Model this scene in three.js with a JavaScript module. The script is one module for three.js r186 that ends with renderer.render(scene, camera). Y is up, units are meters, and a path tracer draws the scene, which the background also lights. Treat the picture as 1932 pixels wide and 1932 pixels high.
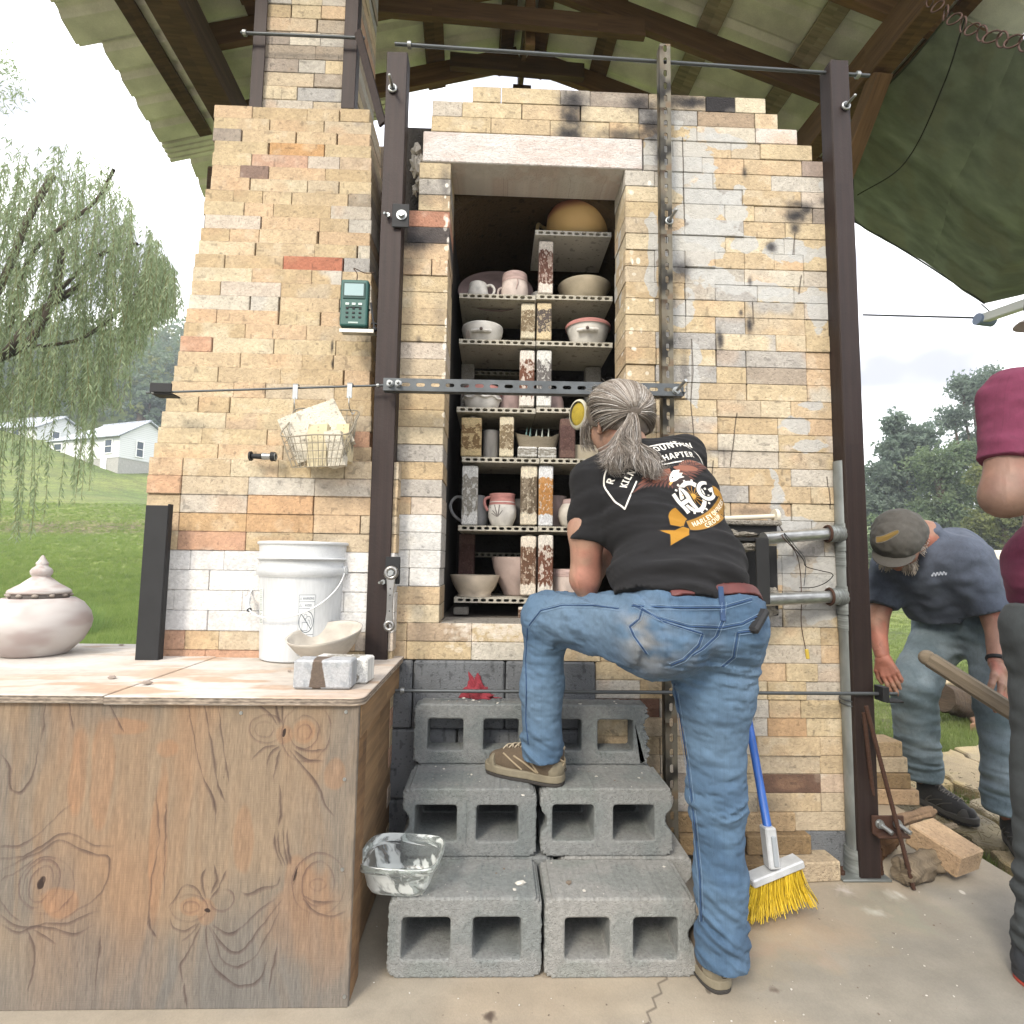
import * as THREE from 'three';
import { mergeGeometries, toCreasedNormals, mergeVertices } from 'three/addons/utils/BufferGeometryUtils.js';
import { RoundedBoxGeometry } from 'three/addons/geometries/RoundedBoxGeometry.js';
import { createNoise3D } from 'simplex-noise';

// ---------------------------------------------------------------- camera, sky, sun, exposure
const scene = new THREE.Scene();
const CF = 1060.6, CP = 0.0875, CY = 0.0309, CR = 0.0151, EYE = new THREE.Vector3(0, 1.0607, 0);
const camF = new THREE.Vector3(Math.sin(CY) * Math.cos(CP), Math.sin(CP), -Math.cos(CY) * Math.cos(CP));
const camR0 = new THREE.Vector3(Math.cos(CY), 0, Math.sin(CY));
const camU0 = new THREE.Vector3().crossVectors(camR0, camF);
const camR = camR0.clone().multiplyScalar(Math.cos(CR)).addScaledVector(camU0, Math.sin(CR));
const camU = camU0.clone().multiplyScalar(Math.cos(CR)).addScaledVector(camR0, -Math.sin(CR));
const camera = new THREE.PerspectiveCamera(2 * Math.atan(966 / CF) * 180 / Math.PI, 1, 0.05, 600);
camera.position.copy(EYE);
camera.quaternion.setFromRotationMatrix(new THREE.Matrix4().makeBasis(camR, camU, camF.clone().negate()));
scene.add(camera);

const renderer = new THREE.WebGLRenderer({ antialias: true });
renderer.toneMapping = THREE.LinearToneMapping;
renderer.toneMappingExposure = 3.1;
renderer.shadowMap.enabled = true;

// seeded noise
function rng(seed) { let s = seed | 0; return () => { s = (s + 0x6d2b79f5) | 0; let t = Math.imul(s ^ (s >>> 15), 1 | s); t = (t + Math.imul(t ^ (t >>> 7), 61 | t)) ^ t; return ((t ^ (t >>> 14)) >>> 0) / 4294967296; }; }
const n3 = createNoise3D(rng(11));
function hash(x, y, s) { let h = Math.imul(x, 374761393) ^ Math.imul(y, 668265263) ^ Math.imul(s, 1274126177); h = Math.imul(h ^ (h >>> 13), 1274126177); return ((h ^ (h >>> 16)) >>> 0) / 4294967296; }
function vn(x, y, s = 0, per = 0) {                       // value noise 0..1, periodic when per > 0
  let x0 = Math.floor(x), y0 = Math.floor(y); const fx = x - x0, fy = y - y0, a = fx * fx * (3 - 2 * fx), b = fy * fy * (3 - 2 * fy);
  let x1 = x0 + 1, y1 = y0 + 1;
  if (per) { x0 = ((x0 % per) + per) % per; x1 = ((x1 % per) + per) % per; y0 = ((y0 % per) + per) % per; y1 = ((y1 % per) + per) % per; }
  const p = hash(x0, y0, s), q = hash(x1, y0, s), r = hash(x0, y1, s), t = hash(x1, y1, s);
  return p + (q - p) * a + (r - p) * b + (p - q - r + t) * a * b;
}
function fbm(x, y, s = 0, o = 4, per = 0) { let v = 0, a = 0.5, n = 0; for (let i = 0; i < o; i++) { v += a * vn(x, y, s + i * 17, per); n += a; a *= 0.5; x *= 2; y *= 2; per *= 2; } return v / n; }
const clamp = (x, a = 0, b = 1) => Math.min(b, Math.max(a, x)), lerp = (a, b, t) => a + (b - a) * t, smooth = (a, b, x) => { const t = clamp((x - a) / (b - a)); return t * t * (3 - 2 * t); };
const mixc = (a, b, t) => [lerp(a[0], b[0], t), lerp(a[1], b[1], t), lerp(a[2], b[2], t)];
const V = (x, y, z) => new THREE.Vector3(x, y, z);

{ // overcast sky: bright, milky, with soft grey-violet cloud bellies low down
  const W = 1024, H = 512, d = new Float32Array(W * H * 4);
  for (let j = 0; j < H; j++) for (let i = 0; i < W; i++) {
    const lat = ((j + 0.5) / H - 0.5) * Math.PI, lon = ((i + 0.5) / W - 0.5) * 2 * Math.PI;
    const y = Math.sin(lat), x = Math.cos(lat) * Math.cos(lon), z = Math.cos(lat) * Math.sin(lon);
    const k = 2.4 / (Math.max(y, 0) + 0.35), c1 = 0.5 + 0.5 * n3(x * k + 9.4, z * k + 1.3, 0.7), c2 = 0.5 + 0.5 * n3(x * k * 2.6 + 6.3, z * k * 2.6, y * 3 + 5), c3 = 0.5 + 0.5 * n3(x * k * 6, z * k * 6, 9);
    const cl = smooth(0.4, 0.72, c1 * 0.62 + c2 * 0.28 + c3 * 0.1);
    let L = lerp(0.62, 1.2, smooth(-0.05, 0.8, y)) * lerp(1.15, 0.34, cl);
    if (y < 0) L = 0.3;
    const o = (j * W + i) * 4;
    d[o] = L * lerp(1, 0.95, cl); d[o + 1] = L * lerp(1, 0.965, cl); d[o + 2] = L * lerp(1.02, 1.1, cl); d[o + 3] = 1;
  }
  const t = new THREE.DataTexture(d, W, H, THREE.RGBAFormat, THREE.FloatType);
  t.mapping = THREE.EquirectangularReflectionMapping; t.magFilter = THREE.LinearFilter; t.needsUpdate = true;
  scene.background = t; scene.environment = t;
}
const sun = new THREE.DirectionalLight(0xfff4e2, 1.2);
sun.position.set(-6, 11, 9); sun.target.position.set(0.3, 1, -2);
sun.shadow.radius = 26; sun.castShadow = true;
Object.assign(sun.shadow.camera, { left: -14, right: 14, top: 14, bottom: -14, near: 0.5, far: 60 });
sun.shadow.mapSize.set(2048, 2048);
scene.add(sun, sun.target);

// ---------------------------------------------------------------- helpers
// a point of the picture (1932-pixel grid) carried along its sight line onto a plane of the place
function ray(px, py) { return camF.clone().addScaledVector(camR, (px - 966) / CF).addScaledVector(camU, -(py - 966) / CF); }
const atZ = (px, py, z) => { const d = ray(px, py); return EYE.clone().addScaledVector(d, z / d.z); };
const atY = (px, py, y) => { const d = ray(px, py); return EYE.clone().addScaledVector(d, (y - EYE.y) / d.y); };
const atX = (px, py, x) => { const d = ray(px, py); return EYE.clone().addScaledVector(d, x / d.x); };

const counts = {};
function numbered(n) { const k = counts[n] = (counts[n] ?? -1) + 1; return k ? n + '_' + String(k).padStart(3, '0') : n; }
function tag(o, label, category, group) { Object.assign(o.userData, { label, category }); if (group) o.userData.group = group; return o; }
function thing(name, label, category, pos, group) {
  const o = new THREE.Group(); o.name = numbered(name); scene.add(o); if (pos) o.position.copy(pos);
  return tag(o, label, category, group);
}
function solo(name, geo, mat, label, category, group) { const m = new THREE.Mesh(geo, mat); m.name = numbered(name); scene.add(m); return tag(m, label, category, group); }
function part(name, geo, mat, parent, label) { const m = new THREE.Mesh(geo, mat); m.name = name; parent.add(m); if (label) m.userData.label = label; return m; }
function structure(name, geo, mat) { const m = new THREE.Mesh(geo, mat); m.name = numbered(name); m.userData.kind = 'structure'; scene.add(m); return m; }
function sub(name, parent) { const g = new THREE.Group(); g.name = name; parent.add(g); return g; }

const clean = (g) => { g = g.index ? g.toNonIndexed() : g; for (const k of Object.keys(g.attributes)) if (!['position', 'normal', 'uv'].includes(k)) g.deleteAttribute(k); if (!g.attributes.uv) g.setAttribute('uv', new THREE.BufferAttribute(new Float32Array(g.attributes.position.count * 2), 2)); if (!g.attributes.normal) g.computeVertexNormals(); return g; };
const merge = (list) => mergeGeometries(list.map(clean));
const tf = (g, p = [0, 0, 0], r = [0, 0, 0], s = [1, 1, 1]) => g.applyMatrix4(new THREE.Matrix4().compose(V(...p), new THREE.Quaternion().setFromEuler(new THREE.Euler(...r)), V(...s)));
// a box with chamfered edges (44 triangles), uv in metres
function cbox(w, h, d, c = 0.004) {
  const X = w / 2, Y = h / 2, Z = d / 2; c = Math.min(c, X * 0.9, Y * 0.9, Z * 0.9); const pos = [];
  const P = (sx, sy, sz, k) => [sx * (k === 0 ? X : X - c), sy * (k === 1 ? Y : Y - c), sz * (k === 2 ? Z : Z - c)];
  const quad = (a, b, e, f) => { const n = V(...b).sub(V(...a)).cross(V(...e).sub(V(...a))), m = V(...a).add(V(...e)); if (n.dot(m) < 0) pos.push(...a, ...e, ...b, ...a, ...f, ...e); else pos.push(...a, ...b, ...e, ...a, ...e, ...f); };
  for (const s of [-1, 1]) { quad(P(s, -1, -1, 0), P(s, 1, -1, 0), P(s, 1, 1, 0), P(s, -1, 1, 0)); quad(P(-1, s, -1, 1), P(1, s, -1, 1), P(1, s, 1, 1), P(-1, s, 1, 1)); quad(P(-1, -1, s, 2), P(1, -1, s, 2), P(1, 1, s, 2), P(-1, 1, s, 2)); }
  for (const s of [-1, 1]) for (const t of [-1, 1]) { quad(P(s, t, -1, 0), P(s, t, 1, 0), P(s, t, 1, 1), P(s, t, -1, 1)); quad(P(s, -1, t, 0), P(s, 1, t, 0), P(s, 1, t, 2), P(s, -1, t, 2)); quad(P(-1, s, t, 1), P(1, s, t, 1), P(1, s, t, 2), P(-1, s, t, 2)); }
  for (const s of [-1, 1]) for (const t of [-1, 1]) for (const u of [-1, 1]) { const a = P(s, t, u, 0), b = P(s, t, u, 1), e = P(s, t, u, 2); if (V(...b).sub(V(...a)).cross(V(...e).sub(V(...a))).dot(V(...a)) < 0) pos.push(...a, ...e, ...b); else pos.push(...a, ...b, ...e); }
  const g = new THREE.BufferGeometry(); g.setAttribute('position', new THREE.Float32BufferAttribute(pos, 3)); g.computeVertexNormals(); return boxUV(g);
}
function boxUV(g, k = 1, ox = 0, oy = 0) { // uv in metres from the face's main axis
  const p = g.attributes.position, n = g.attributes.normal, uv = new Float32Array(p.count * 2);
  for (let i = 0; i < p.count; i++) {
    const ax = Math.abs(n.getX(i)), ay = Math.abs(n.getY(i)), az = Math.abs(n.getZ(i)), x = p.getX(i), y = p.getY(i), z = p.getZ(i);
    const [u, v] = az >= ax && az >= ay ? [x, y] : ax >= ay ? [z, y] : [x, z];
    uv[i * 2] = u * k + ox; uv[i * 2 + 1] = v * k + oy;
  }
  g.setAttribute('uv', new THREE.BufferAttribute(uv, 2)); return g;
}
const bx = (w, h, d, x = 0, y = 0, z = 0, c = 0.003) => cbox(w, h, d, c).translate(x, y, z);
function bar(a, b, w, h, c = 0.003, roll = 0) { // a chamfered beam between two points, w across, h in its own up direction
  const L = a.distanceTo(b), g = cbox(L, h, w, c), x = b.clone().sub(a).normalize();
  let z = new THREE.Vector3().crossVectors(x, Math.abs(x.y) > 0.98 ? V(0, 0, -1) : V(0, 1, 0)).normalize(); const y = new THREE.Vector3().crossVectors(z, x);
  if (roll) { const q = new THREE.Quaternion().setFromAxisAngle(x, roll); z.applyQuaternion(q); y.applyQuaternion(q); }
  return g.applyMatrix4(new THREE.Matrix4().makeBasis(x, y, z).setPosition(a.clone().add(b).multiplyScalar(0.5)));
}
function rod(a, b, r, seg = 10) { const L = a.distanceTo(b); return new THREE.CylinderGeometry(r, r, L, seg).applyMatrix4(new THREE.Matrix4().compose(a.clone().add(b).multiplyScalar(0.5), new THREE.Quaternion().setFromUnitVectors(V(0, 1, 0), b.clone().sub(a).normalize()), V(1, 1, 1))); }
const tube = (pts, r, n = 24, k = 6, closed = false) => new THREE.TubeGeometry(new THREE.CatmullRomCurve3(pts, closed), n, r, k, closed);
const lathe = (pts, seg = 40) => new THREE.LatheGeometry(pts.map(([x, y]) => new THREE.Vector2(x, y)), seg);
const soft = (g, a = 0.6) => toCreasedNormals(g, a);

// textures
function tex(w, h, fn, srgb = true) {
  const d = new Uint8Array(w * h * 4);
  for (let y = 0; y < h; y++) for (let x = 0; x < w; x++) { const c = fn(x / w, y / h, x, y), o = (y * w + x) * 4; d[o] = clamp(c[0], 0, 255); d[o + 1] = clamp(c[1] ?? c[0], 0, 255); d[o + 2] = clamp(c[2] ?? c[0], 0, 255); d[o + 3] = 255; }
  const t = new THREE.DataTexture(d, w, h); t.magFilter = THREE.LinearFilter; t.wrapS = t.wrapT = THREE.RepeatWrapping; if (srgb) t.colorSpace = THREE.SRGBColorSpace; t.needsUpdate = true; return t;
}
function canvasTex(w, h, draw) { const c = document.createElement('canvas'); c.width = w; c.height = h; const x = c.getContext('2d'); draw(x, w, h, c); const t = new THREE.CanvasTexture(c); t.colorSpace = THREE.SRGBColorSpace; t.magFilter = THREE.LinearFilter; t.needsUpdate = true; return t; }
const rep = (t, u, v = u) => { const c = t.clone(); c.wrapS = c.wrapT = THREE.RepeatWrapping; c.repeat.set(u, v); c.needsUpdate = true; return c; };
const std = (o) => new THREE.MeshStandardMaterial({ roughness: 0.85, ...o });
const g8 = (v) => [v * 255, v * 255, v * 255];

// fine tileable relief and tone shared by many surfaces
const T_grain = tex(256, 256, (u, v) => g8(0.25 + 0.5 * fbm(u * 24, v * 24, 3, 4, 24) + 0.25 * (hash(Math.floor(u * 256), Math.floor(v * 256), 5))), false);
const T_pits = tex(512, 512, (u, v, x, y) => { const a = fbm(u * 64, v * 64, 21, 3, 64), p = smooth(0.68, 0.78, vn(u * 90, v * 90, 4, 90)); return g8(0.35 + 0.5 * a - 0.35 * p); }, false);
const tone = (s, amp, f = 6) => tex(256, 256, (u, v, x, y) => { const k = 1 + amp * (fbm(u * f, v * f, s, 5, f) - 0.5) * 2 + amp * 0.35 * (hash(x, y, s) - 0.5); return [235 * k, 235 * k, 235 * k]; });
const T_tone = tone(31, 0.16), T_speck = tex(256, 256, (u, v, x, y) => { const k = 0.92 + 0.16 * (fbm(u * 10, v * 10, 8, 4, 10) - 0.5) - (hash(x, y, 77) > 0.985 ? 0.3 : 0) - (vn(u * 60, v * 60, 9, 60) > 0.86 ? 0.18 : 0); return [250 * k, 250 * k, 250 * k]; });

const M = {
  blackSteel: std({ color: 0x2a2421, roughness: 0.62, metalness: 0.35, map: rep(T_tone, 3), bumpMap: rep(T_grain, 5), bumpScale: 0.0006 }),
  greySteel: std({ color: 0x5a5e60, roughness: 0.5, metalness: 0.6, map: rep(T_tone, 4) }),
  zinc: std({ color: 0xa9acab, roughness: 0.38, metalness: 0.8, map: rep(T_tone, 4) }),
  dark: std({ color: 0x14120f, roughness: 1 }),
  black: std({ color: 0x17181a, roughness: 0.7, map: rep(T_tone, 5) }),
  rust: std({ color: 0x4a3226, roughness: 0.85, metalness: 0.3, map: rep(T_tone, 8) }),
};
// ---------------------------------------------------------------- ground
const prof = [[-60, -0.13], [9, -0.13], [14, 0.25], [24, 1.95], [25.6, 2.55], [60, 10.9], [75, 15], [120, 40], [190, 50], [260, 50]];
function interp(t, x) { if (x <= t[0][0]) return t[0][1]; for (let i = 1; i < t.length; i++) if (x < t[i][0]) return lerp(t[i - 1][1], t[i][1], (x - t[i - 1][0]) / (t[i][0] - t[i - 1][0])); return t[t.length - 1][1]; }
function groundY(x, z) {
  const D = -z; if (D < 5) return -0.13 + (Math.abs(x) > 2.4 ? 0.02 * n3(x * 0.7, z * 0.7, 2) : 0);
  const k = smooth(-0.2, -0.5, x / D);
  const left = interp(prof, D) - 0.22 * (x + 44) * smooth(30, 58, D) * smooth(110, 60, D), right = -0.13 + interp([[0, 0], [38, 0], [60, 1.5], [120, 12], [260, 20]], D);
  return lerp(right, left, k) + 0.05 * n3(x * 0.25, z * 0.25, 4) * smooth(5, 14, D);
}
{
  const NX = 190, NZ = 210, pos = [], col = [], uv = [], idx = [];
  const sx = (t) => Math.sign(t) * Math.pow(Math.abs(t), 2.2) * 190, sz = (t) => -(Math.pow(t, 2.0) * 250 - 25);
  for (let j = 0; j <= NZ; j++) for (let i = 0; i <= NX; i++) {
    const x = sx(i / NX * 2 - 1), z = sz(j / NZ), y = groundY(x, z), D = -z; pos.push(x, y, z); uv.push(x / 3, z / 3);
    const b = fbm(x * 0.22 + 50, z * 0.22 + 90, 6, 4), c = fbm(x * 1.1, z * 1.1, 12, 3);
    let g = mixc([0.16, 0.245, 0.05], [0.25, 0.315, 0.085], smooth(0.35, 0.7, b)); g = mixc(g, [0.2, 0.2, 0.07], 0.35 * smooth(0.55, 0.75, c));
    if (x < -4) g = mixc(g, [0.26, 0.21, 0.15], 0.85 * smooth(1.6, 0.3, Math.abs(D - 24.9 + 1.2 * n3(x * 0.2, 1, 1))) );
    if (z > 0.5) g = mixc(g, [0.38, 0.35, 0.31], 0.9 * smooth(1.2, 2.6, z) * smooth(26, 16, Math.hypot(x, z)));
    if (x > 1.5 && D < 6) g = mixc(g, [0.23, 0.2, 0.14], 0.6 * smooth(0.4, 0.62, c));
    col.push(...g);
  }
  for (let j = 0; j < NZ; j++) for (let i = 0; i < NX; i++) { const a = j * (NX + 1) + i, b = a + 1, c = a + NX + 1, d = c + 1; idx.push(a, b, c, b, d, c); }
  const g = new THREE.BufferGeometry(); g.setAttribute('position', new THREE.Float32BufferAttribute(pos, 3)); g.setAttribute('color', new THREE.Float32BufferAttribute(col, 3)); g.setAttribute('uv', new THREE.Float32BufferAttribute(uv, 2)); g.setIndex(idx); g.computeVertexNormals();
  const gt = tex(512, 512, (u, v, x, y) => { const k = 0.72 + 0.5 * (fbm(u * 40, v * 40, 14, 4, 40) - 0.5) + 0.35 * (fbm(u * 8, v * 8, 15, 3, 8) - 0.5) + 0.2 * (hash(x, y, 3) - 0.5); return [255 * k, 250 * k, 225 * k]; });
  structure('ground', g, std({ map: gt, vertexColors: true, roughness: 1, bumpMap: rep(T_pits, 1), bumpScale: 0.03 }));
}
const SLAB_R = 1.82;
{ // poured concrete floor, dusty and stained
  const x0 = -3.4, x1 = SLAB_R, z0 = -4.4, z1 = 2.2, W = x1 - x0, D = z1 - z0;
  const r = rng(5), spots = []; for (let i = 0; i < 260; i++) spots.push([r(), r(), 0.001 + 0.004 * r() * r(), r()]);
  const t = canvasTex(2048, 2048, (c, w, h) => {
    const im = c.createImageData(w, h), d = im.data;
    for (let y = 0; y < h; y++) for (let x = 0; x < w; x++) {
      const X = x0 + x / w * W, Z = z0 + y / h * D, a = fbm(X * 1.3, Z * 1.3, 41, 5), b = fbm(X * 0.7 + 9, Z * 2.2, 42, 4), e = fbm(X * 14, Z * 14, 43, 3), st = fbm(X * 3 + Z, Z * 26, 44, 3);
      let q = mixc([178, 168, 152], [196, 182, 160], smooth(0.35, 0.65, a)); q = mixc(q, [150, 148, 142], 0.55 * smooth(0.5, 0.7, b)); q = mixc(q, [201, 178, 150], 0.35 * smooth(0.55, 0.75, fbm(X * 2.2, Z * 2.2, 45, 3)));
      const k = 0.9 + 0.13 * e + 0.07 * (st - 0.5) + 0.05 * (hash(x, y, 2) - 0.5); const o = (y * w + x) * 4; d[o] = q[0] * k; d[o + 1] = q[1] * k; d[o + 2] = q[2] * k; d[o + 3] = 255;
    }
    c.putImageData(im, 0, 0);
    const P = (X, Z) => [(X - x0) / W * w, (Z - z0) / D * h];
    for (const s of spots) { c.fillStyle = s[3] > 0.55 ? 'rgba(235,230,220,.75)' : 'rgba(70,62,54,.5)'; c.beginPath(); c.ellipse(s[0] * w, s[1] * h, s[2] * w * 0.5, s[2] * w * 0.35, s[3] * 6, 0, 7); c.fill(); }
    const blot = (px, py, rx, rz, col) => { const p = atY(px, py, 0), [u, v] = P(p.x, p.z); for (let k = 0; k < 14; k++) { c.fillStyle = col; c.beginPath(); c.ellipse(u + (r() - 0.5) * rx * w / W, v + (r() - 0.5) * rz * h / D, rx * w / W * (0.3 + 0.4 * r()), rz * h / D * (0.3 + 0.4 * r()), r() * 3, 0, 7); c.fill(); } };
    blot(922, 1917, 0.02, 0.014, 'rgba(92,80,68,.28)'); blot(1460, 1867, 0.018, 0.01, 'rgba(92,80,68,.12)'); blot(1690, 1690, 0.05, 0.02, 'rgba(240,236,230,.12)'); blot(1650, 1720, 0.05, 0.02, 'rgba(240,236,230,.12)'); blot(1590, 1680, 0.06, 0.015, 'rgba(240,236,230,.1)');
    blot(1450, 1760, 0.3, 0.14, 'rgba(205,160,130,.05)'); blot(1700, 1730, 0.3, 0.14, 'rgba(150,146,142,.06)');
    c.strokeStyle = 'rgba(70,60,52,.55)'; c.lineWidth = 1.6; c.beginPath(); for (let k = 0; k < 12; k++) { const p = atY(1255 - k * 3.4 + 8 * Math.sin(k * 2.1), 1838 + k * 9, 0), [u, v] = P(p.x, p.z); k ? c.lineTo(u, v) : c.moveTo(u, v); } c.stroke();
  });
  const g = cbox(W, 0.22, D, 0.008).translate((x0 + x1) / 2, -0.11, (z0 + z1) / 2), p = g.attributes.position, uv = g.attributes.uv;
  for (let i = 0; i < p.count; i++) uv.setXY(i, (p.getX(i) - x0) / W, 1 - (p.getZ(i) - z0) / D);
  structure('concrete_floor', g, std({ map: t, roughness: 0.9, color: 0xccccca, bumpMap: rep(T_grain, 17, 19), bumpScale: 0.0012 }));
}
// loose white crumbs and grit lying about, each a small faceted chip
function chip(r, s) { const g = new THREE.IcosahedronGeometry(s, 0), p = g.attributes.position; for (let i = 0; i < p.count; i++) { const k = 0.7 + 0.6 * hash(Math.round(p.getX(i) * 1e4 / s), Math.round(p.getZ(i) * 1e4 / s) + Math.round(p.getY(i) * 1e4 / s) * 7, Math.floor(r * 1e6)); p.setXYZ(i, p.getX(i) * k * 1.3, p.getY(i) * k * 0.55, p.getZ(i) * k); } g.computeVertexNormals(); return boxUV(g); }
const M_chip = std({ color: 0xb5b1a8, roughness: 1 }), M_grit = std({ color: 0x6b6054, roughness: 1 });
{
  const r = rng(91), a = [], b = [];
  for (let i = 0; i < 170; i++) { const px = 700 + r() * 1200, py = 1660 + r() * 270, p = atY(px, py, 0); if (p.x > SLAB_R - 0.02 || (p.z > -1.54 && p.z < -1.3 && false)) continue; if (p.x > -0.27 && p.x < 0.57 && p.z < -1.5) continue; const s = 0.001 + 0.0022 * r() ** 3; (r() > 0.6 ? a : b).push(tf(chip(r(), s), [p.x, s * 0.5, p.z], [0, r() * 6, 0])); }
  const m = new THREE.Group(); m.name = 'floor_crumbs'; m.userData = { kind: 'stuff', label: 'pale and dark crumbs scattered over the concrete floor', category: 'crumbs' }; scene.add(m);
  part('pale_crumbs', merge(a), M_chip, m); part('dark_crumbs', merge(b), M_grit, m);
}
{ // flagstones beyond the slab
  const cr9 = (X, Y) => [1275 + 0.34 * X, 1275 + 0.34 * Y];
  const polys = [
    [[1415, 435], [1545, 412], [1700, 500], [1835, 600], [1845, 632], [1690, 645], [1560, 590], [1440, 520]],
    [[1560, 400], [1700, 388], [1800, 430], [1990, 470], [1990, 560], [1800, 545], [1650, 465]],
    [[1200, 700], [1500, 690], [1640, 745], [1790, 835], [1890, 900], [1800, 960], [1700, 935], [1560, 850], [1300, 800]],
    [[1640, 690], [1800, 672], [1990, 690], [1990, 800], [1830, 820], [1700, 745]],
    [[1405, 535], [1520, 592], [1425, 628], [1180, 640], [1180, 590]],
    [[1745, 965], [1990, 980], [1990, 1120], [1900, 1080], [1810, 1020]],
    [[1850, 580], [1990, 575], [1990, 660], [1860, 650]],
    [[1415, 12], [1560, 8], [1555, 34], [1420, 40]], [[1530, 82], [1690, 95], [1735, 140], [1725, 178], [1570, 168]], [[1640, 232], [1720, 228], [1730, 262], [1650, 268]],
  ];
  const root = new THREE.Group(); root.name = 'flagstone_path'; root.userData.kind = 'structure'; scene.add(root);
  const tints = [0xb9ab90, 0xb0a58f, 0x8f897b, 0xa9a08c, 0xaea288, 0xa59a86, 0xb3a68c, 0xb8ab94, 0xb5a891, 0x9b7a66];
  const ft = tex(512, 512, (u, v, x, y) => { const a = fbm(u * 5, v * 5, 61, 5, 5), b = fbm(u * 22, v * 22, 62, 4, 22); let q = mixc([225, 218, 205], [255, 244, 214], smooth(0.4, 0.65, a)); q = mixc(q, [190, 190, 150], 0.35 * smooth(0.58, 0.75, b)); const k = 0.85 + 0.2 * b + 0.08 * (hash(x, y, 4) - 0.5); return [q[0] * k, q[1] * k, q[2] * k]; });
  polys.forEach((pl, i) => {
    const pts = pl.map(([X, Y]) => atY(...cr9(X, Y), -0.07)), pc = pts.reduce((a, p) => a.add(p), V(0, 0, 0)).divideScalar(pts.length), c2 = [];
    pts.forEach((p, k) => { const q = pts[(k + 1) % pts.length]; for (let s = 0; s < 4; s++) { const m = p.clone().lerp(q, s / 4), n = 0.018 * n3(m.x * 7, m.z * 7, i); c2.push(new THREE.Vector2(Math.max(SLAB_R + 0.015, m.x + n + (pc.x - m.x) * 0.02), -(m.z + n + (pc.z - m.z) * 0.02))); } });
    const g = new THREE.ExtrudeGeometry(new THREE.Shape(c2), { depth: 0.06, bevelEnabled: true, bevelThickness: 0.008, bevelSize: 0.008, bevelSegments: 1, curveSegments: 2 }).rotateX(-Math.PI / 2);
    part('flagstone', boxUV(clean(g)).translate(0, -0.135, 0), std({ color: tints[i], map: ft, roughness: 0.95, bumpMap: rep(T_pits, 3), bumpScale: 0.006 }), root);
  });
}
// ---------------------------------------------------------------- shed roof over the kiln
const woodTex = tex(512, 512, (u, v, x, y) => { const s = fbm(u * 3, v * 60, 71, 4, 60), b = fbm(u * 2, v * 6, 72, 4, 6), f = fbm(u * 12, v * 160, 73, 2, 160); const k = 0.72 + 0.35 * s + 0.25 * (b - 0.5) + 0.15 * (f - 0.5); return [255 * k, 246 * k, 232 * k]; });
const M_wood = [0x6f563c, 0x654f3a, 0x7a6044, 0x584636].map((c) => std({ color: c, map: woodTex, roughness: 0.9, bumpMap: rep(T_grain, 2, 14), bumpScale: 0.002 }));
const M_greyWood = std({ color: 0x9b9384, map: woodTex, roughness: 0.95, bumpMap: rep(T_grain, 2, 14), bumpScale: 0.002 });
const RA = 0.05, RIDGE = 4.6, RS = 0.31, ROOF_F = -1.55, ROOF_B = -4.02;
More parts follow.
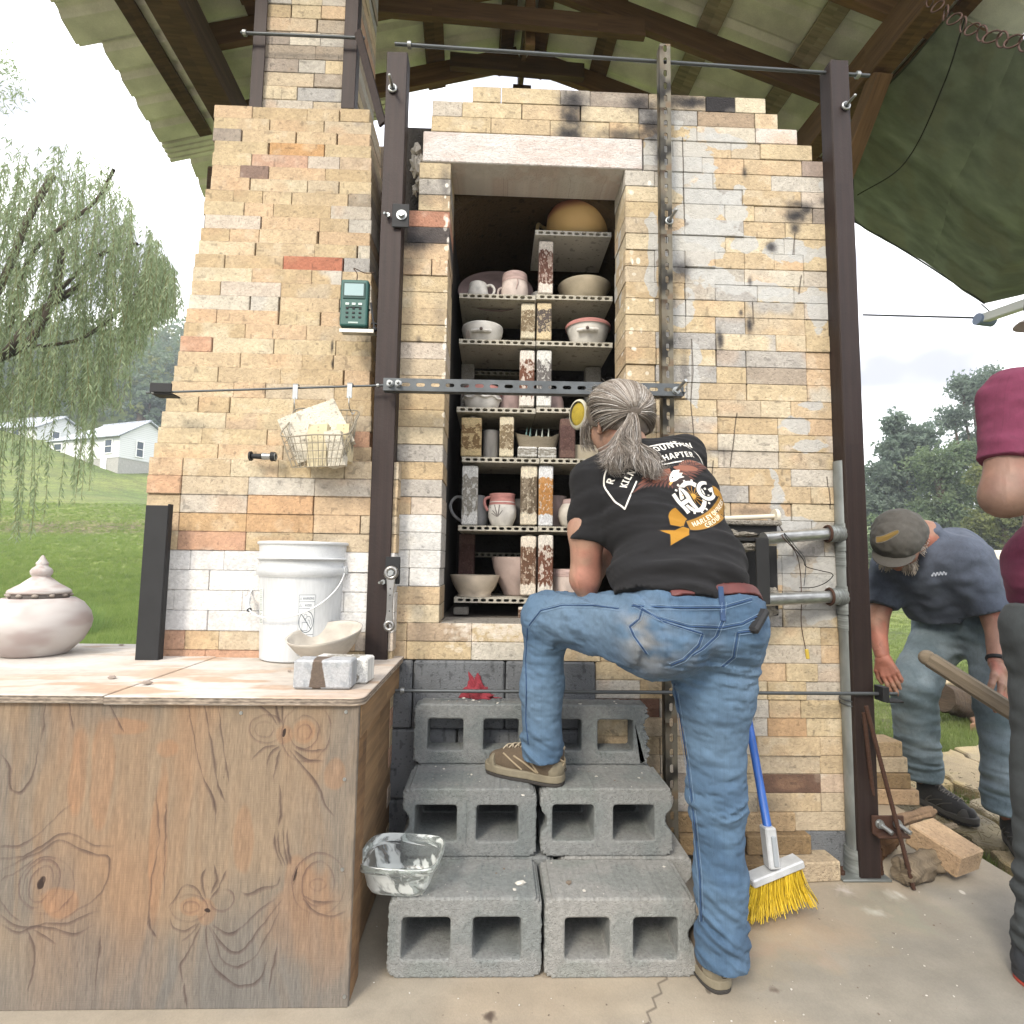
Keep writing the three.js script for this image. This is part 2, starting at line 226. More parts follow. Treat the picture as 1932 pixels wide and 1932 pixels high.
{
  const roof = thing('shed_roof', 'open timber shed roof of rafters, purlins and pale ribbed metal over the kiln', 'shed roof', V(0.33, 0, 0)); roof.rotation.y = RA;
  const r = rng(17), under = (x) => RIDGE - RS * Math.abs(x), ang = Math.atan(RS);
  // rafters
  for (let i = 0, z = -3.74; z < ROOF_F - 0.1; i++, z += 0.55) for (const s of [-1, 1]) {
    const xe = s > 0 ? 2.42 : 2.02, a = V(s * 0.03, under(0.03) + 0.07, z), b = V(s * xe, under(xe) + 0.07, z); part('rafter', bar(a, b, 0.045, 0.145), M_wood[i % 3], roof);
  }
  part('ridge_board', bx(0.035, 0.19, ROOF_F - ROOF_B - 0.1, 0, RIDGE + 0.06, (ROOF_F + ROOF_B) / 2), M_wood[1], roof);
  // purlins lie across the rafters, under the sheets
  for (const [x, w, m] of [[0.12, 0.1, 0], [0.55, 0.13, 1], [1.12, 0.14, 0], [1.72, 0.13, 2], [2.28, 0.09, 0], [-0.12, 0.1, 1], [-0.62, 0.13, 1], [-1.15, 0.13, 3], [-1.62, 0.13, 1], [-2.25, 0.09, 3]]) {
    const g = cbox(w, 0.036, ROOF_F - ROOF_B - 0.12, 0.003); g.rotateZ(x > 0 ? -ang : ang).translate(x, under(x) + 0.145 * 1.05 + 0.019 + 0.003, (ROOF_F + ROOF_B) / 2);
    part('purlin', g, x > 1 && x < 2 ? M_greyWood : M_wood[m], roof);
  }
  // ribbed metal sheets, each one a little askew so that the eave steps
  const M_sheet = std({ color: 0xe6e4d8, roughness: 0.6, metalness: 0.1, map: rep(T_tone, 1.2), side: THREE.DoubleSide });
  const sheet = (s, z0, z1, xi = 0.005, e0 = 2.7, e1 = 2.62) => {
    const top = 0.205, prof2 = []; for (let z = 0; z <= 1.0001; z += 0.01) { const Z = lerp(z0, z1, z), q = ((z * 4) % 1); prof2.push([Z, q < 0.1 || q > 0.9 ? 0.024 : q < 0.16 || q > 0.84 ? 0.012 : 0]); }
    const pos = [], uv = [], idx = [], N = 12;
    for (let side = 0; side < 2; side++) prof2.forEach(([Z, h], i) => { for (let k = 0; k <= N; k++) { const f = k / N, end = lerp(e0, e1, i / (prof2.length - 1)), x = lerp(xi, end, f); pos.push(s * x, under(x) + top + h + side * 0.0025, Z); uv.push(Z, x); } });
    const n = prof2.length * (N + 1);
    for (let side = 0; side < 2; side++) for (let i = 0; i < prof2.length - 1; i++) for (let k = 0; k < N; k++) { const a = side * n + i * (N + 1) + k, b = a + 1, c = a + N + 1, d = c + 1; if ((side === 1) !== (s > 0)) idx.push(a, b, c, b, d, c); else idx.push(a, c, b, b, c, d); }
    const g = new THREE.BufferGeometry(); g.setAttribute('position', new THREE.Float32BufferAttribute(pos, 3)); g.setAttribute('uv', new THREE.Float32BufferAttribute(uv, 2)); g.setIndex(idx); g.computeVertexNormals(); return g;
  };
  for (let z = ROOF_B + 0.02, i = 0; z < ROOF_F; z += 0.87, i++) part('roof_sheet', sheet(1, z, Math.min(z + 0.9, ROOF_F + 0.05)).translate(0, i % 2 * 0.004, 0), M_sheet, roof);
  [[-5.1, -4.19, 1.2, 2.64, 2.47], [-4.2, -4.01, 0.9, 2.6, 2.58], [-4.02, -3.24, 0.005, 2.58, 2.52], [-3.25, -2.29, 0.005, 2.64, 2.52], [-2.3, ROOF_F, 0.005, 2.64, 2.52]].forEach(([a, b, c, d, e], i) => part('roof_sheet', sheet(-1, a, b, c, d, e).translate(0, i % 2 * 0.004, 0), M_sheet, roof));
  part('ridge_cap', merge([bx(0.3, 0.004, ROOF_F - ROOF_B, 0.14, 0, 0).rotateZ(-ang), bx(0.3, 0.004, ROOF_F - ROOF_B, -0.14, 0, 0).rotateZ(ang)]).translate(0, under(0) + 0.245, (ROOF_F + ROOF_B) / 2), M_sheet, roof);
  // eave beams, posts, braces
  part('eave_beam', bx(0.13, 0.2, ROOF_F - ROOF_B - 0.2, 1.92, under(1.92) - 0.1, (ROOF_F + ROOF_B) / 2, 0.006), M_wood[0], roof);
  part('eave_beam', bx(0.17, 0.2, ROOF_F - ROOF_B - 0.2, -1.9, under(1.9) - 0.1, (ROOF_F + ROOF_B) / 2, 0.006), M_wood[3], roof);
  for (const [x, z] of [[1.92, -3.62], [-2.1, -3.9]]) { const yb = x > 0 || z > -3 ? 0 : -0.1; part('post', bx(0.13, under(Math.abs(x)) - 0.2 - yb, 0.13, x, (under(Math.abs(x)) - 0.2 + yb) / 2, z, 0.006), M_wood[x > 0 ? 0 : 3], roof); }
  part('knee_brace', bar(V(1.92, 2.95, -3.55), V(1.92, under(1.92) - 0.2, -2.75), 0.09, 0.1), M_wood[2], roof);
  part('knee_brace', bar(V(1.86, 2.9, -3.62), V(1.2, under(1.2) + 0.02, -3.62), 0.05, 0.12), M_wood[0], roof);
  part('knee_brace', bar(V(-2.0, 2.95, -3.9), V(-1.4, under(1.4) + 0.02, -3.9), 0.05, 0.12), M_wood[3], roof);
  part('collar_beam', bx(0.95, 0.11, 0.05, -0.04, RIDGE - 0.06, -3.69), M_wood[3], roof);
  part('collar_beam', bx(2.6, 0.12, 0.045, -0.6, RIDGE - 0.26, -3.14), M_wood[1], roof);
  part('king_post', bx(0.06, 0.5, 0.05, 0.0, RIDGE - 0.1, -3.24), M_wood[2], roof);
  part('king_post', bx(0.06, 0.55, 0.05, -0.43, RIDGE - 0.1, -2.65), M_wood[2], roof);
  part('rear_post', bx(0.13, RIDGE - 0.13, 0.1, 0, (RIDGE - 0.13) / 2, -3.8), M_wood[3], roof);
}
// ---------------------------------------------------------------- brick masses
const CREAM = [[186, 169, 138], [181, 163, 131], [184, 164, 134], [180, 161, 131], [189, 175, 148], [178, 163, 139], [186, 162, 132], [176, 156, 124]], PALE = [[187, 179, 163], [182, 176, 165], [179, 170, 156], [186, 174, 159]], GREY = [[165, 160, 152], [158, 155, 150], [170, 164, 153]], WARM = [[187, 153, 118], [182, 148, 120], [178, 142, 117]], TAUPE = [[154, 142, 127], [147, 136, 124], [160, 148, 131]];
function pickTone(r, k = [0.74, 0.88, 0.935, 0.97]) { const q = r(), L = q < k[0] ? CREAM : q < k[1] ? PALE : q < k[2] ? GREY : q < k[3] ? TAUPE : WARM; return L[Math.floor(r() * L.length)]; }
// one brick: front at z0, back at z1, chamfered, uv laid in the wall's own plane
function brickGeo(b, uvOf, r) {
  const w = b.x1 - b.x0 - (b.gap ?? 0.001), h = b.y1 - b.y0 - 0.0007, d = b.d, g = cbox(w, h, d, 0.0012 + 0.0014 * r());
  const p = g.attributes.position, n = g.attributes.normal, uv = g.attributes.uv, cx = (b.x0 + b.x1) / 2, cy = (b.y0 + b.y1) / 2;
  const k = [(r() - 0.5) * 0.004, (r() - 0.5) * 0.0025, (r() - 0.5) * 0.005];
  for (let i = 0; i < p.count; i++) {
    const X = p.getX(i), Y = p.getY(i), Z = p.getZ(i), deep = (d / 2 - Z);
    let u = X, v = Y; if (Math.abs(n.getX(i)) > 0.8) u = X - Math.sign(X) * Math.min(deep, w * 0.9); if (Math.abs(n.getY(i)) > 0.8) v = Y - Math.sign(Y) * Math.min(deep * 0.5, h * 0.9);
    const q = uvOf(cx + u, cy + v); uv.setXY(i, q[0], q[1]);
    p.setXYZ(i, X + Y * k[1], Y + X * k[1] * 0.5, Z + X * k[0] + Y * k[2]);
  }
  return g.translate(cx, cy, b.z - d / 2);
}
function paintBricks(c, w, h, x0, y0, sx, sy, bricks, seed, joint = [122, 110, 94]) {
  const im = c.createImageData(w, h), d = im.data;
  for (let i = 0; i < w * h; i++) { d[i * 4] = joint[0]; d[i * 4 + 1] = joint[1]; d[i * 4 + 2] = joint[2]; d[i * 4 + 3] = 255; }
  bricks.forEach((b, bi) => {
    const a0 = Math.max(0, Math.floor((b.x0 - x0) * sx)), a1 = Math.min(w, Math.ceil((b.x1 - x0) * sx)), e0 = Math.max(0, Math.floor(h - (b.y1 - y0) * sy)), e1 = Math.min(h, Math.ceil(h - (b.y0 - y0) * sy));
    const c2 = b.tone2 ?? b.tone, s = seed + bi * 13 % 997;
    for (let y = e0; y < e1; y++) for (let x = a0; x < a1; x++) {
      const X = x / sx, Y = y / sy, m = smooth(0.42, 0.62, fbm(X * 9 + s, Y * 9, 51, 3)), a = fbm(X * 22 + s * 3, Y * 22, 52, 4), f = fbm(X * 120, Y * 150, 53, 2), e = Math.min(x - a0, a1 - 1 - x, (y - e0) * 1.2, (e1 - 1 - y) * 1.2) + 2.5 * (vn(X * 80, Y * 80, 7) - 0.5);
      let q = mixc(b.tone, c2, m); const pl = Math.min(...b.tone) > 190 ? 0.12 : 1; const rust = smooth(0.63, 0.8, fbm(X * 5 + s * 0.7, Y * 7, 54, 3)); q = mixc(q, [188, 150, 116], 0.3 * rust * pl); q = mixc(q, [206, 198, 182], 0.25 * smooth(0.62, 0.8, fbm(X * 16 - s, Y * 16, 56, 3)));
      let k = 0.955 + 0.14 * (a - 0.5) + 0.16 * (f - 0.5) + 0.05 * (hash(x, y, 9) - 0.5); if (vn(X * 210, Y * 210, 57) > 0.88) k *= 1 - 0.13 * pl; if (vn(X * 55 + s, Y * 55, 58) > 0.9) k *= 1 - 0.15 * pl; k *= lerp(1 - 0.14 * Math.max(pl, 0.4), 1, smooth(0, 1.8, e));
      const o = (y * w + x) * 4; d[o] = q[0] * k; d[o + 1] = q[1] * k; d[o + 2] = q[2] * k;
    }
  });
  c.putImageData(im, 0, 0);
}
const ZK = -2.04, CH = 0.0645, H0 = 0.128, kx = (px, py, z = ZK) => atZ(px, py, z).x, ky = (px, py, z = ZK) => atZ(px, py, z).y;
const OPL = kx(841, 700), OPR = kx(1180, 700), HEARTH = H0 + 11 * CH, LINT0 = H0 + 38 * CH, LINT1 = H0 + 40 * CH, KR = 1.275, KL = -0.42;
const kiln = thing('brick_kiln', 'tall pale firebrick kiln with a square loading opening and stepped top', 'kiln', V(0, 0, 0));
function row(list, n, y0, y1, xl, xr, z, r, o = {}) { // a running course between xl and xr
  let x = xl, first = true; const L = 0.2305;
  while (x < xr - 0.012) {
    let w = r() < 0.2 ? 0.1155 : r() < 0.08 ? 0.165 : L; if (first && (n % 2) && !o.noHalf) w = r() < 0.6 ? 0.1155 : 0.16; first = false;
    if (xr - (x + w) < 0.055) w = xr - x; if (w > 0.26) w *= 0.5;
    list.push({ x0: x, x1: x + w, y0, y1, z: z + (r() - 0.5) * 0.005 + (r() < 0.06 ? 0.006 : 0), d: o.d ?? 0.112, tone: o.tone ? o.tone(r) : pickTone(r), n, gap: r() < 0.13 ? 0.006 : 0.0008 }); x += w;
  }
}
{
  const r = rng(2024), B = [], lx = { 42: [890, 1445, 195], 41: [815, 1468, 225], 40: [813, 1505, 255] };
  for (let n = 0; n < 43; n++) {
    const y0 = H0 + n * CH, y1 = y0 + CH, whiteish = (q) => { const t = pickTone(q); return q() < 0.6 ? GREY[Math.floor(q() * 3)] : t; };
    if (lx[n]) { row(B, n, y0, y1, kx(lx[n][0], lx[n][2]), kx(lx[n][1], lx[n][2]), ZK, r); continue; }
    const right = n === 39 ? kx(1532, 286) : n === 38 ? kx(1563, 316) : n === 37 ? kx(1570, 345) : KR;
    if (n >= 38) { row(B, n, y0, y1, kx(1213, 290) + 0.003, right, ZK, r); continue; }
    if (n <= 8) { row(B, n, y0, y1, 0.37, KR, ZK, r); continue; }
    if (n <= 10) { row(B, n, y0, y1, KL, KR, ZK, r); continue; }
    const ll = n >= 35 ? kx(790, 360) : n >= 33 ? kx(768, 440) : KL, k = B.length;
    row(B, n, y0, y1, ll, OPL, ZK, r, { noHalf: n % 2, tone: n < 17 && n > 12 ? (q) => [[200, 199, 195], [195, 194, 190]][Math.floor(q() * 2)] : undefined }); B[B.length - 1].d = 0.19; const m = B.length;
    // the right pier, then the wall beyond it; low down, patches of grey soft brick
    row(B, n, y0, y1, OPR, KR, ZK, r); B[m].d = 0.19;
    for (let i = m; i < B.length; i++) { const b = B[i]; if (n < 17 && n > 7 && b.x0 > 0.95) { b.tone = GREY[i % 3]; b.soft = 1; } if (b.x0 > 0.5 && b.x0 < 0.9 && n > 24 && n < 40 && r() < 0.42) b.tone = GREY[Math.floor(r() * 3)]; if (r() < 0.25) b.tone2 = pickTone(r); }
  }
  const near = (px, py) => { const x = kx(px, py), y = ky(px, py); return B.find((b) => x > b.x0 && x < b.x1 && y > b.y0 && y < b.y1); };
  const set = (px, py, t) => { const b = near(px, py); if (b) b.tone = t; };
  set(1490, 225, [198, 191, 167]); set(1400, 225, [151, 133, 112]); set(1340, 192, [40, 38, 40]); set(1400, 194, [194, 184, 160]); set(1480, 257, [196, 187, 178]); set(1500, 1480, [100, 77, 64]); set(1240, 1345, [103, 76, 64]); set(1450, 1360, [173, 144, 111]); set(1525, 315, [150, 135, 124]); set(890, 1200, [160, 142, 120]); set(1000, 1232, [182, 176, 163]); set(820, 410, [165, 120, 98]); set(800, 450, [78, 72, 70]); set(760, 455, [62, 58, 57]);
  const W = 1216, H = 2048, X0 = -0.46, Y0 = 0, SX = W / 1.78, SY = H / 3.0;
  const wallTex = canvasTex(W, H, (c) => {
    paintBricks(c, W, H, X0, Y0, SX, SY, B, 3);
    const P = (px, py) => { const p = atZ(px, py, ZK); return [(p.x - X0) * SX, H - (p.y - Y0) * SY]; }, q = rng(8);
    // grey mortar washed over the joints: an uneven skin that keeps its own outline
    const blobs = [[1300, 300, 40, 70], [1320, 380, 42, 70], [1310, 470, 45, 60], [1345, 440, 50, 26], [1400, 455, 26, 20], [1480, 470, 34, 22], [1540, 480, 40, 16], [1350, 520, 30, 26], [1290, 590, 22, 50], [1310, 720, 14, 60], [1420, 545, 70, 16], [1500, 560, 60, 18], [1545, 590, 30, 30], [1500, 800, 26, 18], [1520, 840, 30, 10], [1520, 765, 22, 10], [1455, 1085, 26, 24], [1470, 990, 20, 60], [1465, 930, 12, 40], [1480, 1030, 16, 40], [1500, 985, 40, 14], [1370, 270, 40, 14], [1560, 350, 20, 12], [1230, 470, 10, 90], [1225, 280, 20, 30], [1385, 395, 24, 40], [1550, 1110, 40, 60]];
    const im = c.getImageData(0, 0, W, H), d = im.data;
    for (const [px, py, rx, ry] of blobs) {
      const [cx, cy] = P(px, py), a = rx * 2.04 / CF * SX * 1.15, b = ry * 2.04 / CF * SY * 1.05;
      for (let y = Math.max(0, Math.floor(cy - b * 1.6)); y < Math.min(H, cy + b * 1.6); y++) for (let x = Math.max(0, Math.floor(cx - a * 1.6)); x < Math.min(W, cx + a * 1.6); x++) {
        const e = Math.hypot((x - cx) / a, (y - cy) / b) + 0.95 * (fbm(x / 46, y / 36, 81, 4) - 0.5) * 2; const m = smooth(1.0, 0.93, e) * 0.86; if (m <= 0) continue;
        const k = 0.93 + 0.12 * fbm(x / 9, y / 9, 82, 3), o = (y * W + x) * 4; for (let t = 0; t < 3; t++) d[o + t] = lerp(d[o + t], [172, 172, 169][t] * k, m);
      }
    }
    // soot licked out of the joints
    const soot = (px, py, rx, ry, al, up = 0) => { const [cx, cy] = P(px, py), a = rx * 2.04 / CF * SX, b = ry * 2.04 / CF * SY; for (let y = Math.max(0, Math.floor(cy - b * 2)); y < Math.min(H, cy + b * 2); y++) for (let x = Math.max(0, Math.floor(cx - a * 2)); x < Math.min(W, cx + a * 2); x++) { const e = Math.hypot((x - cx) / a, (y - cy) / b) + 0.5 * (fbm(x / 14, y / 14, 83, 3) - 0.5), m = al * Math.exp(-e * e * 1.7), o = (y * W + x) * 4; if (m > 0.01) for (let t = 0; t < 3; t++) d[o + t] = lerp(d[o + t], [34, 33, 36][t], m); } };
    soot(1082, 190, 34, 30, 0.9); soot(1078, 222, 26, 26, 0.92); soot(1075, 252, 36, 22, 0.95); soot(1205, 195, 34, 22, 0.8); soot(1230, 235, 26, 40, 0.85); soot(1180, 255, 60, 16, 0.62); soot(1300, 192, 60, 18, 0.96); soot(1245, 290, 16, 50, 0.6); soot(1500, 405, 26, 16, 0.95); soot(1520, 395, 18, 12, 0.8); soot(1505, 385, 34, 10, 0.55); soot(1560, 380, 22, 12, 0.6); soot(1500, 430, 12, 16, 0.75); soot(1455, 465, 12, 14, 0.8); soot(1358, 640, 9, 26, 0.85); soot(1414, 612, 8, 22, 0.85); soot(1398, 590, 5, 8, 0.7); soot(1285, 510, 22, 26, 0.65); soot(1255, 560, 22, 90, 0.35); soot(780, 455, 50, 22, 0.75); soot(805, 365, 40, 40, 0.3); soot(840, 340, 14, 60, 0.4); soot(745, 880, 10, 40, 0.55); soot(770, 500, 30, 26, 0.25); soot(1350, 850, 40, 10, 0.4); soot(830, 600, 14, 60, 0.2); soot(1405, 325, 6, 12, 0.7); soot(1415, 530, 5, 10, 0.6); soot(1420, 965, 60, 10, 0.35); soot(855, 810, 10, 300, 0.18); soot(1300, 1540, 120, 24, 0.35); soot(1440, 1520, 60, 26, 0.3); soot(790, 640, 8, 8, 0.4); soot(1170, 420, 12, 100, 0.3); soot(1290, 690, 10, 60, 0.3);
    c.putImageData(im, 0, 0);
    // hairline cracks and open joints
    c.lineCap = 'round'; for (const pts of [[[1305, 640], [1307, 700], [1303, 760], [1310, 830]], [[1287, 870], [1290, 940]], [[1420, 570], [1423, 610]], [[1350, 640], [1352, 660]], [[1375, 1010], [1395, 1060], [1410, 1110]], [[1500, 440], [1498, 480]], [[1390, 780], [1380, 880]], [[1620 - 60, 900], [1566, 960]], [[1345, 870], [1340, 920]], [[1512, 520], [1508, 555]], [[1288, 260], [1292, 420]]]) for (let k = 0; k < 2; k++) { c.strokeStyle = k ? 'rgba(40,34,30,.7)' : 'rgba(52,44,38,.4)'; c.lineWidth = k ? 1.6 : 3.4; c.beginPath(); pts.forEach(([x, y], i) => { const [u, v] = P(x, y); i ? c.lineTo(u + (q() - 0.5) * 6, v) : c.moveTo(u, v); }); c.stroke(); }
    // white crust on the faces round the opening
    for (let i = 0; i < 90; i++) { const side = q() < 0.5, [u, v] = P(side ? 848 - q() * 10 : 1185 + q() * 12 * (q() < 0.3 ? 4 : 1), 330 + q() * 700); c.fillStyle = `rgba(228,224,214,${0.25 + 0.5 * q()})`; c.beginPath(); c.ellipse(u, v, 2 + 5 * q(), 4 + 12 * q() * q(), 0, 0, 7); c.fill(); }
    for (let i = 0; i < 160; i++) { const [u, v] = P(840 + q() * 150, 1176 + q() * q() * 60); c.fillStyle = `rgba(206,198,186,${0.12 + 0.3 * q()})`; c.beginPath(); c.ellipse(u, v, 3 + 9 * q(), 3 + 6 * q(), 0, 0, 7); c.fill(); }
  });
  const uvOf = (x, y) => [(x - X0) * SX / W, (y - Y0) * SY / H];
  const mat = std({ map: wallTex, roughness: 0.96, bumpMap: rep(T_pits, 5, 8), bumpScale: 0.0022 });
  const hid = [];
  for (const b of B) {
    const g = brickGeo(b, uvOf, r), c = [(b.x0 + b.x1) / 2, (b.y0 + b.y1) / 2], z = -b.z, p = V(c[0], c[1], b.z).sub(EYE), px = 966 + CF * p.dot(camR) / p.dot(camF), py = 966 - CF * p.dot(camU) / p.dot(camF);
    const behind = (px > 1125 && px < 1300 && py > 840 && py < 1100) || (px > 1040 && px < 1400 && py > 1000 && py < 1230) || (px > 1290 && px < 1390 && py > 1200) || (py > 1320 && px < 1240);
    if (behind) hid.push(g); else part('brick', g, mat, kiln);
  }
  if (hid.length) part('hidden_bricks', merge(hid), mat, kiln).userData.kind = 'stuff';
  // lintel: one long cast block
  const lt = canvasTex(1024, 256, (c, w, h) => { const im = c.createImageData(w, h), d = im.data; for (let y = 0; y < h; y++) for (let x = 0; x < w; x++) { const a = fbm(x / 120, y / 90, 91, 4), b = fbm(x / 20, y / 20, 92, 3); let q2 = mixc([196, 191, 186], [192, 180, 173], smooth(0.4, 0.65, a)); q2 = mixc(q2, [204, 202, 199], smooth(0.5, 0.7, fbm(x / 60, y / 20, 93, 3)) * 0.5); const k = 0.94 + 0.1 * b, o = (y * w + x) * 4; d[o] = q2[0] * k; d[o + 1] = q2[1] * k; d[o + 2] = q2[2] * k; d[o + 3] = 255; } c.putImageData(im, 0, 0); const q3 = rng(4); c.lineCap = 'round'; for (let i = 0; i < 46; i++) { c.strokeStyle = q3() < 0.3 ? 'rgba(120,104,96,.45)' : 'rgba(170,156,148,.4)'; c.lineWidth = 0.6 + 1.2 * q3(); const x = q3() * w, y = q3() * h; c.beginPath(); c.moveTo(x, y); c.quadraticCurveTo(x + 30 * (q3() - 0.3), y + 40 * q3(), x + 60 * (q3() - 0.2), y + 70 * q3()); c.stroke(); } for (let i = 0; i < 300; i++) { c.fillStyle = 'rgba(110,96,84,.35)'; c.fillRect(q3() * w, q3() * h, 1 + 2 * q3(), 1 + 2 * q3()); } });
  const lx0 = kx(797, 280), lx1 = kx(1213, 290), lg = new RoundedBoxGeometry(lx1 - lx0 - 0.004, LINT1 - LINT0 - 0.004, 0.195, 2, 0.006), lp = lg.attributes.position, lu = lg.attributes.uv;
  for (let i = 0; i < lp.count; i++) { lu.setXY(i, lp.getX(i) / (lx1 - lx0) + 0.5, Math.abs(lg.attributes.normal.getY(i)) > 0.7 ? lp.getZ(i) * 3 : lp.getY(i) / 0.13 + 0.5); lp.setXYZ(i, lp.getX(i), lp.getY(i) + (lp.getY(i) < 0 ? -0.003 * n3(lp.getX(i) * 40, 0, 0) : 0), lp.getZ(i)); }
  part('lintel', lg.translate((lx0 + lx1) / 2, (LINT0 + LINT1) / 2, ZK - 0.0975 + 0.004), std({ map: lt, roughness: 0.95, bumpMap: rep(T_pits, 2, 1), bumpScale: 0.004 }), kiln, 'long whitish cast lintel over the loading opening');
  // what stands behind the front: dark joint filling, chamber walls, arch and floor
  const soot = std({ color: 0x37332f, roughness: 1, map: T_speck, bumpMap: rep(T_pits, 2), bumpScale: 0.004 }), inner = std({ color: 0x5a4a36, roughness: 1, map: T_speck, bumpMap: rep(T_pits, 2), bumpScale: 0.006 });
  const zf = ZK - 0.113, zb = -3.15, mk = (x0, x1, y0, y1, a = zf, b = zb) => bx(x1 - x0, y1 - y0, a - b, (x0 + x1) / 2, (y0 + y1) / 2, (a + b) / 2, 0.004), zi = ZK - 0.2;
  const yl = ky(785, 242, -2.16);
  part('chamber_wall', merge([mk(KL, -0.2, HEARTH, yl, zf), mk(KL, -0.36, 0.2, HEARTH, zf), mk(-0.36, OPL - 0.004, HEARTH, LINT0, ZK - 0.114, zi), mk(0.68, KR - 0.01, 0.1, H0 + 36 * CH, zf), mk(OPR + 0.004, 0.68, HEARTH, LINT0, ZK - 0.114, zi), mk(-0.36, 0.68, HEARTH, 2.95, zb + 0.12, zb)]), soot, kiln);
  part('chamber_floor', merge([mk(KL + 0.01, KR - 0.01, 0.02, HEARTH - 0.004, ZK - 0.113, zb)]), std({ color: 0x6f675d, roughness: 1, map: T_speck, bumpMap: rep(T_pits, 3), bumpScale: 0.006 }), kiln);
  part('sill', bx(OPR - OPL - 0.01, 0.006, 0.19, (OPR + OPL) / 2, HEARTH - 0.001, ZK - 0.097, 0.002), std({ color: 0x9a958c, roughness: 1, map: T_speck, bumpMap: rep(T_pits, 4), bumpScale: 0.01 }), kiln);
  { // arch of the chamber
    const s = new THREE.Shape(), R = 0.52, cx = 0.16, cy = 2.16; s.moveTo(cx - R - 0.115, cy - 0.1); s.lineTo(cx - R, cy - 0.1); s.absellipse(cx, cy, R, R * 0.92, Math.PI, 0, true); s.lineTo(cx + R, cy - 0.1); s.lineTo(cx + R + 0.115, cy - 0.1); s.lineTo(cx + R + 0.115, 2.78); s.lineTo(cx - R - 0.115, 2.78); s.closePath();
    part('arch', boxUV(clean(new THREE.ExtrudeGeometry(s, { depth: 0.85, bevelEnabled: false, curveSegments: 20 }))).translate(0, 0, zi - 0.852), inner, kiln);
  }
  // crumbling insulation wool at the left shoulder of the opening
  const wool = []; for (let i = 0; i < 16; i++) { const p = atZ(783 + 13 * r(), 285 + 75 * r(), ZK - 0.03 - 0.06 * r()), g = new THREE.IcosahedronGeometry(0.012 + 0.014 * r(), 1), q = g.attributes.position; for (let k = 0; k < q.count; k++) { const m = 1 + 0.5 * n3(q.getX(k) * 70 + i, q.getY(k) * 70, q.getZ(k) * 70); q.setXYZ(k, q.getX(k) * m * 0.8, q.getY(k) * m * 1.4, q.getZ(k) * m); } g.computeVertexNormals(); wool.push(boxUV(clean(g)).translate(p.x, p.y, p.z)); }
  part('insulation', merge(wool), std({ color: 0xb5aea2, roughness: 1, map: T_speck }), kiln);
  // foundation of grey concrete blocks
  const cmu = std({ color: 0x6d7073, roughness: 1, map: T_speck, bumpMap: rep(T_pits, 4), bumpScale: 0.004 });
  for (let k = 0; k < 3; k++) for (let j = 0; j < 4; j++) { const xa = -0.6 + j * 0.325 + (k % 2) * 0.16, xb = Math.min(0.368, xa + 0.32); if (xb - xa < 0.05) continue; const h = (H0 + 9 * CH) / 3; part('foundation_block', bx(xb - xa, h - 0.004, 0.2, (xa + xb) / 2, h * (k + 0.5), ZK - 0.1 + 0.012 + 0.003 * r(), 0.006), cmu, kiln); }
  for (let j = 0; j < 3; j++) { const xa = 0.372 + j * 0.3; part('foundation_block', bx(0.296, H0 - 0.003, 0.2, xa + 0.149, H0 / 2, ZK - 0.1, 0.006), cmu, kiln); }
}
